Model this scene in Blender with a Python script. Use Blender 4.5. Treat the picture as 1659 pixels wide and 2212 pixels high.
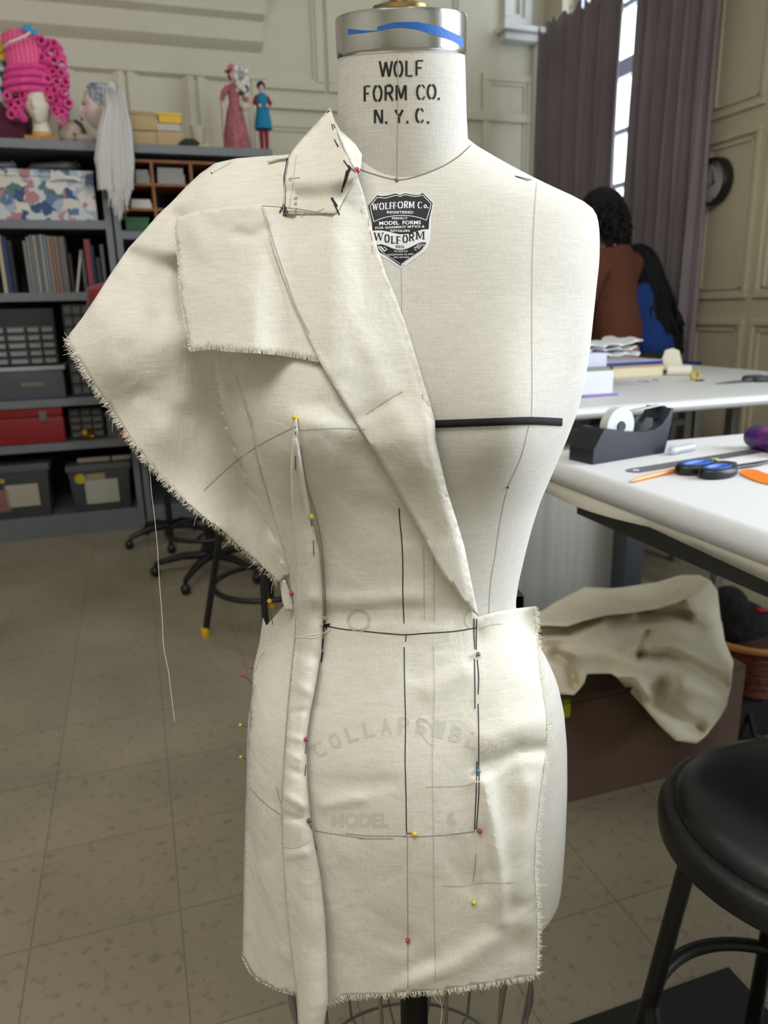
import bpy, bmesh, math, random
import numpy as np
from mathutils import Vector, Matrix
from mathutils.bvhtree import BVHTree
from mathutils.geometry import delaunay_2d_cdt
random.seed(7)
S = bpy.context.scene
for o in list(bpy.data.objects): bpy.data.objects.remove(o)
R_ = math.radians
PI = math.pi
# ------------------------------------------------------------ camera
F_PX, W_PX, H_PX = 1600.0, 1659.0, 2212.0
CAM_H, PITCH, ROLL = 1.27, R_(15.2), R_(1.4)
F0 = Vector((0, math.cos(PITCH), -math.sin(PITCH)))
U0 = Vector((0, math.sin(PITCH), math.cos(PITCH))); X0 = Vector((1, 0, 0))
RV = X0*math.cos(ROLL) - U0*math.sin(ROLL)
UV = X0*math.sin(ROLL) + U0*math.cos(ROLL)
CAM = Vector((0, 0, CAM_H))
cd = bpy.data.cameras.new('camera'); cam = bpy.data.objects.new('camera', cd)
S.collection.objects.link(cam); S.camera = cam
cam.matrix_world = Matrix(((RV.x, UV.x, -F0.x, 0), (RV.y, UV.y, -F0.y, 0), (RV.z, UV.z, -F0.z, CAM_H), (0, 0, 0, 1)))
cd.sensor_fit = 'HORIZONTAL'; cd.sensor_width = 36; cd.lens = F_PX/W_PX*36
cd.clip_start = 0.02; cd.clip_end = 60
cd.dof.use_dof = True; cd.dof.focus_distance = 0.62; cd.dof.aperture_fstop = 11.5
# ------------------------------------------------------------ light
ROOM = R_(18.1)
BU = Vector((math.cos(ROOM), math.sin(ROOM), 0)); AV = Vector((-math.sin(ROOM), math.cos(ROOM), 0))
def RT(u, v, z=0): return BU*u + AV*v + Vector((0, 0, z))
def UVof(p): return (p.dot(BU), p.dot(AV))
wd = bpy.data.worlds.new('daylight'); S.world = wd; wd.use_nodes = True
wd.node_tree.nodes['Background'].inputs[0].default_value = (0.80, 0.90, 1.0, 1)
wd.node_tree.nodes['Background'].inputs[1].default_value = 4.0
def area(name, loc, target, sx, sy, power, col):
    l = bpy.data.lights.new(name, 'AREA'); l.shape = 'RECTANGLE'; l.size = sx; l.size_y = sy
    l.energy = power; l.color = col
    o = bpy.data.objects.new(name, l); S.collection.objects.link(o); o.location = loc
    o.rotation_euler = (Vector(target)-Vector(loc)).to_track_quat('-Z', 'Y').to_euler(); return o
area('ceiling_lamp_light', RT(-0.7, -0.9, 4.0), RT(-0.3, 0.6, 1.0), 2.4, 1.2, 80, (1.0, 0.98, 0.94))
area('ceiling_lamp_light', RT(-1.4, 2.6, 4.2), RT(-1.6, 2.6, 0), 1.2, 0.6, 5, (1.0, 0.95, 0.86))
area('window_daylight', RT(3.0, -0.1, 2.0), RT(0, 0.6, 1.1), 1.7, 2.3, 112, (0.84, 0.91, 1.0))
S.view_settings.view_transform = 'Standard'; S.view_settings.look = 'None'
S.view_settings.gamma = 1; S.view_settings.use_curve_mapping = False
S.view_settings.exposure = 0.08
# ------------------------------------------------------------ pixels to points
def ray(px, py): return F0 + RV*((px-W_PX/2)/F_PX) + UV*((H_PX/2-py)/F_PX)
def atY(px, py, Y):
    d = ray(px, py); return CAM + d*(Y/d.y)
def atZ(px, py, z):
    d = ray(px, py); return CAM + d*((z-CAM_H)/d.z)
def atV(px, py, v):                                   # -> (u, z) on the room plane v
    d = ray(px, py); p = CAM + d*(v/d.dot(AV)); return p.dot(BU), p.z
def atU(px, py, u):                                   # -> (v, z) on the room plane u
    d = ray(px, py); p = CAM + d*(u/d.dot(BU)); return p.dot(AV), p.z
# ------------------------------------------------------------ materials
def lin(c):
    return tuple(((x/255)/12.92 if x/255 <= 0.04045 else ((x/255+0.055)/1.055)**2.4) for x in c)
MATS = {}
def M(name, rgb, rough=0.6, metal=0.0, bump=None, noise=None, coat=0.0, spec=0.5, emit=None, sheen=0, trans=0, alpha=1):
    if name in MATS: return MATS[name]
    m = bpy.data.materials.new(name); m.use_nodes = True; nt = m.node_tree; N = nt.nodes; L = nt.links
    b = N['Principled BSDF']; c = lin(rgb)+(1,)
    b.inputs['Base Color'].default_value = c; b.inputs['Roughness'].default_value = rough
    b.inputs['Metallic'].default_value = metal; b.inputs['Specular IOR Level'].default_value = spec
    b.inputs['Coat Weight'].default_value = coat; b.inputs['Sheen Weight'].default_value = sheen
    b.inputs['Transmission Weight'].default_value = trans; b.inputs['Alpha'].default_value = alpha
    if emit: b.inputs['Emission Color'].default_value = lin(rgb)+(1,); b.inputs['Emission Strength'].default_value = emit
    tc = N.new('ShaderNodeTexCoord')
    if noise:
        sc, rgb2, lo, hi = noise
        n = N.new('ShaderNodeTexNoise'); n.inputs['Scale'].default_value = sc; n.inputs['Detail'].default_value = 6
        L.new(tc.outputs['Object'], n.inputs['Vector'])
        r = N.new('ShaderNodeValToRGB'); r.color_ramp.elements[0].position = lo; r.color_ramp.elements[1].position = hi
        r.color_ramp.elements[0].color = c; r.color_ramp.elements[1].color = lin(rgb2)+(1,)
        L.new(n.outputs['Fac'], r.inputs['Fac']); L.new(r.outputs['Color'], b.inputs['Base Color'])
    if bump:
        sc, st = bump
        n = N.new('ShaderNodeTexNoise'); n.inputs['Scale'].default_value = sc; n.inputs['Detail'].default_value = 3
        L.new(tc.outputs['Object'], n.inputs['Vector'])
        bp = N.new('ShaderNodeBump'); bp.inputs['Strength'].default_value = st; bp.inputs['Distance'].default_value = 0.5/sc
        L.new(n.outputs['Fac'], bp.inputs['Height']); L.new(bp.outputs['Normal'], b.inputs['Normal'])
    MATS[name] = m; return m
def cloth_mat(name, rgb, rgb2, wrinkle=0.25, weave=0.35, wsc=900, fleck=True, wr=26):
    """woven cotton: fine weave bump, soft wrinkles, small slub flecks"""
    m = bpy.data.materials.new(name); m.use_nodes = True; nt = m.node_tree; N = nt.nodes; L = nt.links
    b = N['Principled BSDF']; b.inputs['Roughness'].default_value = 0.9; b.inputs['Specular IOR Level'].default_value = 0.12
    b.inputs['Sheen Weight'].default_value = 0.08
    tc = N.new('ShaderNodeTexCoord')
    n1 = N.new('ShaderNodeTexNoise'); n1.inputs['Scale'].default_value = 9; n1.inputs['Detail'].default_value = 3
    L.new(tc.outputs['Object'], n1.inputs['Vector'])
    r1 = N.new('ShaderNodeValToRGB'); r1.color_ramp.elements[0].position = 0.35; r1.color_ramp.elements[1].position = 0.68
    r1.color_ramp.elements[0].color = lin(rgb)+(1,); r1.color_ramp.elements[1].color = lin(rgb2)+(1,)
    L.new(n1.outputs['Fac'], r1.inputs['Fac'])
    col = r1.outputs['Color']
    mp = N.new('ShaderNodeMapping'); mp.inputs['Scale'].default_value = (60, 60, 900)
    L.new(tc.outputs['Object'], mp.inputs['Vector'])
    n2 = N.new('ShaderNodeTexNoise'); n2.inputs['Scale'].default_value = 1; n2.inputs['Detail'].default_value = 2
    L.new(mp.outputs['Vector'], n2.inputs['Vector'])
    mp3 = N.new('ShaderNodeMapping'); mp3.inputs['Scale'].default_value = (900, 900, 60)
    L.new(tc.outputs['Object'], mp3.inputs['Vector'])
    n3 = N.new('ShaderNodeTexNoise'); n3.inputs['Scale'].default_value = 1; n3.inputs['Detail'].default_value = 2
    L.new(mp3.outputs['Vector'], n3.inputs['Vector'])
    ad = N.new('ShaderNodeMath'); ad.operation = 'ADD'; L.new(n2.outputs['Fac'], ad.inputs[0]); L.new(n3.outputs['Fac'], ad.inputs[1])
    # weave tints the colour slightly
    mr = N.new('ShaderNodeMapRange'); mr.inputs['From Min'].default_value = 0.7; mr.inputs['From Max'].default_value = 1.3
    mr.inputs['To Min'].default_value = 0.90; mr.inputs['To Max'].default_value = 1.05
    L.new(ad.outputs[0], mr.inputs['Value'])
    mx = N.new('ShaderNodeMix'); mx.data_type = 'RGBA'; mx.blend_type = 'MULTIPLY'; mx.inputs['Factor'].default_value = 1
    L.new(col, mx.inputs['A']); L.new(mr.outputs['Result'], mx.inputs['B']); col = mx.outputs['Result']
    if fleck:
        v = N.new('ShaderNodeTexVoronoi'); v.inputs['Scale'].default_value = 85
        L.new(tc.outputs['Object'], v.inputs['Vector'])
        lt = N.new('ShaderNodeMath'); lt.operation = 'LESS_THAN'; lt.inputs[1].default_value = 0.045
        L.new(v.outputs['Distance'], lt.inputs[0])
        fm = N.new('ShaderNodeMath'); fm.operation = 'MULTIPLY'; fm.inputs[1].default_value = 0.4; L.new(lt.outputs[0], fm.inputs[0])
        mx2 = N.new('ShaderNodeMix'); mx2.data_type = 'RGBA'
        L.new(fm.outputs[0], mx2.inputs['Factor']); L.new(col, mx2.inputs['A']); mx2.inputs['B'].default_value = lin((120, 105, 80))+(1,)
        col = mx2.outputs['Result']
    L.new(col, b.inputs['Base Color'])
    b1 = N.new('ShaderNodeBump'); b1.inputs['Strength'].default_value = weave; b1.inputs['Distance'].default_value = 0.0003
    L.new(ad.outputs[0], b1.inputs['Height'])
    n4 = N.new('ShaderNodeTexNoise'); n4.inputs['Scale'].default_value = wr; n4.inputs['Detail'].default_value = 4; n4.inputs['Roughness'].default_value = 0.45
    n4.inputs['Distortion'].default_value = 0.6
    L.new(tc.outputs['Object'], n4.inputs['Vector'])
    b2 = N.new('ShaderNodeBump'); b2.inputs['Strength'].default_value = wrinkle; b2.inputs['Distance'].default_value = 0.012
    L.new(n4.outputs['Fac'], b2.inputs['Height']); L.new(b1.outputs['Normal'], b2.inputs['Normal'])
    L.new(b2.outputs['Normal'], b.inputs['Normal'])
    MATS[name] = m; return m
# ------------------------------------------------------------ objects
def link(o): S.collection.objects.link(o)
def tagp(o, label=None, cat=None, group=None, kind=None):
    if label: o['label'] = label
    if cat: o['category'] = cat
    if group: o['group'] = group
    if kind: o['kind'] = kind
    return o
def thing(name, label, cat, loc=(0, 0, 0), rotz=0.0, group=None):
    o = bpy.data.objects.new(name, None); link(o); o.empty_display_size = 0.05
    o.location = loc; o.rotation_euler = (0, 0, rotz)
    return tagp(o, label, cat, group)
def wmat(o):
    m = Matrix.Translation(o.location) @ o.rotation_euler.to_matrix().to_4x4() @ Matrix.Diagonal((*o.scale, 1))
    return wmat(o.parent) @ m if o.parent else m
class MB:
    def __init__(s): s.v = []; s.f = []; s.smooth = True
    def add(s, vs, fs):
        n = len(s.v); s.v += [tuple(v) for v in vs]; s.f += [tuple(i+n for i in f) for f in fs]; return s
    def box(s, x0, y0, z0, x1, y1, z1, bev=0.0):
        if bev <= 0:
            s.add([(x0,y0,z0),(x1,y0,z0),(x1,y1,z0),(x0,y1,z0),(x0,y0,z1),(x1,y0,z1),(x1,y1,z1),(x0,y1,z1)],
                  [(0,3,2,1),(4,5,6,7),(0,1,5,4),(1,2,6,5),(2,3,7,6),(3,0,4,7)]); return s
        bm = bmesh.new(); r = bmesh.ops.create_cube(bm, size=1)
        for q in bm.verts: q.co = Vector(((x0+x1)/2+q.co.x*(x1-x0), (y0+y1)/2+q.co.y*(y1-y0), (z0+z1)/2+q.co.z*(z1-z0)))
        bmesh.ops.bevel(bm, geom=bm.edges[:]+bm.verts[:], offset=bev, segments=2, affect='EDGES', profile=0.7)
        s.bm(bm); return s
    def bm(s, bm, mat=None):
        bm.verts.index_update(); s.add([(mat @ v.co if mat else v.co) for v in bm.verts], [[v.index for v in f.verts] for f in bm.faces]); bm.free(); return s
    def tube(s, pts, r, n=8, cap=True, flat=None):
        pts = [Vector(p) for p in pts]; k = len(pts); rr = r if isinstance(r, (list, tuple)) else [r]*k
        up = Vector((0, 0, 1)); rings = []; prev = None
        for i, p in enumerate(pts):
            t = (pts[min(i+1, k-1)]-pts[max(i-1, 0)])
            t = t.normalized() if t.length > 1e-9 else Vector((0,0,1))
            if prev is None:
                a = up if abs(t.z) < 0.9 else Vector((1, 0, 0)); nx = t.cross(a).normalized()
            else:
                nx = (prev - t*prev.dot(t)); nx = nx.normalized() if nx.length > 1e-6 else t.orthogonal().normalized()
            prev = nx; ny = t.cross(nx)
            e = flat or 1.0
            rings.append([p + nx*math.cos(2*PI*j/n)*rr[i] + ny*math.sin(2*PI*j/n)*rr[i]*e for j in range(n)])
        vs = [v for g in rings for v in g]; fs = []
        for i in range(k-1):
            for j in range(n): fs.append((i*n+j, i*n+(j+1) % n, (i+1)*n+(j+1) % n, (i+1)*n+j))
        if cap: fs.append(tuple(range(n-1, -1, -1))); fs.append(tuple((k-1)*n+j for j in range(n)))
        return s.add(vs, fs)
    def lathe(s, prof, c=(0, 0, 0), n=32, sx=1, sy=1, ax=None, cap=True):
        vs = []; fs = []; k = len(prof)
        for (r, z) in prof:
            for j in range(n):
                a = 2*PI*j/n; p = Vector((math.cos(a)*r*sx, math.sin(a)*r*sy, z))
                if ax is not None: p = ax @ p
                vs.append(p+Vector(c))
        for i in range(k-1):
            for j in range(n): fs.append((i*n+j, i*n+(j+1) % n, (i+1)*n+(j+1) % n, (i+1)*n+j))
        if cap: fs.append(tuple(range(n-1, -1, -1))); fs.append(tuple((k-1)*n+j for j in range(n)))
        return s.add(vs, fs)
    def ball(s, c, r, n=16, m=10, sz=None):
        rx, ry, rz = (r, r, r) if not isinstance(r, (tuple, list)) else r
        vs = []; fs = []
        for i in range(1, m):
            a = PI*i/m
            for j in range(n):
                b = 2*PI*j/n; vs.append((c[0]+rx*math.sin(a)*math.cos(b), c[1]+ry*math.sin(a)*math.sin(b), c[2]-rz*math.cos(a)))
        vs.append((c[0], c[1], c[2]-rz)); vs.append((c[0], c[1], c[2]+rz)); B = len(vs)-2; T = len(vs)-1
        for i in range(m-2):
            for j in range(n): fs.append((i*n+j, i*n+(j+1) % n, (i+1)*n+(j+1) % n, (i+1)*n+j))
        for j in range(n): fs.append((B, (j+1) % n, j)); fs.append((T, (m-2)*n+j, (m-2)*n+(j+1) % n))
        return s.add(vs, fs)
    def prism(s, poly, y0, y1):                         # polygon in x,z extruded along y
        n = len(poly); vs = [(x, y0, z) for x, z in poly]+[(x, y1, z) for x, z in poly]
        fs = [tuple(range(n)), tuple(range(2*n-1, n-1, -1))]+[(i, i+n, (i+1) % n+n, (i+1) % n) for i in range(n)]
        return s.add(vs, fs)
    def plate(s, poly, z0, z1):                         # polygon in x,y extruded along z
        n = len(poly); vs = [(x, y, z0) for x, y in poly]+[(x, y, z1) for x, y in poly]
        fs = [tuple(range(n-1, -1, -1)), tuple(range(n, 2*n))]+[(i, (i+1) % n, (i+1) % n+n, i+n) for i in range(n)]
        return s.add(vs, fs)
    def build(s, name, mat, parent=None, world=False, flat=False, origin=None, sub=0):
        me = bpy.data.meshes.new(name); vs = [Vector(v) for v in s.v]
        o = bpy.data.objects.new(name, me)
        if parent is not None:
            o.parent = parent
            if world: iv = wmat(parent).inverted(); vs = [iv @ v for v in vs]
        elif origin is not None:
            og = Vector(origin); vs = [v-og for v in vs]; o.location = og
        elif world:
            og = Vector((sum(v.x for v in vs)/len(vs), sum(v.y for v in vs)/len(vs), min(v.z for v in vs)))
            vs = [v-og for v in vs]; o.location = og
        me.from_pydata([tuple(v) for v in vs], [], s.f); me.update()
        bm = bmesh.new(); bm.from_mesh(me); bmesh.ops.recalc_face_normals(bm, faces=bm.faces) if not getattr(s, 'keepn', False) else None
        bm.to_mesh(me); bm.free()
        if mat: me.materials.append(mat)
        if not flat:
            for p in me.polygons: p.use_smooth = True
            if hasattr(me, 'set_sharp_from_angle'): me.set_sharp_from_angle(angle=R_(42))
        link(o)
        if sub:
            md = o.modifiers.new('subdivision', 'SUBSURF'); md.levels = sub; md.render_levels = sub
        return o
def struct(mb, name, mat, **k):
    o = mb.build(name, mat, flat=True, **k); o['kind'] = 'structure'; return o
def rroom(mb):                                          # turn a room-coordinates mesh into world coordinates
    mb.v = [tuple(RT(*v)) for v in mb.v]; return mb
# ================================================================= the room
UL, UR, VF, VB, ZC = -3.7, 3.08, -2.7, 5.42, 4.5
def room_obj(mb, name, mat, kind='structure', parent=None):
    """mesh in room coordinates; the object is turned so that local axes are the room's"""
    o = mb.build(name, mat, parent, flat=True); o.rotation_euler = (0, 0, ROOM)
    if kind: o['kind'] = kind
    return o
def floor_material():
    m = bpy.data.materials.new('vinyl_tile'); m.use_nodes = True; nt = m.node_tree; N = nt.nodes; L = nt.links
    b = N['Principled BSDF']; b.inputs['Roughness'].default_value = 0.42; b.inputs['Specular IOR Level'].default_value = 0.35
    tc = N.new('ShaderNodeTexCoord'); mp = N.new('ShaderNodeMapping'); L.new(tc.outputs['Object'], mp.inputs['Vector'])
    p = atZ(1332, 1947, 0); u0, v0 = UVof(p)
    mp.inputs['Location'].default_value = (-(u0 % 0.305)+0.305, -(v0 % 0.305)+0.305, 0)
    br = N.new('ShaderNodeTexBrick'); L.new(mp.outputs['Vector'], br.inputs['Vector']); br.offset = 0; br.squash = 1
    br.inputs['Scale'].default_value = 1; br.inputs['Brick Width'].default_value = 0.305; br.inputs['Row Height'].default_value = 0.305
    br.inputs['Mortar Size'].default_value = 0.0016; br.inputs['Mortar Smooth'].default_value = 0.2; br.inputs['Bias'].default_value = 0
    br.inputs['Color1'].default_value = lin((146, 138, 121))+(1,); br.inputs['Color2'].default_value = lin((140, 132, 115))+(1,)
    br.inputs['Mortar'].default_value = lin((112, 104, 91))+(1,)
    n = N.new('ShaderNodeTexNoise'); n.inputs['Scale'].default_value = 42; n.inputs['Detail'].default_value = 5; L.new(tc.outputs['Object'], n.inputs['Vector'])
    r = N.new('ShaderNodeValToRGB'); r.color_ramp.elements[0].position = 0.33; r.color_ramp.elements[1].position = 0.43
    r.color_ramp.elements[0].color = (0.72, 0.69, 0.65, 1); r.color_ramp.elements[1].color = (1, 1, 1, 1); L.new(n.outputs['Fac'], r.inputs['Fac'])
    n2 = N.new('ShaderNodeTexNoise'); n2.inputs['Scale'].default_value = 2.2; n2.inputs['Detail'].default_value = 4; L.new(tc.outputs['Object'], n2.inputs['Vector'])
    r2 = N.new('ShaderNodeValToRGB'); r2.color_ramp.elements[0].color = (0.80, 0.78, 0.74, 1); r2.color_ramp.elements[1].color = (1.05, 1.04, 1.0, 1)
    r2.color_ramp.elements[0].position = 0.3; r2.color_ramp.elements[1].position = 0.7; L.new(n2.outputs['Fac'], r2.inputs['Fac'])
    m1 = N.new('ShaderNodeMix'); m1.data_type = 'RGBA'; m1.blend_type = 'MULTIPLY'; m1.inputs['Factor'].default_value = 0.8
    L.new(br.outputs['Color'], m1.inputs['A']); L.new(r.outputs['Color'], m1.inputs['B'])
    m2 = N.new('ShaderNodeMix'); m2.data_type = 'RGBA'; m2.blend_type = 'MULTIPLY'; m2.inputs['Factor'].default_value = 1
    L.new(m1.outputs['Result'], m2.inputs['A']); L.new(r2.outputs['Color'], m2.inputs['B']); L.new(m2.outputs['Result'], b.inputs['Base Color'])
    return m
wall_m = M('cream_wall_paint', (206, 201, 182), 0.55, bump=(30, 0.08), noise=(1.3, (198, 192, 172), 0.35, 0.7))
wall_r = M('ochre_wall_paint', (196, 187, 160), 0.55, bump=(30, 0.08), noise=(1.3, (186, 177, 150), 0.35, 0.7))
room_obj(MB().box(UL, VF, -0.1, UR+0.25, VB+0.1, 0.0), 'floor', floor_material())
room_obj(MB().box(UL, VF, ZC, UR+0.25, VB+0.1, ZC+0.1), 'ceiling', M('ceiling_paint', (225, 222, 212), 0.8))
room_obj(MB().box(UL-0.1, VF-0.1, -0.1, UL, VB+0.1, ZC+0.1), 'wall_left', wall_m)
room_obj(MB().box(UL, VF-0.1, -0.1, UR+0.25, VF, ZC+0.1), 'wall_front', wall_m)
# back wall with its panel mouldings
wb = MB().box(UL, VB, 0, UR+0.25, VB+0.1, ZC)
def frame_v(mb, u0, z0, u1, z1, w=0.045, d=0.022, v=VB):
    """raised moulding frame standing out of a v-plane"""
    if z0 > z1: z0, z1 = z1, z0
    for (a, b, c, e) in ((u0, z0, u1, z0+w), (u0, z1-w, u1, z1), (u0, z0+w, u0+w, z1-w), (u1-w, z0+w, u1, z1-w)):
        mb.box(a, v-d, b, c, v+0.01, e, 0.008)
    q = w*0.45
    for (a, b, c, e) in ((u0+w, z0+w, u1-w, z0+w+q), (u0+w, z1-w-q, u1-w, z1-w), (u0+w, z0+w+q, u0+w+q, z1-w-q), (u1-w-q, z0+w+q, u1-w, z1-w-q)):
        mb.box(a, v-d*0.5, b, c, v+0.01, e)
def U_(px, py, v=VB): return atV(px, py, v)[0]
def Z_(px, py, v=VB): return atV(px, py, v)[1]
zt = Z_(340, 116); zlo = 1.25
for a, b in ((-60, 60), (128, 262), (268, 412), (420, 552)):
    frame_v(wb, U_(a, 110), zlo, U_(b, 110), zt)
zr = Z_(640, 228)
for a, b in ((562, 700), (708, 856), (862, 1000)):
    frame_v(wb, U_(a, 190), zr+0.09, U_(b, 190), ZC-0.25, 0.05)
    frame_v(wb, U_(a, 250), 1.25, U_(b, 250), zr-0.09, 0.05)
wb.box(U_(556, 220), VB-0.03, zr-0.03, U_(1165, 220), VB+0.01, zr+0.03, 0.008)
frame_v(wb, U_(1040, 250), 1.25, U_(1148, 250), Z_(1100, 162), 0.05)
room_obj(wb, 'wall_back', wall_m)
# stepped cornice over the shelves, ending at a return
ct = MB(); ue = U_(553, 60)
z1 = Z_(0, 62); z0 = Z_(0, 24)
prof = [(0, z1-0.20), (0.03, z1-0.18), (0.035, z1-0.03), (0.07, z1), (0.09, z1+0.02), (0.10, z1+0.13), (0.14, z1+0.16), (0.15, z1+0.24), (0.24, z1+0.30), (0.26, z1+0.36), (0, z1+0.36)]
n = len(prof)
ct.add([(UL, VB-d, z) for d, z in prof]+[(ue+d*0.3, VB-d, z) for d, z in prof],
       [tuple(range(n)), tuple(range(2*n-1, n-1, -1))]+[(i, i+n, (i+1) % n+n, (i+1) % n) for i in range(n)])
room_obj(ct, 'trim_1', wall_m)
# boxed pier panel with a ledge beside the curtains
pr = MB(); a = U_(1078, 60); b = UR
zl = Z_(1120, 98)
pr.box(a, VB-0.10, zl, b, VB, zl+0.05, 0.01); pr.box(a-0.03, VB-0.14, zl+0.05, b, VB, zl+0.085, 0.01)
frame_v(pr, a+0.02, zl+0.10, b-0.12, ZC-0.2, 0.06, 0.05)
pr.box(b-0.09, VB-0.06, 0, b-0.03, VB, zl, 0.01)
room_obj(pr, 'trim_2', M('white_trim_paint', (215, 216, 214), 0.5))
# right wall with a real window opening behind the curtains and a second one nearer the room's front
def vU(px, py, u=UR): return atU(px, py, u)[0]
wv0, wv1 = vU(1500, 300), vU(1205, 300); wz0, wz1 = 0.85, ZC-0.15
nv0, nv1, nz0, nz1 = -0.95, 0.75, 0.95, 3.1
wr = MB(); T = 0.25
for (v0, v1, z0_, z1_) in ((VF, nv0, 0, ZC), (nv0, nv1, 0, nz0), (nv0, nv1, nz1, ZC), (nv1, wv0, 0, ZC), (wv0, wv1, 0, wz0), (wv0, wv1, wz1, ZC), (wv1, VB, 0, ZC)):
    wr.box(UR, v0, z0_, UR+T, v1, z1_)
def frame_u(mb, v0, z0, v1, z1, w=0.03, d=0.016):
    for (a, b, c, e) in ((v0, z0, v1, z0+w), (v0, z1-w, v1, z1), (v0, z0+w, v0+w, z1-w), (v1-w, z0+w, v1, z1-w)):
        mb.box(UR-d, a, b, UR+0.01, c, e, 0.006)
    q = 0.05
    for (a, b, c, e) in ((v0+q, z0+q, v1-q, z0+q+0.012), (v0+q, z1-q-0.012, v1-q, z1-q), (v0+q, z0+q, v0+q+0.012, z1-q), (v1-q-0.012, z0+q, v1-q, z1-q)):
        mb.box(UR-d*0.6, a, b, UR+0.01, c, e)
zA = atU(1590, 245, UR)[1]; zB = atU(1590, 285, UR)[1]; zD = atU(1580, 645, UR)[1]; zE = atU(1580, 690, UR)[1]
va, vb = vU(1525, 300), vU(1648, 300)
frame_u(wr, vb, zA, va, ZC-0.3); frame_u(wr, vb, zD, va, zB); frame_u(wr, vb, 0.3, va, zE)
vc = vU(1664, 300); vd = 1.15
frame_u(wr, vd, zA, vc, ZC-0.3); frame_u(wr, vd, zD, vc, zB); frame_u(wr, vd, 0.3, vc, zE)
room_obj(wr, 'wall_right', wall_r)
# window frames and panes
def window(name, v0, v1, z0, z1, rows, cols, thick=()):
    w = MB(); uu = UR+0.10; t = 0.05
    w.box(uu, v0, z0, uu+0.05, v0+t, z1); w.box(uu, v1-t, z0, uu+0.05, v1, z1)
    w.box(uu, v0, z0, uu+0.05, v1, z0+t); w.box(uu, v0, z1-t, uu+0.05, v1, z1)
    for zc in rows: w.box(uu, v0+t, zc-0.016, uu+0.045, v1-t, zc+0.016, 0.004)
    for zc in thick: w.box(uu-0.01, v0+t, zc-0.05, uu+0.055, v1-t, zc+0.05, 0.006)
    for k in range(1, cols):
        c = v0+(v1-v0)*k/cols; w.box(uu+0.002, c-0.014, z0+t, uu+0.043, c+0.014, z1-t, 0.004)
    o = room_obj(w, name, M('white_window_paint', (190, 198, 214), 0.4))
    g = MB().box(uu+0.02, v0+t*0.5, z0+t*0.5, uu+0.024, v1-t*0.5, z1-t*0.5).build('window_glass', glass_thin(), o, flat=True)
    g['kind'] = 'structure'
    return o
def glass_thin():
    if 'thin_glass' in MATS: return MATS['thin_glass']
    m = bpy.data.materials.new('thin_glass'); m.use_nodes = True; N = m.node_tree.nodes; L = m.node_tree.links
    N.clear(); out = N.new('ShaderNodeOutputMaterial'); mx = N.new('ShaderNodeMixShader'); t = N.new('ShaderNodeBsdfTransparent'); g = N.new('ShaderNodeBsdfGlossy')
    g.inputs['Roughness'].default_value = 0.02; mx.inputs['Fac'].default_value = 0.06
    L.new(t.outputs[0], mx.inputs[1]); L.new(g.outputs[0], mx.inputs[2]); L.new(mx.outputs[0], out.inputs[0]); MATS['thin_glass'] = m; return m
zz = [atU(x, y, UR+0.1)[1] for x, y in ((1338, 285), (1330, 402))]
zth = atU(1345, 148, UR+0.1)[1]
step = zz[0]-zz[1]
window('window_1', wv0, wv1, wz0, wz1, [zz[0], zz[1], zz[1]-step, zz[1]-2*step, zth+step*1.1, zth+2.1*step], 4, [zth])
window('window_2', nv0, nv1, nz0, nz1, [1.5, 2.05, 2.6], 3)
# curtains: pleated cloth hanging on a rod in front of the window
cur_m = M('grey_mauve_curtain', (128, 118, 120), 0.92, bump=(220, 0.15), noise=(2.0, (116, 107, 110), 0.3, 0.7), spec=0.15)
CU = UR-0.13
def curtain(label, px0, px1, pxb0, pxb1, ztop, dense):
    v0, v1 = atU(px0, 200, CU)[0], atU(px1, 200, CU)[0]
    w0, w1 = atU(pxb0, 600, CU)[0], atU(pxb1, 600, CU)[0]
    nz, nu = 26, 150; mb = MB(); rnd = random.Random(px0); ph = [rnd.uniform(0, 6.28) for _ in range(6)]
    for layer in (0, 1):
        for i in range(nz+1):
            z = 0.06+(ztop-0.06)*i/nz; k = 1-i/nz
            for j in range(nu+1):
                t = j/nu; v = (v0+(v1-v0)*t)*(1-k)+(w0+(w1-w0)*t)*k
                tt = t**1.0
                d = 0.030*math.sin(tt*dense*6.28+ph[0]+0.5*math.sin(3*z+ph[1]))+0.016*math.sin(tt*dense*15+ph[2]+0.3*z)+0.010*math.sin(tt*dense*29+ph[3])
                d *= 0.6+0.5*k
                zt_ = z + (0.035*math.sin(tt*dense*13+ph[4])*(i/nz)**20)
                mb.v.append((CU+d+layer*0.003, v, zt_))
    W = nu+1; A = (nz+1)*W
    for i in range(nz):
        for j in range(nu):
            a = i*W+j; mb.f.append((a, a+1, a+W+1, a+W)); mb.f.append((A+a, A+a+W, A+a+W+1, A+a+1))
    for j in range(nu):
        mb.f.append((j, A+j, A+j+1, j+1)); a = nz*W+j; mb.f.append((a, a+1, A+a+1, A+a))
    for i in range(nz):
        a = i*W; mb.f.append((a, a+W, A+a+W, A+a)); a = i*W+nu; mb.f.append((a, A+a, A+a+W, a+W))
    rroom(mb); o = mb.build('curtain', cur_m, world=True); tagp(o, label, 'curtain')
    return o
ztop = atU(1200, 45, CU)[1]
curtain('grey mauve pleated curtain on the left of the bright window gap', 1166, 1341, 1148, 1300, ztop, 5)
curtain('grey mauve pleated curtain between the bright window gap and the clock wall', 1367, 1535, 1330, 1500, ztop, 6)
rod = thing('curtain_rod', 'dark curtain rod running along the top of the grey curtains', 'curtain rod', RT(CU, 3.9, ztop-0.03), ROOM)
v0 = atU(1560, 200, CU)[0]-3.9; v1 = 4.88-3.9
MB().tube([(0.06, v0, 0), (0.06, v1, 0)], 0.013, 12).build('rod', M('dark_rod', (40, 36, 38), 0.4, 0.6), rod)
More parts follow.
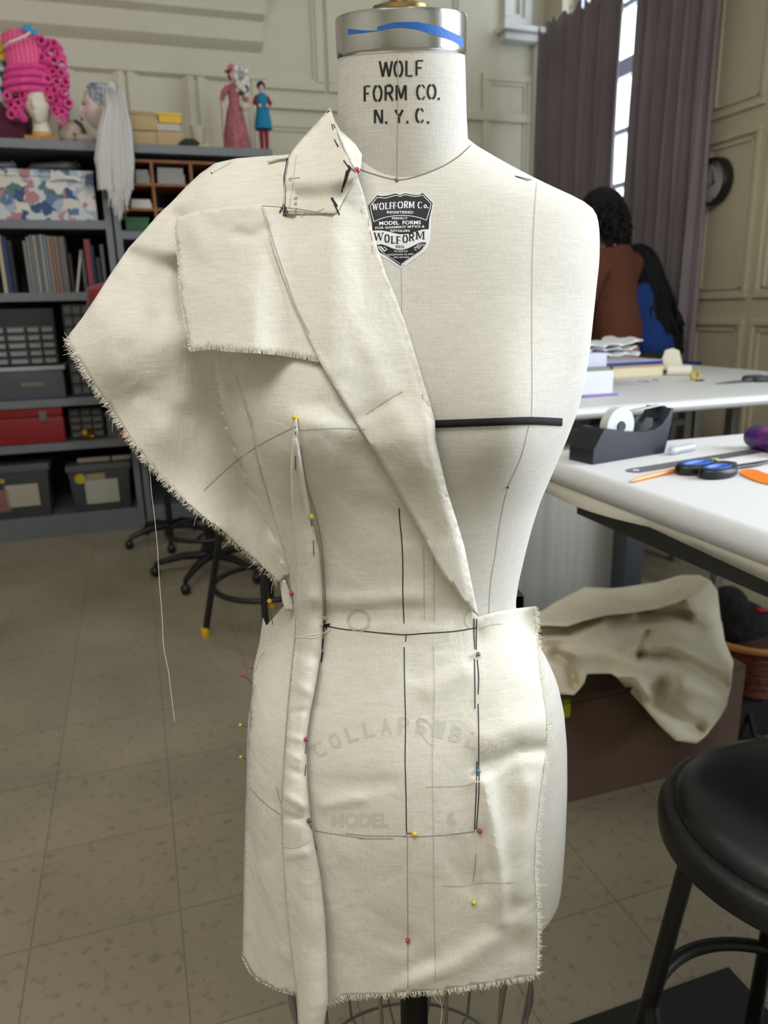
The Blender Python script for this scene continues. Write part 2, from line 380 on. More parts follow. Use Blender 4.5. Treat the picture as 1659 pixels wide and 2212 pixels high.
for q in (v0+0.05, v1-0.05): MB().box(0.045, q-0.01, -0.02, 0.16, q+0.01, 0.02).build('bracket', M('dark_rod', (40, 36, 38)), rod)
# wall clock on the right wall
cv, cz = atU(1551, 393, UR); rad = 0.5*(atU(1551, 341, UR)[1]-atU(1551, 444, UR)[1])
ck = thing('wall_clock', 'round black rimmed wall clock with a pale dial on the panelled wall', 'clock', RT(UR-0.005, cv, cz), ROOM)
AX = Matrix(((0, 0, -1), (0, -1, 0), (-1, 0, 0)))       # dial faces -u
def cl(mb, name, mat, **k): return mb.build(name, mat, ck, **k)
axm = Matrix(((0, 0, -1), (1, 0, 0), (0, -1, 0)))       # z-profile -> towards the room
cl(MB().lathe([(rad*0.9, 0), (rad, 0.005), (rad*1.0, 0.045), (rad*0.96, 0.058), (rad*0.90, 0.06), (rad*0.86, 0.045), (rad*0.855, 0.02)], n=48, ax=axm), 'rim', M('black_plastic', (14, 14, 16), 0.35))
cl(MB().lathe([(0.001, 0.021), (rad*0.86, 0.0215), (rad*0.86, 0.019), (0.001, 0.019)], n=48, ax=axm), 'dial', M('clock_dial', (186, 186, 188), 0.5))
tk = MB()
for k in range(12):
    a = k*PI/6
    s_, c_ = math.sin(a), math.cos(a)
    # numerals as short black strokes at the hours
    r0, r1 = rad*0.64, rad*0.76
    for off in ((0,) if k in (1, 2, 5, 7) else (-0.004, 0.004)):
        tk.tube([(-0.0225, -(s_*r0+c_*off), c_*r0-s_*off), (-0.0225, -(s_*r1+c_*off), c_*r1-s_*off)], 0.0014, 6)
cl(tk, 'hour_marks', M('ink_black', (20, 20, 22), 0.6))
for nm, ang, ln, wd_ in (('hour_hand', -15, 0.50, 0.0035), ('minute_hand', -115, 0.68, 0.0025)):
    a = R_(ang); cl(MB().tube([(-0.026, math.sin(a)*0.012, -math.cos(a)*0.012), (-0.026, -math.sin(a)*ln*rad, math.cos(a)*ln*rad)], [wd_, wd_*0.5], 6), nm, M('ink_black', (20, 20, 22)))
cl(MB().ball((-0.027, 0, 0), 0.005), 'hub', M('ink_black', (20, 20, 22)))
# ================================================================= the dress form
YC = 0.70
AXX = 0.5*(atY(862, 700, YC).x+atY(872, 1370, YC).x)
CONT = [(1017,300),(1055,322),(1100,349),(1150,376),(1200,402),(1240,420),(1270,434),(1290,447),(1299,470),(1301,510),(1298,560),(1290,620),(1282,690),(1274,760),(1264,820),(1250,880),(1228,940),(1200,1010),(1172,1080),(1152,1150),(1138,1210),(1127,1260),(1120,1310),(1123,1340),(1138,1370),(1165,1405),(1192,1445),(1212,1490),(1224,1545),(1229,1610),(1229,1700),(1225,1800),(1219,1890),(1210,1960)]
cz_, ca_ = [], []
for px, py in CONT:
    p = atY(px, py, YC-0.025); cz_.append(p.z); ca_.append(p.x-AXX)
o_ = np.argsort(cz_); cz_ = np.array(cz_)[o_]; ca_ = np.array(ca_)[o_]
ZTOP = cz_[-1]; ZBOT = 0.640
def tab(z, zs, vs): return float(np.interp(z, zs, vs))
FZ = [0.60, 0.655, 0.72, 0.80, 0.87, 0.93, 0.995, 1.06, 1.12, 1.19, 1.26, 1.32, 1.36, 1.39, 1.42]
FB = [0.118, 0.123, 0.130, 0.132, 0.122, 0.104, 0.088, 0.096, 0.108, 0.122, 0.112, 0.098, 0.080, 0.060, 0.045]
BZ = [0.60, 0.70, 0.80, 0.90, 0.995, 1.10, 1.25, 1.35, 1.42]
BB = [0.12, 0.128, 0.132, 0.115, 0.088, 0.098, 0.105, 0.085, 0.04]
EN = [(0.6, 2.25), (0.995, 2.15), (1.19, 2.5), (1.30, 2.7), (1.42, 2.3)]
nring, nth = 150, 128
zs = np.linspace(ZBOT, ZTOP, nring)
def smooth(a, k):
    a = np.pad(a, (k, k), mode='edge'); w = np.hanning(2*k+1); w /= w.sum(); return np.convolve(a, w, mode='valid')
A_ = smooth(np.interp(zs, cz_, ca_), 2); FBs = smooth(np.interp(zs, FZ, FB), 8); BBs = smooth(np.interp(zs, BZ, BB), 8)
ENs = np.interp(zs, [e[0] for e in EN], [e[1] for e in EN])
def torso_mesh():
    vs = []; fs = []
    for i, z in enumerate(zs):
        rim = max(0.0, 1-(z-ZBOT)/0.018); sc = 1-0.05*rim**2
        for j in range(nth):
            t = 2*PI*j/nth; c, s = math.cos(t), math.sin(t); e = 2/ENs[i]
            x = A_[i]*sc*math.copysign(abs(c)**e, c); b = (BBs[i] if s > 0 else FBs[i])*sc
            y = b*math.copysign(abs(s)**e, s)
            if s < 0:
                w = abs(s)**0.8
                for sd in (-1, 1):                       # the bust
                    dx = (x-sd*0.082)/0.050; dz = (z-1.175)/(0.052 if z < 1.175 else 0.085)
                    y -= 0.030*math.exp(-dx*dx-dz*dz)*w
                    dx = (x-sd*0.075)/0.05; dz = (z-0.93)/0.08   # hollow under the ribs
                y -= 0.010*math.exp(-(x/0.08)**2-((z-0.86)/0.09)**2)*w
            vs.append((AXX+x, YC+y, z))
    for i in range(nring-1):
        for j in range(nth): fs.append((i*nth+j, i*nth+(j+1) % nth, (i+1)*nth+(j+1) % nth, (i+1)*nth+j))
    fs.append(tuple((nring-1)*nth+j for j in range(nth))); fs.append(tuple(range(nth-1, -1, -1)))
    m = MB(); m.add(vs, fs); return m
linen = cloth_mat('unbleached_linen', (218, 215, 207), (210, 207, 198), 0.05, 0.55, fleck=False)
muslin = cloth_mat('cotton_muslin', (230, 227, 217), (223, 219, 206), 0.22, 0.4)
form = thing('dress_form', 'cream linen covered female dress form on a dark pole with a metal neck cap', 'dress form', (AXX, YC, 0))
TM = torso_mesh(); torso = TM.build('torso', linen, form, world=True)
NT = R_(12)
NROT = Matrix.Rotation(NT, 3, 'X')
NB = Vector((AXX+0.0052, 0.688, 1.368))
NL = 0.100
nm = MB().lathe([(0.060, -0.08), (0.0590, -0.03), (0.0565, 0.02), (0.0530, 0.06), (0.0513, 0.09), (0.0506, NL)], NB, 72, 1.0, 1.04, ax=NROT)
neck = nm.build('neck', linen, form, world=True)
def npt(z): return NB + NROT @ Vector((0, 0, z))
cap_m = M('brushed_aluminium', (206, 208, 211), 0.22, 1.0, bump=(60, 0.06))
capm = MB().lathe([(0.0505, NL-0.001), (0.0514, NL), (0.0518, NL+0.002), (0.0518, NL+0.0240), (0.0510, NL+0.0262), (0.0490, NL+0.0270), (0.03, NL+0.0290), (0.001, NL+0.0295)], NB, 96, 1.0, 1.04, ax=NROT)
capo = capm.build('neck_cap', cap_m, form, world=True)
MB().lathe([(0.024, NL+0.026), (0.022, NL+0.0335), (0.009, NL+0.037), (0.0075, NL+0.045), (0.012, NL+0.052), (0.013, NL+0.062), (0.009, NL+0.07), (0.001, NL+0.072)], NB, 32, ax=NROT).build('finial', M('aged_brass', (150, 128, 84), 0.35, 1.0), form, world=True)
# pole and collapsible wire cage under the torso
iron = M('dark_iron', (34, 32, 31), 0.5, 0.7, bump=(80, 0.2))
wire = M('galvanised_wire', (150, 150, 150), 0.35, 1.0)
MB().tube([(AXX+0.004, YC, 0.10), (AXX+0.004, YC, ZBOT+0.05)], 0.0165, 20).build('pole', iron, form, world=True)
cage = MB()
def ringpts(z, s, n=48): return [(AXX+0.155*s*math.cos(2*PI*k/n), YC+0.122*s*math.sin(2*PI*k/n), z) for k in range(n+1)]
for z, s in ((0.50, 0.92), (0.36, 0.80)): cage.tube(ringpts(z, s), 0.0020, 8)
for k in range(14):
    a = -PI/2+2*PI*(k+0.5)/14
    c, s = math.cos(a), math.sin(a)
    cage.tube([(AXX+0.150*c, YC+0.118*s, ZBOT+0.004), (AXX+0.143*c, YC+0.113*s, 0.5), (AXX+0.124*c, YC+0.098*s, 0.36), (AXX+0.03*c, YC+0.03*s, 0.33)], 0.0019, 8)
for a in (-1.0, 0.3, 2.4):
    c, s = math.cos(a), math.sin(a)
    cage.tube([(AXX+0.13*c, YC+0.1*s, ZBOT+0.003), (AXX+0.11*c, YC+0.085*s, 0.60), (AXX+0.05*c, YC+0.05*s, 0.56), (AXX-0.03*c, YC-0.02*s, 0.50)], 0.0015, 8)
cage.build('wire_cage', wire, form, world=True)
bs = MB(); bs.lathe([(0.02, 0.10), (0.035, 0.09), (0.05, 0.075), (0.02, 0.07)], (AXX, YC, 0), 24)
bs.build('base_hub', iron, form, world=True)
for k in range(4):
    a = PI/4+k*PI/2; c, s = math.cos(a), math.sin(a)
    lg = MB().tube([(AXX+0.02*c, YC+0.02*s, 0.09), (AXX+0.12*c, YC+0.12*s, 0.085), (AXX+0.22*c, YC+0.22*s, 0.05), (AXX+0.26*c, YC+0.26*s, 0.04)], [0.012, 0.011, 0.010, 0.010], 10)
    l = lg.build('base_leg', iron, form, world=True)
    MB().ball((AXX+0.26*c, YC+0.26*s, 0.022), (0.022, 0.022, 0.022)).build('caster', M('black_plastic', (14, 14, 16), 0.35), l, world=True)
# ------------------------------------------------------------ surfaces to drape on
def bvh_of(mbs):
    vs = []; fs = []
    for m in mbs:
        n = len(vs); vs += [Vector(v) for v in m.v]; fs += [tuple(i+n for i in f) for f in m.f]
    return BVHTree.FromPolygons(vs, fs)
BODY = bvh_of([TM, nm])
FORMALL = bvh_of([TM, nm, capm])
def hit(bv, px, py):
    d = ray(px, py).normalized(); r = bv.ray_cast(CAM, d); return r[0]
GX0, GY0, GS, GW, GH = 60, 160, 10, 130, 222
raw = np.full((GH, GW), np.nan)
for i in range(GH):
    for j in range(GW):
        h = hit(BODY, GX0+j*GS, GY0+i*GS)
        if h is not None: raw[i, j] = h.y
for j in range(GW):                                    # let draped cloth hang straight below the form's edge
    ok = np.where(~np.isnan(raw[:, j]))[0]
    if len(ok) and ok[-1] < GH-1 and ok[-1] > 150: raw[ok[-1]:, j] = raw[ok[-1]-1, j]+0.0003*np.arange(GH-ok[-1])
G = raw.copy(); G[np.isnan(G)] = YC-0.015
def blur(a, k=1):
    for _ in range(k):
        p = np.pad(a, 1, mode='edge')
        a = (p[:-2, 1:-1]+p[2:, 1:-1]+p[1:-1, :-2]+p[1:-1, 2:]+2*p[1:-1, 1:-1])/6
    return a
Gs = blur(G, 10)
msk = ~np.isnan(raw)
Gs[msk] = np.minimum(Gs, raw)[msk]
Gs = blur(Gs, 3); Gs[msk] = np.minimum(Gs, raw)[msk]
def gY(px, py, grid=None):
    g = Gs if grid is None else grid
    x = min(max((px-GX0)/GS, 0), GW-1.001); y = min(max((py-GY0)/GS, 0), GH-1.001)
    i, j = int(y), int(x); fy, fx = y-i, x-j
    return float((g[i, j]*(1-fx)+g[i, j+1]*fx)*(1-fy)+(g[i+1, j]*(1-fx)+g[i+1, j+1]*fx)*fy)
def rbf(cps):
    """thin-plate interpolation of (px, py, value)"""
    P = np.array([(c[0]/500, c[1]/500) for c in cps]); v = np.array([c[2] for c in cps]); n = len(cps)
    d = np.linalg.norm(P[:, None]-P[None], axis=2); K = np.where(d > 0, d*d*np.log(d+1e-12), 0)+np.eye(n)*1e-4
    Q = np.hstack([np.ones((n, 1)), P]); Mx = np.block([[K, Q], [Q.T, np.zeros((3, 3))]])
    w = np.linalg.solve(Mx, np.concatenate([v, np.zeros(3)]))
    def f(x, y):
        p = np.array((x/500, y/500)); dd = np.linalg.norm(P-p, axis=1); k = np.where(dd > 0, dd*dd*np.log(dd+1e-12), 0)
        return float(k @ w[:n]+w[n]+w[n+1]*p[0]+w[n+2]*p[1])
    return f
def pdist(px, py, line):
    best = 1e9
    for (x0, y0), (x1, y1) in zip(line[:-1], line[1:]):
        dx, dy = x1-x0, y1-y0; L2 = dx*dx+dy*dy or 1e-9; t = max(0, min(1, ((px-x0)*dx+(py-y0)*dy)/L2))
        best = min(best, math.hypot(px-x0-t*dx, py-y0-t*dy))
    return best
def foldf(folds):
    def f(px, py):
        s = 0
        for line, w, amp in folds: s += amp*math.exp(-(pdist(px, py, line)/w)**2)
        return s
    return f
def crom(pts, seg=8):
    out = []; n = len(pts)
    for i in range(n-1):
        p0, p1, p2, p3 = pts[max(i-1, 0)], pts[i], pts[i+1], pts[min(i+2, n-1)]
        for k in range(seg):
            t = k/seg; out.append(tuple(0.5*((2*p1[q])+(-p0[q]+p2[q])*t+(2*p0[q]-5*p1[q]+4*p2[q]-p3[q])*t*t+(-p0[q]+3*p1[q]-3*p2[q]+p3[q])*t**3) for q in range(len(p1))))
    out.append(tuple(pts[-1])); return out
def dens(poly, step):
    out = []
    n = len(poly)
    for i in range(n):
        a, b = poly[i], poly[(i+1) % n]; L = math.hypot(b[0]-a[0], b[1]-a[1]); k = max(1, int(L/step))
        for q in range(k): out.append((a[0]+(b[0]-a[0])*q/k, a[1]+(b[1]-a[1])*q/k))
    return out
CLOTH = {}
def cloth(name, edges, yf, mat, parent, step=9, thick=0.0006, ragged=()):
    """edges: list of polylines joined into an outline (photo pixels); yf: depth of the cloth there"""
    out = []
    for k, e in enumerate(edges):
        e = dens(e+[edges[(k+1) % len(edges)][0]], 5)
        e = [q for q in e][:-1] if False else e
        # drop the closing run back to the start that dens() adds
        L = 0
        pts = []
        src = edges[k]+[edges[(k+1) % len(edges)][0]]
        for a, b in zip(src[:-1], src[1:]):
            ln = math.hypot(b[0]-a[0], b[1]-a[1]); m = max(1, int(ln/5))
            if ln < 1e-6: continue
            for q in range(m): pts.append((a[0]+(b[0]-a[0])*q/m, a[1]+(b[1]-a[1])*q/m))
        if k in ragged: pts = [(x+random.uniform(-1.3, 1.3), y+random.uniform(-1.3, 1.3)) for x, y in pts]
        out += pts
    n = len(out); xs = [p[0] for p in out]; ys = [p[1] for p in out]
    ins = []
    def inside(x, y):
        c = False; j = n-1
        for i in range(n):
            if (ys[i] > y) != (ys[j] > y) and x < (xs[j]-xs[i])*(y-ys[i])/(ys[j]-ys[i])+xs[i]: c = not c
            j = i
        return c
    oa = np.array(out); y = min(ys)+step*0.6; r = 0
    while y < max(ys):
        x = min(xs)+(step*0.5 if r % 2 else 0)
        while x < max(xs):
            if inside(x, y) and np.min((oa[:, 0]-x)**2+(oa[:, 1]-y)**2) > (step*0.55)**2: ins.append((x, y))
            x += step
        y += step*0.87; r += 1
    pts = [Vector(p) for p in out+ins]
    vo, eo, fo, *_ = delaunay_2d_cdt(pts, [(i, (i+1) % n) for i in range(n)], [list(range(n))], 1, 1e-4)
    m = MB(); m.v = [tuple(atY(p.x, p.y, yf(p.x, p.y))) for p in vo]
    for f in fo:
        a, b, c = (Vector(m.v[i]) for i in f[:3]); nr = (b-a).cross(c-a)
        m.f.append(tuple(f) if nr.dot(CAM-a) > 0 else tuple(reversed(f)))
    m.keepn = True; CLOTH[name] = m
    o = m.build(name, mat, parent, world=True)
    me = o.data
    for p in me.polygons: p.use_smooth = True
    s = o.modifiers.new('thickness', 'SOLIDIFY'); s.thickness = thick; s.offset = -1
    return o
def fray(name, lines, yf, mat, parent, length=9, density=0.35, out=1, r=0.00016, loose=0.12):
    """short loose threads standing out of a torn edge"""
    m = MB(); rnd = random.Random(len(lines)*7+int(lines[0][0][0]))
    for line in lines:
        for (x0, y0), (x1, y1) in zip(line[:-1], line[1:]):
            L = math.hypot(x1-x0, y1-y0)
            if L < 1e-6: continue
            tx, ty = (x1-x0)/L, (y1-y0)/L; nx, ny = -ty*out, tx*out
            for _ in range(int(L*density)+1):
                t = rnd.random(); bx, by = x0+(x1-x0)*t-nx*3, y0+(y1-y0)*t-ny*3
                ln = length*rnd.uniform(0.45, 1.15)*(2.1 if rnd.random() < loose*0.15 else 1); sk = rnd.gauss(0, 0.35)
                pts = []
                yb = yf(bx, by)-0.0002
                for k in range(4):
                    q = k/3; X = bx+(nx*ln+tx*sk*ln*q)*q*1.3; Yp = by+(ny*ln+ty*sk*ln*q)*q*1.3
                    pts.append(atY(X, Yp, yb-rnd.uniform(-0.0006, 0.0012)*q))
                m.tube(pts, [r, r, r*0.9, r*0.5], 4, cap=False)
    o = m.build(name, mat, parent, world=True); return o
toile = thing('muslin_toile', 'cream muslin half garment with a wide lapel pinned over the form, hem torn and frayed', 'garment', (AXX-0.02, YC-0.02, ZBOT))
RED = []
def body_off(off, folds=None, grid=None, bumps=None):
    ff = foldf(folds or []); fb = rbf(bumps) if bumps else None
    return lambda x, y: gY(x, y, grid)-off-ff(x, y)-(fb(x, y) if fb else 0)
thread = M('loose_cotton_thread', (242, 238, 226), 0.9)
# --- front panel: bodice and skirt in one length of muslin
fp_left = [(625,1240),(636,1376),(630,1450),(625,1600),(622,1800),(630,2000),(648,2160)]
fp_hem = [(648,2160),(700,2170),(730,2160),(742,2152),(800,2150),(880,2146),(960,2140),(1050,2127),(1100,2118),(1162,2108)]
fp_right = [(1162,2108),(1164,2040),(1163,1950),(1158,1880),(1162,1800),(1170,1720),(1178,1660),(1186,1600),(1184,1545),(1172,1470),(1164,1400),(1161,1350),(1158,1310)]
fp_top = [(1158,1310),(1110,1315),(1060,1325),(1032,1333)]
fp_roll = [(1032,1333),(985,1215),(945,1060),(905,900),(860,740),(800,560),(760,430)]
fp_up = [(760,430),(700,450),(600,475),(520,485)]
fp_side = [(520,485),(500,560),(495,780),(520,850),(545,930),(560,1000),(580,1060),(600,1150)]
fpf = foldf([
    ([(640,905),(760,935),(900,945)], 26, 0.0035), ([(660,880),(700,868),(760,880)], 20, -0.002),
    ([(700,1010),(800,1085),(880,1130)], 45, -0.004), ([(660,960),(760,1040),(860,1080)], 40, 0.003),
    ([(690,1325),(760,1330),(850,1322),(980,1330)], 18, -0.004), ([(640,1290),(750,1300),(900,1290)], 20, 0.003),
    ([(905,1450),(960,1420),(1020,1375)], 22, -0.005), ([(930,1490),(1000,1450)], 26, 0.003),
    ([(1040,1665),(1090,1640),(1120,1622),(1180,1620)], 16, -0.008), ([(1050,1600),(1100,1575),(1180,1560)], 34, 0.006),
    ([(1045,1690),(1065,1780),(1082,1900),(1085,1990)], 17, 0.008), ([(1038,1800),(1050,1880),(1040,1930)], 16, -0.004),
    ([(1100,1680),(1112,1760)], 32, -0.003), ([(1140,1700),(1135,1800),(1120,1930)], 26, 0.006), ([(1110,1960),(1090,2000),(1120,2040)], 30, -0.004),
    ([(980,1840),(1010,1900)], 26, -0.004), ([(700,1690),(780,1700),(840,1690)], 14, -0.003),
    ([(730,1900),(800,2000),(870,2030)], 24, -0.004), ([(880,2120),(1000,2080),(1130,1990)], 26, 0.006),
    ([(860,2110),(930,2075)], 18, -0.004), ([(700,1740),(780,1725)], 12, 0.003)])
fpb = rbf([(640,2150,0.0),(880,2140,0.004),(1160,2110,0.010),(1184,1560,0.014),(1158,1320,0.012),(1032,1340,0.001),(873,1370,0.0),(700,1370,0.001),(880,1650,0.001),(1030,1700,0.001),(640,1600,0.0),(640,900,0.001),(760,430,0.001),(500,780,0.002),(600,1150,0.002)])
hemw = lambda x, y: 0.004*math.sin(x*0.021)*max(0, (y-1950)/200)
def fpY(x, y):
    b = gY(x, y)-0.0035-fpf(x, y)-max(0, fpb(x, y))-hemw(x, y)
    h = hit(BODY, x, y)
    return min(b, h.y-0.0022) if h is not None else b
cloth('front_panel', [fp_left[::-1][:0] or fp_left, fp_hem, fp_right, fp_top, fp_roll, fp_up, fp_side], fpY, muslin, toile, ragged=(1, 2))
fray('frayed_edge', [fp_hem], fpY, thread, toile, 10, 0.9, 1, r=0.00021)
fray('frayed_edge', [fp_right], fpY, thread, toile, 8, 0.9, 1, r=0.00021)
# --- side panel wrapping the hip
sp = [[(575,1352),(590,1335),(604,1318),(620,1300),(634,1280)], [(634,1280),(650,1400),(645,1600),(640,1800),(645,2000),(660,2152)],
      [(660,2152),(640,2149),(600,2138),(560,2118),(540,2098),(524,2066)], [(524,2066),(526,1950),(527,1850),(530,1750),(532,1680),(536,1600),(543,1500),(548,1440),(560,1390),(568,1335),(575,1352)]]
spb = rbf([(634,1280,0.002),(570,1340,0.0),(640,1800,0.004),(660,2150,0.006),(524,2066,-0.006),(530,1700,-0.02),(545,1470,-0.02),(600,1700,0.004),(580,1900,0.002)])
spf = foldf([([(575,1600),(605,1720)], 16, -0.002), ([(560,1880),(600,1990),(620,2060)], 26, 0.004), ([(600,1420),(590,1560)], 20, 0.002)])
def spY(x, y):
    b = gY(x, y)-0.003-spb(x, y)-spf(x, y); h = hit(BODY, x, y)
    return min(b, h.y-0.0022) if h is not None else b
cloth('side_panel', sp, spY, muslin, toile, ragged=(2,))
fray('frayed_edge', [sp[2][1:]], spY, thread, toile, 9, 0.9, 1, r=0.00021)
# --- pinched fold standing out along the princess line
fl = [(637,905),(630,950),(627,1010),(629,1080),(636,1150),(640,1220),(638,1300),(636,1376),(631,1420),(622,1510),(612,1640),(607,1740),(609,1830),(617,1950),(629,2060),(640,2150),(646,2260)]
fr = [(692,2260),(704,2190),(709,2165),(707,2080),(702,1980),(694,1900),(683,1840),(672,1780),(664,1690),(662,1600),(670,1540),(682,1480),(694,1410),(698,1340),(696,1270),(690,1190),(676,1130),(660,1050),(648,970),(641,905)]
frr = fr[::-1]
def xin(line, y):
    for (x0, y0), (x1, y1) in zip(line[:-1], line[1:]):
        if y0 <= y <= y1: return x0+(x1-x0)*(y-y0)/(y1-y0+1e-9)
    return line[0][0] if y < line[0][1] else line[-1][0]
crk = foldf([([(625,1590),(655,1600)], 8, 0.002), ([(620,1660),(650,1672)], 9, -0.002), ([(618,1720),(655,1740)], 10, 0.003), ([(612,1765),(650,1770)], 9, -0.003), ([(630,1400),(690,1420)], 16, -0.003), ([(640,1480),(680,1500)], 12, 0.0025), ([(615,1850),(660,1842)], 10, 0.002), ([(625,1540),(660,1536)], 7, -0.0015), ([(618,1625),(648,1640)], 6, 0.0015)])
def flY(x, y):
    a, b = xin(fl, y), xin(frr, y); t = (x-a)/max(b-a, 1); t = max(0, min(1, t))
    w = min(1, (b-a)/60); k = 0.018*w*(math.sin(PI*min(1, t*0.85+0.08)))**0.8+0.003
    base = fpY(max(x, 640), min(y, 2150)); 
    if y > 1900: k += 0.012*(y-1900)/360
    return base-0.001-k-crk(x, y)
cloth('pinned_fold', [fl, fr], flY, muslin, toile, step=6)
# --- sleeve: one flat wide kimono sleeve, front and back layer
slv_top = [(621,334),(560,338),(510,342),(465,352),(432,375),(400,405),(372,435),(340,465),(310,500),(278,535),(240,590),(205,645),(175,690),(148,724)]
slv_edge = [(148,724),(147,745),(165,770),(182,800),(210,845),(240,885),(268,930),(300,975),(330,1010),(362,1045),(400,1080),(440,1115),(478,1142),(520,1180),(555,1210),(585,1240),(604,1256)]
slv_in = [(604,1256),(624,1243),(630,1235),(620,1190),(600,1140),(584,1090),(566,1030),(556,980),(545,920),(532,860),(520,800),(560,640),(640,460)]
slc = [(621,334,.640),(560,338,.655),(465,352,.672),(400,405,.668),(372,435,.662),(310,500,.655),(240,590,.65),(148,724,.645),(147,745,.64),(240,885,.625),(362,1045,.61),(478,1142,.605),(604,1256,.650),
       (628,1235,.668),(600,1140,.672),(566,1030,.670),(545,920,.662),(520,800,.648),(560,640,.625),(640,460,.605),(560,420,.62),(450,420,.640),(400,520,.632),(300,700,.612),(260,800,.606),(400,800,.622),(440,900,.634),(470,760,.628),(380,640,.632),(520,1100,.650),(450,1020,.628),(350,930,.606)]
slr = rbf(slc)
slf = foldf([([(285,545),(330,560),(400,590)], 26, -0.006), ([(290,530),(340,545),(390,550)], 20, 0.005), ([(385,470),(392,560),(405,680)], 22, -0.010),
             ([(430,780),(470,880),(530,1010),(590,1130)], 34, -0.006), ([(505,790),(540,900),(575,1040),(618,1180)], 15, 0.007),
             ([(360,750),(385,800),(400,850)], 40, 0.006), ([(330,600),(345,680)], 25, -0.004), ([(220,680),(300,820)], 40, 0.004), ([(270,760),(300,850)], 24, -0.004),
             ([(520,830),(550,950),(580,1070)], 10, 0.004)])
def body_min(y0, x, y, off):
    if GX0 < x < GX0+GS*(GW-1):
        h = hit(BODY, x, y)
        if h is not None: return min(y0, h.y-off)
    return y0
def slY(x, y):
    b = slr(x, y)-slf(x, y)
    if x > 440: b = min(b, gY(x, y)-0.0016)
    return body_min(b, x, y, 0.0013)
cloth('sleeve_front', [slv_top, slv_edge, slv_in], slY, muslin, toile, ragged=(1,))
fray('frayed_edge', [slv_edge], slY, thread, toile, 11, 0.9, 1, r=0.0002)
sb_ = [(x+2, y+4) for x, y in slv_top]
def sbY(x, y):
    d = pdist(x, y, slv_top); return max(slY(x, y), slr(x, y))+0.002+min(0.05, d*0.0005)
cloth('sleeve_back', [[(430,382),(400,412),(372,440),(340,470),(310,505),(278,540),(240,595),(205,650),(175,695),(152,728)], [(152,728),(170,762),(215,840),(270,922),(335,1005),(440,1106),(560,1205),(604,1245)], [(604,1245),(560,1050),(500,850),(440,600)]], sbY, muslin, toile, step=14)
# small turned-in tip below the sleeve
cloth('underarm_tab', [[(604,1256),(616,1252),(630,1290),(634,1320),(616,1320),(610,1300)]], lambda x, y: 0.655+0.0*x, muslin, toile, step=8)
# --- torn rectangular facing over the chest
fc_top = [(383,470),(420,458),(470,449),(520,443),(566,440)]
fc_in = [(566,440),(640,440),(690,470),(696,600),(712,700),(704,760),(690,780)]
fc_bot = [(690,780),(650,772),(600,764),(550,760),(495,757),(450,752),(411,757)]
fc_left = [(411,757),(402,700),(392,650),(388,600),(386,560),(380,520),(378,490),(383,470)]
fcr = rbf([(383,470,.632),(470,449,.622),(566,440,.606),(690,780,.545),(600,764,.550),(495,757,.566),(411,757,.590),(388,600,.612),(500,600,.590),(600,600,.572),(450,700,.588),(400,560,.618)])
fcf = foldf([([(510,505),(550,512),(570,495)], 12, -0.004), ([(420,500),(440,540)], 25, 0.003), ([(540,640),(545,750)], 20, 0.0015)])
def fcY(x, y):
    b = fcr(x, y)-fcf(x, y); b = body_min(b, x, y, 0.010)
    k = max(0, min(1, (x-540)/100)); k = k*k*(3-2*k); b = b*(1-k)+min(b+0.02, gY(x, y)-0.009)*k
    return min(b, slY(x, y)-0.004) if x < 560 else b
cloth('chest_facing', [fc_top, fc_in, fc_bot, fc_left], fcY, muslin, toile, ragged=(2, 3))
fray('frayed_edge', [fc_bot], fcY, thread, toile, 15, 0.9, 1, r=0.0002)
fray('frayed_edge', [fc_left], fcY, thread, toile, 9, 0.8, 1, r=0.0002)
# --- shoulder piece, collar, lapel
cloth('shoulder_seam_allowance', [[(576,347),(600,338),(624,333)], [(624,333),(622,341),(600,344),(580,350)]], lambda x, y: slY(x, y)-0.004, muslin, toile, step=5)
lap_roll = [(770,372),(786,420),(797,470),(814,530),(833,590),(856,645),(876,700),(895,760),(913,820),(930,875),(940,912),(941,950),(952,1000),(966,1060),(985,1120),(1003,1180),(1018,1255),(1034,1332)]
lap_out = [(1034,1332),(1015,1316),(995,1290),(975,1262),(958,1245),(940,1210),(918,1165),(890,1115),(862,1068),(835,1020),(815,985),(790,945),(762,900),(735,855),(710,815),(690,780),(668,735),(648,690),(632,655),(610,595),(590,540),(575,480),(565,444)]
lap_top = [(565,444),(612,446),(660,450),(722,458),(745,420)]
lcr = rbf([(770,372,.010),(800,470,.008),(876,700,.010),(930,875,.012),(960,1030,.014),(1003,1180,.014),(1034,1332,.004),(958,1245,.016),(862,1068,.013),(762,900,.010),(690,780,.011),(610,595,.014),(565,444,.010),(700,600,.012),(800,750,.013),(900,1000,.022),(720,458,.010),(860,900,.016)])
lcf = foldf([([(770,905),(860,860)], 14, -0.0015), ([(820,960),(930,930)], 30, 0.002), ([(700,560),(830,830),(960,1120)], 30, 0.002)])
def lpY(x, y):
    b = gY(x, y)-lcr(x, y)-lcf(x, y)
    dr = pdist(x, y, lap_roll); b += 0.008*math.exp(-(dr/7)**2)
    w = max(0, min(1, (790-x)/70))*max(0, min(1, (830-y)/40)); w = w*w*(3-2*w)
    b = min(b, fpY(min(x, 1030), y)-0.003)
    b -= w*max(0, b-(fcY(min(x, 712), y)-0.003))
    return b
cloth('lapel', [lap_roll, lap_out, lap_top], lpY, muslin, toile, step=8)
col = [[(713,232),(722,258),(730,285),(742,315),(752,345),(762,362),(770,372)], [(770,372),(758,400),(745,425),(732,452),(722,462)],
       [(722,462),(680,462),(640,462),(612,462)], [(612,462),(613,420),(615,380),(621,345),(632,325),(650,302),(675,275),(700,247),(713,232)]]
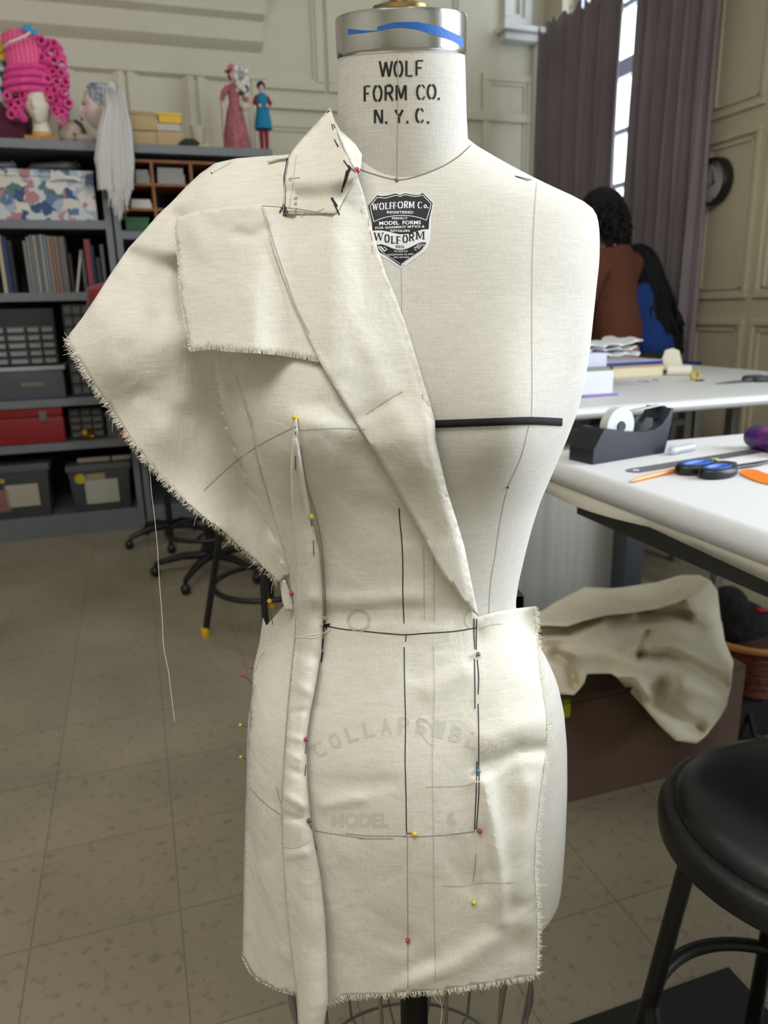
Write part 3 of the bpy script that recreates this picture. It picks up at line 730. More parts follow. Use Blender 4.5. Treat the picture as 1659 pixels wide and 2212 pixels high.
clr = rbf([(713,232,.665),(722,258,.640),(742,315,.612),(770,372,.590),(745,425,.588),(722,462,.584),(612,462,.594),(615,380,.618),(632,325,.640),(675,275,.655),(690,340,.618),(680,400,.602)])
def clY(x, y):
    b = body_min(clr(x, y), x, y, 0.012)
    if y > 385:
        k = min(1, (y-385)/45); k = k*k*(3-2*k); b = b*(1-k)+(lpY(x, y)-0.0014)*k
        if y > 420: b = min(b, lpY(x, y)-0.0014)
    if x < 640 and y > 330: b = min(b, slY(x, y)-0.003)
    return b
cloth('collar', col, clY, muslin, toile, step=7)
cs = [[(722,262),(728,268),(736,282),(752,296),(768,312),(782,334),(781,352),(776,374)], [(776,374),(764,360),(752,340),(742,315),(730,285),(722,262)]]
csr = rbf([(722,262,.640),(736,282,.628),(782,334,.610),(776,374,.600),(752,340,.603),(730,285,.62)])
cloth('collar_stand', cs, lambda x, y: body_min(csr(x, y), x, y, 0.003), muslin, toile, step=5)
# ================================================================= marks, lettering, pins
ALL = bvh_of([TM, nm, capm]+list(CLOTH.values()))
CL = bvh_of(list(CLOTH.values()))
def surf(px, py, bv, off):
    d = ray(px, py).normalized(); r = bv.ray_cast(CAM, d)
    if r[0] is None: return None
    return r[0]-d*off
def ribbon(mb, pts, w, bv, off=0.0004, smooth=True, taper=False):
    """a drawn line of width w pixels lying on a surface"""
    p = crom(pts, 5) if smooth and len(pts) > 2 else pts
    q = [p[0]]
    for a, b in zip(p[:-1], p[1:]):
        L = math.hypot(b[0]-a[0], b[1]-a[1]); k = max(1, int(L/5))
        for i in range(1, k+1): q.append((a[0]+(b[0]-a[0])*i/k, a[1]+(b[1]-a[1])*i/k))
    prev = None; n = len(q)
    for i, (x, y) in enumerate(q):
        a, b = q[max(i-1, 0)], q[min(i+1, n-1)]; dx, dy = b[0]-a[0], b[1]-a[1]; L = math.hypot(dx, dy) or 1
        ww = w*0.5*(1 if not taper else (0.35+0.65*math.sin(PI*min(1, max(0, i/max(1, n-1))))))
        nx, ny = -dy/L*ww, dx/L*ww
        A, B = surf(x+nx, y+ny, bv, off), surf(x-nx, y-ny, bv, off)
        if A is None or B is None or (A-B).length > 0.02: prev = None; continue
        k = len(mb.v); mb.v += [tuple(A), tuple(B)]
        if prev is not None and (Vector(mb.v[prev])-A).length < 0.02: mb.f.append((prev, prev+1, k+1, k))
        prev = k
def fillpoly(mb, poly, bv, off=0.0004, step=6):
    n = len(poly); P = dens(poly, 3); pts = [Vector(p) for p in P]; m = len(pts)
    xs = [p[0] for p in P]; ys = [p[1] for p in P]
    y = min(ys)+step/2
    while y < max(ys):
        x = min(xs)+step/2
        while x < max(xs):
            if min((px-x)**2+(py-y)**2 for px, py in P) > (step*0.5)**2: pts.append(Vector((x, y)))
            x += step
        y += step
    vo, eo, fo, *_ = delaunay_2d_cdt(pts, [(i, (i+1) % m) for i in range(m)], [list(range(m))], 1, 1e-4)
    k = len(mb.v); vs = [surf(p.x, p.y, bv, off) for p in vo]
    mb.v += [tuple(v) if v else (0, 0, 0) for v in vs]
    mb.f += [tuple(i+k for i in f) for f in fo if all(vs[i] is not None for i in f)]
def marks(name, mat, parent, fn):
    m = MB(); m.keepn = True; fn(m); o = m.build(name, mat, parent, world=True); return o
pencil = M('pencil_grey', (160, 156, 149), 0.9); pencil_f = M('faint_pencil', (196, 191, 180), 0.9); ink = M('black_ink', (38, 38, 42), 0.8)
black_thread = M('black_thread', (24, 24, 30), 0.8)
def f_(m):
    for pts in ([(566,444),(620,448),(722,464)], [(575,468),(590,520),(612,585),(638,660),(668,722)], [(603,455),(660,458),(720,468)],
                [(641,930),(652,985),(664,1050),(682,1112),(694,1170),(700,1240),(704,1330)],  # shade along the pinched fold's stitching, drawn as a grey line
                [(880,1806),(880,1900),(881,2000),(881,2138)], [(440,1060),(500,1005),(560,962),(632,924)],
                [(530,1688),(548,1712),(575,1738),(606,1760)], [(597,1700),(602,1720),(606,1735)],
                [(680,1795),(730,1803),(790,1812)], [(745,1801),(800,1806),(880,1806)], [(775,1812),(850,1812)], [(870,1808),(950,1805),(1027,1796)], [(985,1802),(1025,1797)],
                [(1028,1845),(1026,1875),(1022,1905)], [(623,387),(648,383)], [(623,387),(630,383)], [(623,387),(630,392)],
                [(1004,1165),(1006,1195),(1014,1230)], [(1004,1165),(1012,1185),(1018,1225)],
                [(795,470),(797,488)], [(800,498),(804,520)], [(803,530),(805,548)], [(780,452),(783,462)],
                [(912,852),(914,862)], [(1008,1190),(1013,1220)]):
        ribbon(m, pts, 1.7, CL)
marks('pencil_marks_and_fold_shade', pencil, toile, f_)
def f_(m):
    for pts in ([(936,1395),(938,1500),(934,1640),(936,1800),(937,1950),(941,2124)], [(915,1180),(917,1340)], [(937,1180),(938,1345)],
                [(1035,1360),(1060,1350),(1085,1348)], [(905,1550),(902,1570),(925,1605),(940,1610)], [(905,1550),(925,1560),(937,1580)],
                [(955,1914),(1000,1915),(1040,1908),(1110,1908)], [(660,452),(650,470)], [(680,458),(700,450)],
                [(612,1830),(640,1832),(672,1815)], [(460,372),(500,350)], [(640,930),(720,925),(790,927)], [(790,895),(830,868),(870,845)],
                [(640,335),(632,400),(625,445)], [(920,1700),(1000,1698),(1025,1690)]):
        ribbon(m, pts, 2.0, CL)
    for cx, cy, r in ((775, 1341, 21), (775, 1341, 25)): ribbon(m, [(cx+r*math.cos(a), cy+r*0.92*math.sin(a)) for a in np.linspace(0, 6.28, 26)], 2.0, CL)
    ribbon(m, [(1030+26*math.cos(a), 1338+24*math.sin(a)) for a in np.linspace(2.2, 4.4, 12)], 2, CL)
marks('faint_pencil_marks', pencil_f, toile, f_)
def f_(m):
    for pts in ([(862,1098),(864,1130),(868,1170),(870,1220),(870,1280),(872,1330),(873,1347)], [(877,1372),(876,1386)], [(873,1398),(874,1480),(876,1560),(875,1640),(877,1720),(878,1790),(880,1803)],
                [(704,1352),(740,1359),(790,1364),(830,1368),(873,1371),(920,1368),(980,1364),(1030,1356)],
                [(1024,1336),(1024,1370),(1026,1402)], [(1030,1337),(1029,1370),(1029,1404)], [(1025,1423),(1026,1470),(1026,1531)], [(1031,1425),(1034,1460),(1033,1500)],
                [(1033,1520),(1034,1580),(1034,1660)], [(1030,1645),(1029,1700),(1025,1793)], [(1035,1660),(1034,1720),(1029,1792)]):
        ribbon(m, pts, 2.3, CL)
marks('ink_lines', ink, toile, f_)
def f_(m):
    ribbon(m, [(621,342),(618,362),(614,385),(615,410),(614,440),(613,462)], 4, ALL, 0.0008)
    for a, b in (((613,440),(604,460)), ((613,440),(612,466)), ((614,442),(622,462)), ((614,450),(618,468))): ribbon(m, [a, b], 2.6, ALL, 0.0008)
    for a, b, w in (((755,362),(741,405),5), ((749,368),(738,416),3), ((716,427),(728,446),5), ((722,440),(733,464),3.5), ((742,346),(758,368),2.5), ((752,356),(768,372),2)): ribbon(m, [a, b], w, ALL, 0.0008)
    for a, b in (((706,243),(713,238)), ((716,268),(720,280)), ((720,268),(724,276)), ((722,300),(730,317)), ((723,302),(727,312)), ((724,306),(731,316))): ribbon(m, [a, b], 2, ALL, 0.0008)
    for a, b in (((698,1345),(712,1354)), ((699,1352),(713,1348)), ((700,1343),(706,1358)), ((697,1356),(711,1351)), ((698,1380),(696,1402)), ((697,1408),(694,1430)), ((694,1350),(699,1362))): ribbon(m, [a, b], 2.8, ALL, 0.0008)
    for a, b in (((381,408),(386,402)), ((384,412),(389,406)), ((455,373),(459,374))): ribbon(m, [a, b], 2.2, ALL, 0.0008)
marks('black_basting_stitches', black_thread, toile, f_)
def f_(m):
    for pts in ([(632,1372),(650,1376),(680,1376),(710,1362)], [(634,1378),(660,1374),(700,1366)], [(690,1350),(712,1344)], [(700,1372),(714,1358)],
                [(850,1072),(862,1080)], [(846,1085),(858,1096)], [(540,766),(530,780)], [(548,768),(540,784)], [(600,766),(604,776)],
                [(575,1400),(560,1420),(552,1446)], [(800,1000),(806,1012)], [(870,1108),(876,1122)]):
        ribbon(m, pts, 1.8, ALL, 0.0012)
marks('loose_threads', thread, toile, f_)
# printed words of the form showing faintly through the muslin
def text_mesh(txt, bold=0.0):
    c = bpy.data.curves.new('t', 'FONT'); c.body = txt; c.size = 1; c.offset = bold; c.resolution_u = 3
    o = bpy.data.objects.new('t', c); link(o); bpy.context.view_layer.update()
    me = o.to_mesh(); vs = [tuple(v.co) for v in me.vertices]; fs = [tuple(p.vertices) for p in me.polygons]
    o.to_mesh_clear(); bpy.data.objects.remove(o); bpy.data.curves.remove(c); return vs, fs
def text_px(mb, txt, x0, y0, x1, y1, bv, off, bold=0.0, warp=None):
    vs, fs = text_mesh(txt, bold)
    if not vs: return
    ax0, ax1 = min(v[0] for v in vs), max(v[0] for v in vs); ay0, ay1 = min(v[1] for v in vs), max(v[1] for v in vs)
    k = len(mb.v); out = []
    for v in vs:
        t = (v[0]-ax0)/(ax1-ax0); s = (v[1]-ay0)/(ay1-ay0)
        x, y = x0+(x1-x0)*t, y1+(y0-y1)*s
        if warp: x, y = warp(x, y, t, s)
        out.append(surf(x, y, bv, off))
    mb.v += [tuple(p) if p else (0, 0, 0) for p in out]
    mb.f += [tuple(i+k for i in f) for f in fs if all(out[i] is not None for i in f)]
ghost = M('show_through_print', (206, 204, 194), 0.9)
def f_(m):
    word = 'COLLAPSIBLE'; R = 345; cx, cy = 872, 1912
    for i, ch in enumerate(word[:]):
        a = R_(-32+64*i/(len(word)-1))
        px, py = cx+R*math.sin(a), cy-R*math.cos(a)
        def wp(x, y, t, s, a=a, px=px, py=py):
            lx, ly = (t-0.5)*24, -(s-0.5)*36
            return px+lx*math.cos(a)-ly*math.sin(a), py+lx*math.sin(a)+ly*math.cos(a)
        text_px(m, ch, 0, 0, 1, 1, CL, 0.0003, 0.03, wp)
    text_px(m, 'MODEL', 716, 1756, 840, 1788, CL, 0.0003, 0.04)
    text_px(m, '6', 966, 1752, 985, 1786, CL, 0.0003, 0.04)
marks('show_through_lettering', ghost, toile, f_)
# ------------------------------------------------------------ stroke letters
GL = {
 'W': [[(0,1),(.25,0)],[(.25,0),(.5,.95)],[(.5,.95),(.75,0)],[(.75,0),(1,1)]],
 'O': [[(.42,.0),(.15,.12),(0,.5),(.15,.88),(.42,1)],[(.58,0),(.85,.12),(1,.5),(.85,.88),(.58,1)]],
 'L': [[(.05,1),(.05,0)],[(.18,0),(.9,0)]],
 'F': [[(.05,1),(.05,0)],[(.18,1),(.9,1)],[(.18,.52),(.7,.52)]],
 'R': [[(.05,1),(.05,0)],[(.2,1),(.7,1),(.92,.78),(.7,.52),(.2,.5)],[(.5,.46),(.95,0)]],
 'M': [[(.03,0),(.03,1)],[(.12,1),(.5,.12)],[(.5,.12),(.88,1)],[(.97,1),(.97,0)]],
 'C': [[(.42,.0),(.15,.12),(0,.5),(.15,.88),(.42,1)],[(.58,1),(.8,.97),(.95,.78)],[(.58,0),(.8,.03),(.95,.2)]],
 'N': [[(.05,0),(.05,1)],[(.12,1),(.88,.0)],[(.95,0),(.95,1)]],
 'Y': [[(0,1),(.45,.5)],[(1,1),(.55,.5)],[(.5,.44),(.5,0)]],
 '.': [[(.3,0),(.5,0)]], 'o': [[(.5,0),(.1,.25),(.5,.55)],[(.5,0),(.9,.25),(.5,.55)]]}
def letter(m, ch, x, y, w, h, thick, thin, bv, off, serif=False, shr=0.0):
    for st in GL[ch]:
        dx, dy = st[-1][0]-st[0][0], st[-1][1]-st[0][1]
        tk = thick if abs(dy) > 0.35 else thin
        if ch in 'WMN' and dx*dy > 0 and serif: tk = thin
        if ch == '.': tk = thick*1.1
        pts = [(x+q[0]*w, y-q[1]*h) for q in st]
        if ch == '.': pts = [(x+w*.25, y-thick*0.5), (x+w*.25+thick, y-thick*0.5)]
        ribbon(m, pts, tk, bv, off, smooth=len(pts) > 2)
        if serif and abs(dy) > 0.6 and ch not in 'OCo.':
            for q in (st[0], st[-1]):
                if ch in 'WM' and q[1] < 0.5 and ch == 'W': continue
                if ch == 'M' and 0.1 < q[0] < 0.9: continue
                ribbon(m, [(x+q[0]*w-thick*0.9, y-q[1]*h+(thin*.4 if q[1] > .5 else -thin*.4)), (x+q[0]*w+thick*0.9, y-q[1]*h+(thin*.4 if q[1] > .5 else -thin*.4))], thin, bv, off, False)
        if serif and ch in 'FL' and abs(dx) > 0.5: ribbon(m, [(x+.9*w, y-st[0][1]*h), (x+.9*w, y-st[0][1]*h+(0.2*h if st[0][1] > .5 else -0.2*h))], thin, bv, off, False)
FB_ = bvh_of([TM, nm])
def f_(m):
    for ch, x, y, w, h in (('W',820,165,27,33),('O',852,165,17,33),('L',877,164,16,33),('F',899,163,17,32),
                        ('F',787,219,14,33),('O',807,218,17,33),('R',832,217,17,32),('M',856,216,21,32),('C',901,214,17,30),('O',924,213,17,30),('.',944,216,6,6),
                        ('N',809,266,17,29),('.',830,267,6,6),('Y',854,265,16,28),('.',876,266,6,6),('C',899,264,16,29),('.',921,267,6,6)):
        letter(m, ch, x, y, w, h, 4.9, 3.1, FB_, 0.0003)
marks('stencil_lettering', M('stencil_ink', (42, 40, 40), 0.8), form, f_)
# ------------------------------------------------------------ maker's sticker on the chest
def sc(p): return (760+p[0]*0.1326, 380+p[1]*0.1326)
outer = [sc(p) for p in [(250,490),(415,300),(480,318),(560,312),(640,290),(700,273),(745,276),(785,300),(830,276),(890,270),(960,288),(1040,298),(1100,290),(1155,260),(1335,435),(1312,560),(1290,680),(1288,870),(1278,1050),(1240,1165),(1190,1230),(1080,1310),(980,1380),(870,1468),(848,1440),(800,1510),(700,1440),(560,1350),(470,1310),(400,1150),(350,1000),(320,870),(320,760),(290,650)]]
up = [sc(p) for p in [(262,488),(415,312),(480,328),(560,322),(640,303),(700,285),(745,290),(785,315),(830,290),(890,283),(960,300),(1040,310),(1100,305),(1155,275),(1318,440),(1295,560),(1262,700),(1252,865),(1150,872),(1040,905),(950,935),(870,948),(780,948),(690,930),(600,905),(500,888),(400,885),(332,895),(328,760),(300,640)]]
lo = [sc(p) for p in [(388,1125),(480,1112),(560,1135),(660,1180),(740,1200),(820,1202),(900,1185),(1000,1140),(1090,1092),(1150,1080),(1212,1085),(1180,1160),(1080,1250),(960,1330),(840,1418),(830,1400),(800,1470),(700,1400),(560,1300),(450,1240)]]
lbl = M('sticker_white', (222, 224, 230), 0.35, spec=0.4); lbk = M('sticker_black', (20, 20, 23), 0.5, noise=(60, (50, 50, 54), 0.5, 0.8), spec=0.2)
st = marks('maker_sticker', lbl, form, lambda m: fillpoly(m, outer, FB_, 0.0003, 5))
def f_(m): fillpoly(m, up, FB_, 0.00045, 5); fillpoly(m, lo, FB_, 0.00045, 5)
marks('black_print', lbk, st, f_)
def f_(m):
    o = 0.0006
    ribbon(m, [sc(p) for p in [(298,490),(415,348),(550,362),(640,335),(710,315),(745,318),(785,338),(830,315),(890,308),(960,325),(1040,335),(1100,325),(1155,310),(1292,450),(1265,560),(1215,720)]], 1.4, FB_, o, False)
    ribbon(m, [sc(p) for p in [(1215,720),(1100,680),(960,652),(780,645),(600,662),(470,698),(360,745)]], 1.4, FB_, o)
    ribbon(m, [sc(p) for p in [(360,745),(325,620),(298,490)]], 1.4, FB_, o, False)
    ribbon(m, [sc(p) for p in [(425,1140),(470,1220),(600,1310),(800,1440)]], 1.0, FB_, o); ribbon(m, [sc(p) for p in [(1185,1110),(1150,1190),(1050,1270),(850,1400)]], 1.2, FB_, o)
    for a, b in (((425,1140),(500,1230)),((450,1140),(520,1215)),((475,1145),(540,1225)),((520,1150),(575,1200)),((520,1235),(575,1195)),((1040,1165),(1090,1110)),((1060,1180),(1125,1105)),((1085,1190),(1165,1105)),((1015,1185),(1055,1215)),((1015,1165),(1045,1170))): ribbon(m, [sc(a), sc(b)], 1.5, FB_, o, False)
    xs = [335,445,545,615,675,745,850,930]; ws = [95,85,62,55,55,92,70,90]
    for ch, x, w in zip('WOLFFORM', xs, ws):
        t = (x-335)/600; px, py = sc((x+8, 555-28*math.sin(t*1.6)+(-6 if t > .6 else 0)))
        letter(m, ch, px, py, (w-18)*0.1326, 103*0.1326, 2.4, 1.1, FB_, o, True)
    px, py = sc((1080, 525)); letter(m, 'C', px, py, 8.5, 13.2, 2.3, 1.1, FB_, o); px, py = sc((1170, 522)); letter(m, 'o', px, py, 7, 13.2, 2.1, 1.3, FB_, o); px, py = sc((1222, 528)); letter(m, '.', px, py, 5, 5, 2.4, 2, FB_, o)
    arc = lambda amp: (lambda x, y, t, s: (x, y+amp*(2*t-1)**2))
    def tx(s_, x0, y0, x1, y1, b=0.0, w=None): a = sc((x0, y0)); c = sc((x1, y1)); text_px(m, s_, a[0], a[1], c[0], c[1], FB_, o, b, w)
    tx('REGISTERED', 572, 572, 1005, 612, 0.02); tx('PERFECT', 655, 672, 908, 708, 0.02)
    tx('MODEL  FORMS', 445, 728, 1125, 790, 0.025, lambda x, y, t, s: (x, y+(1.8*(1-t)**2)))
    tx("FOR GARMENT M'F'R'S &", 382, 812, 1188, 850, 0.02, lambda x, y, t, s: (x, y+(2.4*(1-t)**2-1.0*t)))
    tx('RETAILERS', 630, 876, 945, 912, 0.02)
    tx('P.O. BOX 510', 688, 1212, 906, 1240, 0.02); tx('ENGLEWOOD, N.J. 07631', 592, 1264, 1005, 1298, 0.02, lambda x, y, t, s: (x, y+1.5*(1-t)-.5)); tx('(201) 567-6550', 680, 1312, 932, 1344, 0.02)
marks('white_lettering', lbl, st, f_)
def f_(m):
    o = 0.00055
    dat = [('W',358,925,160,125),('O',530,955,90,125),('L',640,980,75,118),('F',725,985,80,120),('O',825,965,92,120),('R',930,935,95,122),('M',1045,905,140,125)]
    for ch, x, y, w, h in dat:
        px, py = sc((x+10, y+h)); letter(m, ch, px, py, (w-24)*0.1326, h*0.1326, 3.2, 1.5, FB_, o, True)
    a = sc((716, 1130)); c = sc((866, 1174)); text_px(m, 'REG.', a[0], a[1], c[0], c[1], FB_, o, 0.01)
marks('dark_lettering', lbk, st, f_)
# ------------------------------------------------------------ seams, tape and marks on the form
seam_m = M('seam_thread', (178, 171, 154), 0.9)  # seam thread, a little darker than the linen
def f_(m):
    for pts, w in (([(858,122),(859,200),(858,300),(857,385)], 1.8), ([(866,560),(868,700),(870,900)], 1.8),
                   ([(1160,385),(1155,450),(1150,560),(1149,700),(1149,880),(1140,930),(1125,990),(1098,1052),(1082,1120),(1070,1200),(1060,1260),(1056,1335)], 1.8),
                   ([(1020,309),(1060,332),(1100,354),(1150,380),(1200,405),(1250,428),(1285,447),(1297,480),(1298,540)], 1.6)):
        ribbon(m, pts, w, FB_, 0.0003)
marks('stitched_seams', seam_m, form, f_)
def f_(m): ribbon(m, [(735,345),(760,358),(800,374),(857,388),(900,381),(950,362),(990,338),(1018,312)], 2.4, FB_, 0.0003)
marks('neckline_seam', M('neckline_thread', (128, 120, 106), 0.9), form, f_)
def f_(m):
    ribbon(m, [(1113,380),(1148,389)], 1.6, FB_); ribbon(m, [(1113,381),(1142,391)], 1.2, FB_)
marks('ink_tick', ink, form, f_)
# blue masking tape on the cap
tp = [(751,62),(790,66),(815,66),(815,58),(850,48),(900,47),(950,57),(985,73),(1001,82),(1002,103),(975,88),(940,76),(900,64),(870,60),(840,62),(812,68),(780,72),(752,75)]
marks('blue_tape', M('blue_masking_tape', (42, 108, 196), 0.6, bump=(500, 0.3)), form, lambda m: fillpoly(m, tp, bvh_of([capm]), 0.0003, 5))
# black cotton tape round the bust
def f_(m):
    ctr = crom([(920,917),(1000,914),(1080,911),(1140,909),(1180,910),(1214,912)], 10)
    ribbon(m, ctr, 16.5, FB_, 0.0016, False)
tape = marks('bust_tape', M('black_cotton_tape', (18, 18, 21), 0.9, bump=(900, 0.4)), None, f_)
tape.parent = None
tape['label'] = 'black cotton tape pinned across the bare right bust of the form'; tape['category'] = 'tape'
sd = tape.modifiers.new('t', 'SOLIDIFY'); sd.thickness = 0.0011; sd.offset = 0
m = MB(); pts = []
for x, y in crom([(1211,918),(1222,915),(1224,930),(1218,944),(1223,940),(1216,935),(1214,938)], 5):
    h = surf(x, y, FB_, 0.001)
    if h: pts.append(h)
m.tube(pts, 0.00035, 5); m.build('loose_thread', black_thread, tape, world=False)
# black elastic round the waist, seen at the sides
wz = atY(1117, 1303, 0.69).z; el = MB(); nn = 64; iz = int((wz-ZBOT)/(ZTOP-ZBOT)*(nring-1))
ring = [Vector(TM.v[iz*nth+int(j*nth/nn)]) for j in range(nn)]
cc = Vector((AXX, YC, wz)); pr_ = []
for q in (-0.018, 0.003):
    for e in (1.02, 1.085):
        pr_ += [Vector((cc.x+(p.x-cc.x)*e, cc.y+(p.y-cc.y)*e, wz+q)) for p in ring]
for j in range(nn):
    k = (j+1) % nn
    if ring[j].y < YC-0.005: continue
    el.f += [(j, k, nn*2+k, nn*2+j), (nn+j, nn*3+j, nn*3+k, nn+k), (j, nn+j, nn+k, k), (nn*2+j, nn*2+k, nn*3+k, nn*3+j)]
el.v = [tuple(v) for v in pr_]
elo = el.build('waist_elastic', M('black_elastic', (20, 20, 22), 0.8), None, world=True)
tagp(elo, 'black elastic band round the back of the form at the waist', 'elastic band')
# ------------------------------------------------------------ pins
steel = M('pin_steel', (120, 118, 114), 0.3, 1.0)
COL = {'yellow': (226, 190, 48), 'lime': (205, 205, 60), 'magenta': (168, 30, 98), 'red': (196, 30, 70), 'pink': (214, 60, 120), 'teal': (52, 120, 130), 'pewter': (120, 116, 112), 'dark': (70, 76, 66)}
def pin(px, py, c, sx, sy, label, r=0.0023, sy_abs=None, stick=0.004, grp=None):
    p = surf(px, py, ALL, 0) if sy_abs is None else None
    if p is None: p = atY(px, py, sy_abs or YC-0.03); stick = 0
    h = p-ray(px, py).normalized()*(stick*0.5+r*0.6)
    t = thing('straight_pin', label, 'pin', h, 0, 'glass headed pins in the muslin' if grp is None else grp)
    MB().ball((0, 0, 0), r, 18, 12).build('head', M('pin_head_'+c, COL[c], 0.15, coat=0.6, spec=0.6), t)
    if sx is not None:
        q = surf(sx, sy, ALL, 0.0006) if sy_abs is None else atY(sx, sy, sy_abs)
        if q is not None: MB().tube([(0, 0, 0), tuple(q-h)], 0.00042, 8).build('shaft', steel, t)
pin(637,902,'yellow',638,940,'yellow headed pin at the top of the pinched fold over the bust')
pin(673,1116,'lime',674,1136,'pearly yellow pin halfway up the pinched fold above the waist')
pin(700,1335,'yellow',702,1352,'yellow headed pin on the waistline beside the pinched fold')
pin(582,1298,'yellow',589,1349,'yellow headed pin standing clear above the left hip edge', sy_abs=0.665)
pin(630,1282,'magenta',None,None,'dark magenta pin tucked under the sleeve at the left waist')
pin(541,1441,'pink',552,1450,'pink pin at the left hip, upper of the two reddish ones', sy_abs=0.70, r=0.0016)
pin(525,1459,'red',546,1476,'red pin sticking out at the left hip edge below the pink one', sy_abs=0.70, r=0.0018)
pin(519,1566,'yellow',540,1572,'plain yellow pin sticking out at the left hip edge', sy_abs=0.70, r=0.0018)
pin(520,1635,'lime',536,1642,'lime yellow pin sticking out of the left hip edge, lowest there', sy_abs=0.70, r=0.0017)
pin(662,1597,'magenta',660,1628,'magenta pin holding the pinched fold at hip level')
pin(668,1773,'dark',684,1836,'dark grey green pin at the left end of the hip line')
pin(895,1801,'yellow',882,1800,'yellow headed pin at the bottom of the centre line')
pin(1037,1796,'magenta',1030,1795,'magenta pin at the right end of the hip line')
pin(1033,1666,'teal',1031,1675,'teal pin on the right hand vertical line')
pin(1033,1413,'pewter',1028,1420,'pewter grey pin on the right hand line below the waist')
pin(1024,1949,'lime',1020,1956,'lime yellow pin low on the right of the skirt')
pin(881,2032,'magenta',881,2040,'magenta pin low on the centre line near the hem')
pin(771,368,'magenta',782,340,'magenta pin where the collar meets the neck')
pin(857,388,'pewter',None,None,'small metal pin head at the front neck point of the form', r=0.0017, stick=0, grp='bare metal pins in the form')
pin(1098,1052,'pewter',None,None,'small metal pin head below the bare right bust', r=0.0014, stick=0, grp='bare metal pins in the form')
for (a, b), (c, d) in (((638,985),(638,1015)), ((677,1168),(678,1198)), ((661,1652),(659,1676))):
    m = MB(); m.tube([surf(a, b, ALL, 0.0008), surf(c, d, ALL, 0.0008)], 0.0004, 6); m.build('pin_point', steel, toile, world=True)
# long loose thread hanging from the sleeve
pts = [atY(x, y, 0.62) for x, y in crom([(321,1004),(325,1030),(327,1060),(333,1110),(340,1180),(344,1250),(350,1330),(354,1400),(364,1450),(370,1500),(377,1558)], 4)]
m = MB(); m.tube(pts, 0.00028, 5); m.build('hanging_thread', thread, toile, world=True)
pts = [atY(x, y, 0.585) for x, y in crom([(953,2138),(950,2155),(955,2180),(950,2225)], 4)]
m = MB(); m.tube(pts, 0.00028, 5); m.build('hanging_thread', thread, toile, world=True)
# ================================================================= shelves on the left
pS = atZ(150, 1158, 0); VS = UVof(pS)[1]
def SU(px, py, dv=0.0): return atV(px, py, VS+dv)[0]
def SZ(px, py, dv=0.0): return atV(px, py, VS+dv)[1]
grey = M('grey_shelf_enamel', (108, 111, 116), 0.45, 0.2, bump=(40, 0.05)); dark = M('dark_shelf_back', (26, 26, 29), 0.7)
SD = 0.62
def room_thing(name, label, cat, u, v, z, group=None, rot=0.0): return thing(name, label, cat, RT(u, v, z), ROOM+rot, group)
lipy = [(302, 320), (475, 487), (632, 645), (862, 877), (958, 973)]
BZs = [SZ(110, a) for a, b in lipy]; kick = SZ(110, 1115)
uA, uB, uC, uD = SU(-420, 450), SU(238, 450), SU(243, 450), SU(588, 326)
def shelf_unit(label, u0, u1, zs_, open_left=True):
    t = room_thing('shelving_unit', label, 'shelf unit', u0, VS, 0)
    w = u1-u0; H = BZs[0]
    for k, z in enumerate(zs_):
        MB().box(0.002, 0, z-0.045, w-0.002, SD, z-0.035, 0).box(0.002, 0, z-0.035, w-0.002, 0.004, z, 0).box(0.002, 0.004, z-0.006, w-0.002, SD, z, 0).build('shelf_board', grey, t, flat=True)
    MB().box(0.002, 0.01, 0.0, w-0.002, 0.03, kick, 0.0).box(0.002, 0.03, kick-0.01, w-0.002, SD, kick).build('kick_plate', grey, t, flat=True)
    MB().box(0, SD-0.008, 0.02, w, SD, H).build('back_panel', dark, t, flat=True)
    for x in (0.0, w):
        s = 1 if x == 0 else -1
        MB().box(min(x, x+s*0.035), -0.003, 0, max(x, x+s*0.035), 0.001, H-0.002).box(min(x, x+s*0.004), 0, 0, max(x, x+s*0.004), 0.035, H-0.002).box(min(x, x+s*.004), SD-.035, 0, max(x, x+s*.004), SD, H).build('upright', grey, t, flat=True)
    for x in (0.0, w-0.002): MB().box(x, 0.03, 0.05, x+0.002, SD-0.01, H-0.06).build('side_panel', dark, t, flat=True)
    return t
shelf_unit('grey metal shelving bay nearest the left edge, holding the floral box and red case', uA, uB, BZs)
z2 = SZ(270, 498)
shelf_unit('grey metal shelving bay on the right, holding the wooden pigeonholes', uC, uD, [BZs[0], z2, BZs[2]-0.02, BZs[3], BZs[4]])
T0, T1, T2, T3, T4 = BZs
card = M('brown_cardboard', (188, 162, 122), 0.85, bump=(60, 0.1)); clear = M('cloudy_plastic', (120, 124, 130), 0.3, spec=0.5)
def rbox(name, label, cat, px0, px1, pyt, zb, pym, dv, depth, mat, group=None, bev=0.004, rot=0.0):
    """box whose front spans px0..px1 and whose top is seen at pyt"""
    u0, u1 = SU(px0, pym, dv), SU(px1, pym, dv); zt_ = SZ((px0+px1)/2, pyt, dv)
    t = room_thing(name, label, cat, (u0+u1)/2, VS+dv, zb+0.001, group, rot); w = u1-u0; h = max(0.01, zt_-zb-0.001)
    return t, w, h, depth
def simple_box(name, label, cat, px0, px1, pyt, zb, dv, depth, mat, group=None, lid=None, lidname='lid', rot=0.0):
    t, w, h, d = rbox(name, label, cat, px0, px1, pyt, zb, pyt+15, dv, depth, mat, group, rot=rot)
    MB().box(-w/2, 0, 0, w/2, d, h*0.8 if lid else h, 0.003).build('body', mat, t)
    if lid: MB().box(-w/2-0.004, -0.004, h*0.8, w/2+0.004, d+0.004, h, 0.003).build(lidname, lid, t)
    return t
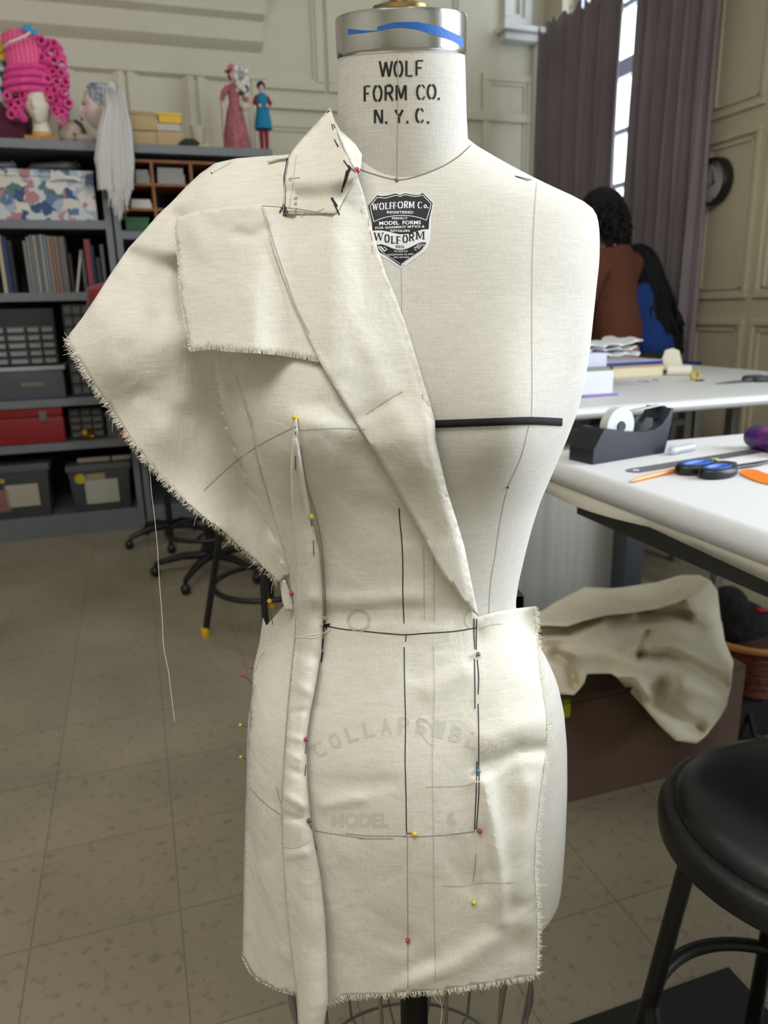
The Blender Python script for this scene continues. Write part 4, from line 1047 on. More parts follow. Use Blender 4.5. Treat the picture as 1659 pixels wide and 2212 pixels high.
# --- head builder (faces -y, chin at about z = -1.15 s)
def head_mb(s, c=(0, 0, 0), rotz=0.0, neck=0.0, closed=False):
    m = MB().ball((0, 0, 0), 1.0, 40, 30); out = []
    for x, y, z in m.v:
        X, Y, Z = x*0.74, y*0.92, z*1.15
        if Z < 0: k = (-Z/1.15)**1.6; X *= 1-0.42*k; Y = Y*(1-0.22*k)-0.10*k
        if Y < 0:
            Y *= 0.94
            Y -= 0.26*math.exp(-(X/0.11)**2-((Z+0.22)/0.16)**2)+0.10*math.exp(-(X/0.09)**2-((Z-0.02)/0.2)**2)
            Y += 0.10*math.exp(-((abs(X)-0.30)/0.17)**2-((Z-0.06)/0.12)**2)
            Y -= 0.05*math.exp(-((abs(X)-0.28)/0.2)**2-((Z-0.24)/0.09)**2)
            Y -= 0.09*math.exp(-(X/0.20)**2-((Z+0.55)/0.07)**2)+0.07*math.exp(-(X/0.17)**2-((Z+0.68)/0.06)**2)
            Y += 0.05*math.exp(-(X/0.2)**2-((Z+0.615)/0.025)**2)
            Y -= 0.10*math.exp(-(X/0.22)**2-((Z+0.92)/0.13)**2)
        out.append((X, Y, Z))
    m.v = out
    for sd in (-1, 1): m.ball((sd*0.74, 0.08, -0.08), (0.06, 0.14, 0.24), 12, 8)
    if neck: m.lathe([(0.48, -neck), (0.42, -1.2-(neck-1.2)*0.4), (0.40, -0.9), (0.42, -0.4)], (0, 0.15, 0), 28)
    cr, sr = math.cos(rotz), math.sin(rotz)
    m.v = [(c[0]+s*(x*cr-y*sr), c[1]+s*(x*sr+y*cr), c[2]+s*z) for x, y, z in m.v]; return m
foam = M('white_foam', (224, 220, 200), 0.6, bump=(300, 0.1)); woodm = M('pine_wood', (176, 132, 80), 0.55, noise=(14, (150, 108, 60), 0.3, 0.7))
pink = M('hot_pink_foam', (228, 64, 148), 0.5, bump=(120, 0.15), sheen=0.2); pink2 = M('rose_pink_foam', (236, 96, 150), 0.5)
# pink wig on a foam head
dv = 0.10
hx, hz_ = SU(84, 235, dv), SZ(84, 228, dv)
t = room_thing('foam_mannequin', 'white foam head under the pink wig, on a small wooden base', 'mannequin head', hx, VS+dv, T0)
s = 0.092; hc = hz_-T0
head_mb(s, (0, 0, hc), R_(-12)).build('head', foam, t)
MB().lathe([(0.055, 0.025), (0.05, 0.05), (0.042, 0.09), (0.042, hc-0.05)], (0.0, 0.012, 0), 28).build('neck', foam, t)
MB().lathe([(0.060, 0.022), (0.058, 0.035), (0.052, 0.05), (0.046, 0.055)], (0, 0.012, 0), 28).build('gold_collar', M('gold_paper', (206, 160, 92), 0.4), t)
MB().box(-0.085, -0.075, 0.0, 0.085, 0.095, 0.024, 0.004).build('wooden_base', woodm, t)
w = room_thing('wig', 'tall hot pink foam wig with pleats, braids and rolled curls', 'wig', hx, VS+dv, T0)
def L_(px, py, d=0.0): return (SU(px, py, dv)-hx, d, SZ(px, py, dv)-T0)
m = MB()
for k in range(26):
    a = 2*PI*k/26; r0 = 0.088
    cx0, _, cz0 = L_(62, 160); cx1, _, cz1 = L_(50, 78)
    m.tube([(cx0+r0*math.cos(a), r0*math.sin(a)+0.02, cz0), (cx0+(cx1-cx0)*0.5+1.08*r0*math.cos(a), 1.08*r0*math.sin(a)+0.02, (cz0+cz1)/2), (cx1+1.12*r0*math.cos(a), 1.12*r0*math.sin(a)+0.02, cz1)], 0.014, 8)
m.build('pleated_crown', pink2, w)
MB().lathe([(0.085, L_(60, 160)[2]), (0.095, L_(55, 80)[2]-0.01), (0.05, L_(55, 80)[2])], (L_(56, 120)[0], 0.02, 0), 24).build('inner_crown', M('deep_pink', (176, 40, 104), 0.7), w)
def curl(p, axis, r=0.021, ln=0.06):
    p = Vector(p); a = Vector(axis).normalized(); q = a.to_track_quat('Z', 'Y').to_matrix(); m = MB()
    m.lathe([(r, -ln/2), (r*1.06, -ln*0.3), (r*1.06, ln*0.3), (r, ln/2), (r*0.62, ln/2), (r*0.58, 0), (r*0.62, -ln/2), (r, -ln/2)], p, 16, ax=q, cap=False)
    return m.build('curl', pink, w)
rnd = random.Random(3)
for px, py in ((95,98),(110,100),(124,108),(95,118),(113,120),(130,126),(100,137),(118,140),(136,146),(100,158),(119,162),(138,166),(104,180),(122,184),(142,186),(108,203),(126,206),(143,208),(112,222),(130,226),(148,229),(126,246),(140,250),(134,266),(30,232),(40,244),(30,252),(48,256),(58,62+150),(22,218),(46,230)):
    curl(L_(px, py, -0.045+rnd.uniform(-0.02, 0.02)), (rnd.uniform(-0.7, 0.2), -1, rnd.uniform(-0.3, 0.3)), rnd.uniform(0.020, 0.025))
for k in range(7):
    a = PI*0.15+k*0.5; curl((0.03+0.10*math.cos(a), 0.06+0.05*math.sin(a), hc+0.05+0.04*(k % 3)), (math.cos(a), math.sin(a), 0), 0.026)
for j, (py, rr) in enumerate(((152, 0.105), (168, 0.112), (184, 0.115), (200, 0.108))):
    cx, _, cz = L_(60, py); m = MB(); n = 90
    for st in range(3):
        pts = []
        for k in range(n+1):
            a = 2*PI*k/n; ph = a*16+st*2*PI/3
            rr_ = rr+0.009*math.cos(ph); pts.append((cx+rr_*math.cos(a), 0.02+rr_*0.95*math.sin(a), cz-0.02*math.sin(a)*0+0.012*math.cos(a)+0.009*math.sin(ph)))
        m.tube(pts, 0.0095, 6, cap=False)
    m.build('braid', pink, w)
for px in (30, 45, 60, 72): MB().ball(L_(px, 76, -0.06), (0.016, 0.016, 0.014)).build('curl_top', pink2, w)
m = MB(); m.tube([L_(76, 84, -0.12), L_(64, 94, -0.13), L_(48, 102, -0.13), L_(28, 108, -0.12), L_(12, 110, -0.06)], 0.006, 8); m.build('white_cord', M('white_cord', (226, 222, 214), 0.8), w)
for px, py in ((62, 80), (72, 84), (80, 88), (66, 76)):
    m = MB(); m.ball(L_(px, py, -0.125), (0.018, 0.006, 0.012)); m.build('blue_bow_loop', M('blue_ribbon', (40, 150, 196), 0.5), w)
# bird-like headpiece at the left edge: burgundy cloth, teal plumes, yellow flower
h = room_thing('feathered_hat', 'burgundy hat with teal plumes and a yellow flower, cut off by the left edge', 'hat', SU(18, 290, 0.2), VS+0.24, T0)
def H_(px, py, d=0.0): return (SU(px, py, 0.2)-SU(18, 290, 0.2), d, SZ(px, py, 0.2)-T0)
m = MB(); m.lathe([(0.155, 0.0), (0.165, 0.03), (0.15, 0.10), (0.12, 0.17), (0.07, 0.22), (0.01, 0.235)], (0.0, 0.03, 0), 32); m.build('burgundy_crown', M('burgundy_velvet', (78, 18, 40), 0.9, bump=(50, 0.3), sheen=0.4), h)
teal = M('teal_feather', (20, 92, 118), 0.7, bump=(200, 0.4))
for (a, b), (c, d) in (((2, 130), (30, 205)), ((-8, 150), (22, 215)), ((10, 165), (34, 212)), ((-15, 180), (15, 230)), ((14, 140), (36, 180))):
    p0, p1 = Vector(H_(a, b, -0.12)), Vector(H_(c, d, -0.14)); mid = (p0+p1)/2+Vector((0.02, -0.02, 0))
    MB().tube([p0, mid, p1], [0.012, 0.022, 0.006], 8, flat=0.4).build('teal_plume', teal, h)
MB().tube([H_(-5, 190, -0.15), H_(8, 215, -0.16), H_(18, 240, -0.16), H_(22, 248, -0.15)], [0.016, 0.014, 0.009, 0.003], 8, flat=0.5).build('white_plume', M('white_feather', (214, 206, 200), 0.8), h)
m = MB()
for k in range(8):
    a = k*PI/4; c = H_(8, 122, -0.14); m.ball((c[0]+0.03*math.cos(a), c[1], c[2]+0.03*math.sin(a)), (0.020, 0.008, 0.020), 10, 6)
m.ball(H_(8, 122, -0.15), 0.014); m.build('yellow_flower', M('yellow_felt', (200, 170, 40), 0.8), h)
# brown and white fur piece
t = room_thing('fur_bonnet', 'small cream and brown fur bonnet lying between the two wigs', 'hat', SU(158, 295, 0.12), VS+0.14, T0)
m = MB().ball((0, 0, 0.065), (0.075, 0.06, 0.065), 28, 18); rnd = random.Random(5)
m.v = [(x*(1+rnd.uniform(-.06, .06)), y, z*(1+rnd.uniform(-.05, .05))) for x, y, z in m.v]
m.build('crown', M('mottled_fur', (196, 180, 160), 0.95, noise=(16, (98, 78, 64), 0.5, 0.62), bump=(120, 0.5)), t)
MB().ball((0.06, -0.02, 0.03), (0.06, 0.05, 0.03)).build('ear_flap', M('pale_fur', (190, 184, 176), 0.95, bump=(120, 0.5)), t)
MB().tube([(0.02, -0.05, 0.12), (0.05, -0.06, 0.10), (0.06, -0.06, 0.06)], 0.008, 8).build('brown_tie', M('brown_cord', (70, 56, 46), 0.9), t)
# profile head with long white hair
dv2 = -0.03
hx2, hz2 = SU(214, 226, dv2), SZ(214, 222, dv2)
t = room_thing('foam_mannequin', 'pale painted head in profile facing left at the shelf edge', 'mannequin head', hx2, VS+dv2+0.10, T0)
sk = M('painted_pale_face', (214, 194, 190), 0.5); hc = hz2-T0; s = 0.098
head_mb(s, (0, 0, hc), R_(-82)).build('head', sk, t)
MB().lathe([(0.06, 0.0), (0.055, 0.02), (0.042, 0.06), (0.042, hc-0.05)], (0.02, 0, 0), 28).build('neck', sk, t)
for sd in (-1, 1):
    MB().ball((-0.079, sd*0.03, hc+0.006), (0.007, 0.012, 0.004), 12, 8).build('eye', M('dark_lash', (60, 46, 50), 0.7), t)
MB().ball((-0.098, 0, hc-0.060), (0.009, 0.018, 0.009), 12, 8).build('lips', M('rose_lips', (176, 96, 104), 0.5), t)
w2 = room_thing('wig', 'long straight white wig with a grey lace cap, hanging over the shelf edge', 'wig', hx2, VS+dv2+0.10, T0)
white_hair = M('white_hair', (206, 202, 200), 0.5, spec=0.3)
def W_(px, py, d): return (SU(px, py, dv2-0.06)-hx2, d, SZ(px, py, dv2-0.06)-T0)
m = MB(); rnd = random.Random(11)
for k in range(150):
    t_ = rnd.random(); x0 = 228+40*t_+rnd.uniform(-4, 4); d0 = rnd.uniform(-0.11, 0.06)
    xm = 208+78*t_; xe = 222+58*t_+rnd.uniform(-10, 10); ye = 472-abs(t_-0.62)*150+rnd.uniform(-45, 10)
    m.tube([W_(x0-6, 190+rnd.uniform(-8, 10), -0.05+d0*0.6), W_(x0, 225, -0.09+d0*0.5), W_(xm*0.6+x0*0.4, 275, -0.155+d0*0.2), W_(xm, 345, -0.165+d0*0.15), W_(xe*0.6+xm*0.4, 410, -0.165+d0*0.12), W_(xe, ye, -0.16+d0*0.1)],
           [0.005, 0.009, 0.011, 0.011, 0.008, 0.0015], 6, flat=0.7)
m.build('long_hair', white_hair, w2)
m = MB().ball((0.022, 0.0, hc+0.035), (0.090, 0.088, 0.088), 28, 18); m.build('lace_cap', M('grey_lace', (132, 136, 150), 0.8, noise=(60, (186, 188, 196), 0.45, 0.6), bump=(90, 0.8)), w2)
rnd = random.Random(9)
for k in range(16):
    a, b = rnd.uniform(0, 2*PI), rnd.uniform(-0.1, 1.2); p = (0.022+0.090*math.cos(b)*math.cos(a), 0.088*math.cos(b)*math.sin(a), hc+0.035+0.088*math.sin(b))
    q = MB(); q.lathe([(0.006, -0.004), (0.016, 0.002), (0.011, 0.010), (0.003, 0.006)], p, 10); q.build('lace_rosette', M('grey_lace_light', (170, 172, 184), 0.8), w2)
MB().ball((0.07, -0.02, hc+0.10), (0.028, 0.028, 0.026)).build('topknot', white_hair, w2)
# cardboard boxes and packets
simple_box('cardboard_box', 'brown cardboard box lying on top of two others on the shelf', 'box', 269, 337, 240, SZ(300, 281, 0.12), 0.12, 0.22, card, 'cardboard boxes on the top shelf', lid=M('brown_cardboard_lid', (178, 152, 112), 0.85))
simple_box('cardboard_box', 'brown cardboard box at the bottom of the stack beside the white wig', 'box', 272, 338, 283, T0, 0.12, 0.22, card, 'cardboard boxes on the top shelf')
simple_box('cardboard_box', 'brown cardboard box carrying the yellow packet', 'box', 339, 394, 284, T0, 0.12, 0.2, card, 'cardboard boxes on the top shelf')
simple_box('plastic_bag_pack', 'crumpled clear plastic pack under the yellow packet', 'packet', 340, 390, 267, SZ(365, 283, 0.13), 0.13, 0.14, M('clear_wrap', (186, 180, 168), 0.3, bump=(40, 0.7)))
simple_box('yellow_packet', 'bright yellow packet on top of the cardboard boxes', 'packet', 343, 391, 244, SZ(365, 265, 0.13), 0.14, 0.12, M('yellow_card', (226, 180, 36), 0.5), lid=M('yellow_card_top', (232, 192, 60), 0.5), lidname='flap')
t = room_thing('fabric_shoe', 'dark green and cream cloth shoe beside the cardboard boxes', 'shoe', SU(422, 310, 0.1), VS+0.1, T0)
m = MB(); m.lathe([(0.001, 0.0), (0.06, 0.0), (0.066, 0.012), (0.058, 0.035), (0.03, 0.055), (0.001, 0.058)], (-0.03, 0, 0), 20, 1.0, 0.6); m.build('heel', M('dark_green_cloth', (44, 52, 36), 0.9, bump=(60, 0.4)), t)
m = MB(); m.lathe([(0.001, 0.0), (0.055, 0.0), (0.06, 0.01), (0.04, 0.028), (0.001, 0.034)], (0.045, 0, 0), 20, 1.1, 0.6); m.build('toe', M('cream_cloth', (186, 174, 140), 0.9), t)
t = room_thing('plastic_cup', 'tall clear plastic cup behind the cloth shoe', 'cup', SU(430, 300, 0.2), VS+0.22, T0)
MB().lathe([(0.034, 0.0), (0.046, 0.145), (0.044, 0.145), (0.032, 0.004), (0.001, 0.003)], n=28, cap=False).build('cup_wall', M('milky_plastic', (206, 198, 176), 0.3, alpha=0.35), t)
MB().lathe([(0.046, 0.142), (0.048, 0.147), (0.044, 0.147)], n=28, cap=False).build('rim', M('milky_rim', (214, 206, 186), 0.3), t)
# two dolls
def doll(name, label, px, pyt, pyf, dress, skirt, hair, dvd, hatc=None, legs=None, base=None, shortk=None):
    u, zt_ = SU(px, pyt, dvd), SZ(px, pyt, dvd); H = zt_-T0
    t = room_thing(name, label, 'doll', u, VS+dvd, T0); s = H*0.058
    skin = M('doll_skin', (226, 184, 168), 0.5)
    hz = H*0.86 if hatc else H*0.90
    head_mb(s, (0, 0, hz), R_(10)).build('head', skin, t)
    MB().lathe([(s*0.35, hz-s*1.9), (s*0.3, hz-s*0.8)], n=12).build('neck', skin, t)
    for sd in (-1, 1): MB().ball((sd*s*0.32, -s*0.86, hz+s*0.08), (s*0.13, s*0.08, s*0.08), 10, 6).build('eye', M('doll_eye', (30, 24, 24), 0.3), t)
    return t, H, s, hz, skin
t, H, s, hz, skin = doll('standing_doll', 'doll in a long dusty pink dress and pink hat, holding a cane', 500, 134, 318, None, None, None, 0.16, hatc=1)
rose = M('dusty_pink_cloth', (172, 104, 112), 0.9, bump=(80, 0.5), noise=(30, (150, 86, 96), 0.4, 0.6))
m = MB(); pr2 = [(0.085, 0.0), (0.078, 0.06), (0.062, 0.16), (0.045, 0.24), (0.030, 0.28), (0.034, 0.32), (0.040, 0.35), (0.030, 0.375), (0.012, 0.385)]
k = (hz-s*1.5)/0.385; m.lathe([(r*1.0, z*k) for r, z in pr2], n=40)
m.v = [(x*(1+0.06*math.sin(9*math.atan2(y, x))*max(0, 1-z/0.25)), y*(1+0.06*math.sin(9*math.atan2(y, x))*max(0, 1-z/0.25)), z) for x, y, z in m.v]
m.build('long_dress', rose, t)
sh = hz-s*1.9
for sd in (-1, 1):
    el_ = (sd*0.075, -0.01, sh-0.09); hd = (sd*0.078+(-0.01 if sd > 0 else 0), -0.055, sh-0.13 if sd < 0 else sh-0.12)
    MB().tube([(sd*0.030, 0, sh-0.012), (sd*0.055, 0, sh-0.04), el_], [0.018, 0.018, 0.013], 10).build('sleeve', rose, t)
    MB().tube([el_, hd], [0.010, 0.008], 8).ball(hd, 0.012, 10, 8).build('forearm', skin, t)
MB().tube([(-0.085, -0.065, sh-0.11), (-0.088, -0.065, 0.002)], 0.005, 8).build('cane', M('pale_wood', (170, 140, 110), 0.6), t)
MB().ball((0, s*0.25, hz+s*0.05), (s*0.95, s*0.85, s*1.15), 20, 14).build('brown_hair', M('brown_doll_hair', (62, 44, 36), 0.9, bump=(150, 0.6)), t)
hm = MB(); hm.lathe([(s*1.7, s*0.95), (s*1.75, s*1.05), (s*0.8, s*1.15), (s*0.75, s*1.8), (s*0.3, s*2.1), (0.001, s*2.15)], (s*0.3, 0, hz), 30, ax=Matrix.Rotation(R_(-14), 3, 'Y')); hm.build('pink_hat', M('pink_hat_felt', (206, 122, 130), 0.9), t)
rnd = random.Random(21)
m = MB()
for k in range(34):
    a = rnd.uniform(0, 6.28); q = rnd.random(); m.ball((0.045+0.035*math.cos(a)*(1-q*0.3), -0.02+0.03*math.sin(a), hz+s*1.2-q*0.155), rnd.uniform(0.012, 0.02), 10, 8)
m.build('white_feather_boa', M('white_boa', (220, 214, 210), 0.95, bump=(150, 1.0)), t)
MB().ball((0.055, -0.045, sh-0.12), (0.022, 0.018, 0.024)).build('small_basket', M('doll_basket', (206, 196, 172), 0.8, bump=(200, 0.6)), t)
MB().ball((0.062, -0.03, sh-0.02), (0.024, 0.02, 0.035)).build('dark_ornament', M('dark_ornament', (48, 40, 46), 0.7), t)
t, H, s, hz, skin = doll('standing_doll', 'smaller doll in a bright blue dress with red stockings', 563, 172, 322, None, None, None, 0.16)
blue = M('bright_blue_cloth', (18, 124, 160), 0.85, bump=(80, 0.4))
m = MB(); zs0 = H*0.34; zs1 = hz-s*1.6
m.lathe([(0.052, zs0), (0.048, zs0+0.05), (0.036, zs0+0.11), (0.030, zs0+0.14), (0.034, zs1-0.03), (0.026, zs1), (0.012, zs1+0.008)], n=32); m.build('blue_dress', blue, t)
for sd in (-1, 1):
    MB().tube([(sd*0.016, 0, zs0+0.02), (sd*0.015, 0, 0.06), (sd*0.014, 0, 0.02)], [0.015, 0.012, 0.010], 10).build('red_stocking', M('red_stocking', (132, 22, 40), 0.8), t)
    MB().ball((sd*0.015, -0.012, 0.018), (0.013, 0.024, 0.012)).build('shoe', M('grey_doll_shoe', (120, 110, 112), 0.6), t)
    MB().tube([(sd*0.030, 0, zs1-0.012), (sd*0.048, -0.01, zs1-0.05), (sd*0.030, -0.04, zs1-0.07)], [0.012, 0.011, 0.008], 10).build('red_sleeve', M('red_stocking', (132, 22, 40)), t)
    MB().ball((sd*0.022, -0.044, zs1-0.072), 0.010, 10, 8).build('hand', skin, t)
MB().ball((0, s*0.18, hz+s*0.42), (s*1.1, s*1.0, s*1.1), 20, 14).build('dark_hair', M('black_doll_hair', (36, 32, 36), 0.9, bump=(150, 0.6)), t)
for sd in (-1, 1): MB().ball((sd*s*0.6, 0, hz+s*1.1), (s*0.4, s*0.3, s*0.4)).build('white_hair_bow', M('white_bow', (210, 206, 204), 0.8), t)
MB().lathe([(0.045, 0), (0.045, 0.008), (0.04, 0.012), (0.001, 0.012)], n=24).build('base', M('teal_base', (60, 120, 122), 0.6), t)
# floral box with bags on top
fl_m = bpy.data.materials.new('floral_chintz'); fl_m.use_nodes = True; N = fl_m.node_tree.nodes; Lk = fl_m.node_tree.links
b = N['Principled BSDF']; b.inputs['Roughness'].default_value = 0.8
tc = N.new('ShaderNodeTexCoord'); vo = N.new('ShaderNodeTexVoronoi'); vo.inputs['Scale'].default_value = 17; vo.inputs['Randomness'].default_value = 1
nz_ = N.new('ShaderNodeTexNoise'); nz_.inputs['Scale'].default_value = 14; nz_.inputs['Detail'].default_value = 3
ad = N.new('ShaderNodeMix'); ad.data_type = 'RGBA'; ad.blend_type = 'ADD'; ad.inputs['Factor'].default_value = 0.16
Lk.new(tc.outputs['Object'], nz_.inputs['Vector']); Lk.new(tc.outputs['Object'], ad.inputs['A']); Lk.new(nz_.outputs['Color'], ad.inputs['B']); Lk.new(ad.outputs['Result'], vo.inputs['Vector'])
sp_ = N.new('ShaderNodeSeparateColor'); Lk.new(vo.outputs['Color'], sp_.inputs['Color'])
cr = N.new('ShaderNodeValToRGB'); cr.color_ramp.interpolation = 'CONSTANT'
cols = [(0.0, (196, 198, 200)), (0.2, (96, 116, 146)), (0.34, (206, 198, 186)), (0.46, (176, 124, 130)), (0.56, (84, 112, 108)), (0.66, (160, 170, 184)), (0.78, (58, 82, 122)), (0.88, (212, 206, 196))]
els = cr.color_ramp.elements; els[0].position = 0; els[0].color = lin(cols[0][1])+(1,); els[1].position = cols[1][0]; els[1].color = lin(cols[1][1])+(1,)
for p_, c_ in cols[2:]: e = els.new(p_); e.color = lin(c_)+(1,)
Lk.new(sp_.outputs['Red'], cr.inputs['Fac']); Lk.new(cr.outputs['Color'], b.inputs['Base Color'])
t, w_, h_, d_ = rbox('floral_storage_box', 'fabric storage box in a blue and pink rose print on the second shelf', 'box', -40, 205, 366, T1, 420, 0.02, 0.36, None)
MB().box(-w_/2, 0, 0, w_/2, d_, h_*0.86, 0.008).build('body', fl_m, t); MB().box(-w_/2-0.004, -0.004, h_*0.86, w_/2+0.004, d_, h_, 0.006).build('lid', fl_m, t)
m = MB(); m.tube([(w_*0.12, -0.006, h_*0.80), (w_*0.2, -0.02, h_*0.84), (w_*0.32, -0.02, h_*0.84), (w_*0.38, -0.006, h_*0.80)], 0.012, 8); m.build('handle', M('white_handle', (214, 212, 204), 0.6), t)
def crumple(label, px0, px1, pyt, zb, mat, dv_, seed, name='plastic_bag', cat='bag'):
    u0, u1 = SU(px0, pyt, dv_), SU(px1, pyt, dv_); hh = SZ((px0+px1)/2, pyt, dv_)-zb
    t = room_thing(name, label, cat, (u0+u1)/2, VS+dv_+0.1, zb+0.001)
    m = MB().ball((0, 0, hh/2), ((u1-u0)/2, 0.10, hh/2), 26, 16); r = random.Random(seed)
    m.v = [(x*(1+0.10*math.sin(9*z/hh+5*x)), y*(1+0.1*math.sin(14*x)), max(0, z*(1+0.12*math.sin(23*x+9*y)))) for x, y, z in m.v]
    m.build('crumpled_body', mat, t)
    MB().tube([((u1-u0)*0.28, -0.04, hh*0.7), ((u1-u0)*0.40, -0.05, hh*0.98), ((u1-u0)*0.46, -0.04, hh*0.66)], 0.006, 6).build('twisted_end', mat, t)
hb = T1+h_+0.001
crumple('folded grey plastic bag lying on the floral box', 50, 175, 343, hb, M('grey_poly', (88, 88, 86), 0.35, bump=(25, 0.6)), 0.08, 1)
crumple('pale crumpled bag on the floral box by the left edge', -50, 32, 344, hb, M('pale_poly', (112, 114, 118), 0.35, bump=(25, 0.6)), 0.08, 2)
# pigeonhole unit with stationery
u0, u1 = SU(262, 400, 0.06), SU(470, 400, 0.06); zb = SZ(360, 464, 0.06); zt_ = SZ(360, 346, 0.06)
zb = max(zb, z2+0.0)
t = room_thing('pigeonhole_unit', 'orange brown wooden pigeonhole unit inside the right shelving bay', 'pigeonhole unit', u0, VS+0.06, z2); W_p = u1-u0; Hp = zt_-z2
pw = M('orange_pine', (150, 96, 56), 0.6, noise=(12, (126, 78, 44), 0.3, 0.7))
rows = [SZ(300, y, 0.06)-z2 for y in (464, 452, 398)]
MB().box(0, 0, Hp-0.014, W_p, 0.3, Hp).build('top_board', pw, t, flat=True); MB().box(0, 0, 0, W_p, 0.3, 0.014).build('bottom_board', pw, t, flat=True)
MB().box(0, 0.29, 0, W_p, 0.3, Hp).build('back_board', M('pigeonhole_back', (30, 26, 24), 0.9), t, flat=True)
for px in (262, 331, 415, 470):
    x = SU(px, 400, 0.06)-u0; MB().box(max(0, x-0.008), 0.001, 0.014, min(W_p, x+0.008), 0.29, Hp-0.014).build('divider', pw, t, flat=True)
for z in rows[1:]: MB().box(0.001, 0.002, z-0.007, W_p-0.001, 0.289, z+0.007).build('shelf', pw, t, flat=True)
paper = M('stacked_paper', (150, 150, 146), 0.8); paper_w = M('white_paper', (206, 200, 192), 0.8)
for k, (a, b_, yt, zz_, lab, mt) in enumerate(((292, 324, 366, z2+rows[2]+0.008, 'stack of grey cards in the upper left pigeonhole', paper), (339, 398, 362, z2+rows[2]+0.008, 'stack of grey envelopes in the upper middle pigeonhole', paper), (283, 328, 430, z2+rows[1]+0.008, 'bright white paper stack in the middle left pigeonhole', paper_w))):
    t, w_, h_, d_ = rbox('paper_stack', lab, 'paper stack', a, b_, yt, zz_, yt+10, 0.08, 0.2, None, 'paper stacks in the pigeonholes')
    MB().box(-w_/2, 0, 0, w_/2, d_, h_*0.6, 0.002).build('lower_stack', mt, t, flat=True); MB().box(-w_/2+0.004, 0.01, h_*0.6, w_/2-0.006, d_-0.01, h_, 0.002).build('upper_stack', mt, t, flat=True)
simple_box('green_box', 'flat dark green box on the shelf under the pigeonholes', 'box', 272, 322, 470, z2, -0.012, 0.06, M('green_card', (22, 84, 48), 0.6), lid=M('green_card_lid', (26, 92, 54), 0.6))
# books
cm = {}
def book(label, px0, px1, pyt, rgb, zb=None, lean=0.0, dv_=0.03, depth=0.2):
    zb = T2 if zb is None else zb
    t, w_, h_, d_ = rbox('book', label, 'book', px0, px1, pyt, zb, 570, dv_, depth, None, 'books and magazines on the third shelf')
    t.rotation_euler = (0, R_(lean), ROOM)
    mt = M('book_cover_%d_%d_%d' % rgb, rgb, 0.6)
    c = MB(); q = min(0.002, w_*0.15)
    c.box(-w_/2, 0, 0, w_/2, q*1.5, h_).box(-w_/2, 0, 0, -w_/2+q, d_, h_).box(w_/2-q, 0, 0, w_/2, d_, h_); c.build('cover', mt, t, flat=True)
    MB().box(-w_/2+q, q*1.5, 0.003, w_/2-q, d_-0.003, h_-0.004).build('pages', M('book_pages', (170, 165, 150), 0.9), t, flat=True)
for a in ((0, 9, 507, (170, 160, 128), 'beige binder at the left edge of the third shelf'), (10, 20, 512, (36, 44, 92), 'dark navy book next to the beige binder'), (21, 30, 520, (22, 24, 34), 'black book between the navy book and the grey magazines'),
          (55, 62, 520, (116, 118, 116), 'narrow grey magazine, first of the pale row'), (63, 69, 512, (132, 130, 122), 'pale grey magazine, second of the pale row'), (70, 76, 508, (112, 114, 112), 'mid grey magazine, third of the pale row'), (77, 84, 508, (146, 144, 134), 'light grey magazine, fourth of the pale row'),
          (85, 91, 508, (96, 98, 98), 'dark grey magazine in the pale row'), (92, 98, 507, (150, 150, 142), 'pale magazine in the middle of the row'), (99, 106, 508, (104, 122, 128), 'blue grey magazine in the middle of the row'), (107, 114, 510, (138, 118, 98), 'tan magazine right of the blue grey one'),
          (115, 122, 510, (122, 98, 88), 'brown magazine right of the tan one'), (123, 130, 511, (128, 104, 100), 'dusty rose magazine near the end of the row'), (131, 145, 511, (98, 88, 84), 'thick brown grey magazine ending the pale row'),
          (149, 155, 548, (42, 34, 32), 'short dark brown book after the magazine row'), (176, 183, 540, (78, 76, 80), 'grey book right of the leaning white one'), (186, 199, 517, (124, 44, 58), 'tall crimson book on the third shelf'), (200, 205, 530, (30, 34, 70), 'thin navy book against the crimson one'), (208, 216, 556, (40, 42, 52), 'short black book near the end of the third shelf'), (219, 227, 528, (74, 78, 78), 'grey green book beside the shelf post')):
    book(a[4], a[0], a[1], a[2], a[3])
book('white paper folder leaning among the dark books', 156, 161, 538, (176, 172, 160), lean=12)
# parts cabinets: rows of small labelled drawers
def drawer_cabinet(label, px0, px1, pyt, zb, rows_, cols_, dv_=0.03, top=0.0, lab=(150, 152, 148), body=(30, 31, 34), widths=None):
    t, w_, h_, d_ = rbox('drawer_cabinet', label, 'drawer cabinet', px0, px1, pyt, zb, pyt+40, dv_, 0.2, None, 'small parts drawer cabinets')
    bm_ = M('cabinet_dark_%d' % body[0], body, 0.6); MB().box(-w_/2, 0.012, 0, w_/2, d_, h_, 0.003).build('body', bm_, t)
    x0 = -w_/2+0.006; widths = widths or [1]*cols_; sw = sum(widths); hh = (h_*(1-top)-0.01)/rows_
    lm = M('drawer_label_%d' % lab[0], lab, 0.6); dm = M('drawer_front', (58, 60, 64), 0.3)
    for r in range(rows_):
        x = x0
        for c in range(cols_):
            cw = (w_-0.012)*widths[c]/sw
            z0_ = 0.005+r*hh; d = MB().box(x+0.003, 0, z0_+0.003, x+cw-0.003, 0.014, z0_+hh-0.003, 0.002).build('drawer', dm, t)
            MB().box(x+cw*0.12, -0.003, z0_+hh*0.2, x+cw*0.88, 0.0, z0_+hh*0.72).build('drawer_label', lm, d, flat=True)
            x += cw
    return t
zbin = SZ(70, 790, 0.03)
drawer_cabinet('wide drawer cabinet with large pale labels on the fourth shelf', -25, 118, 667, zbin, 5, 4, lab=(128, 130, 128), top=0.28, widths=[1, 1.5, 1, 1])
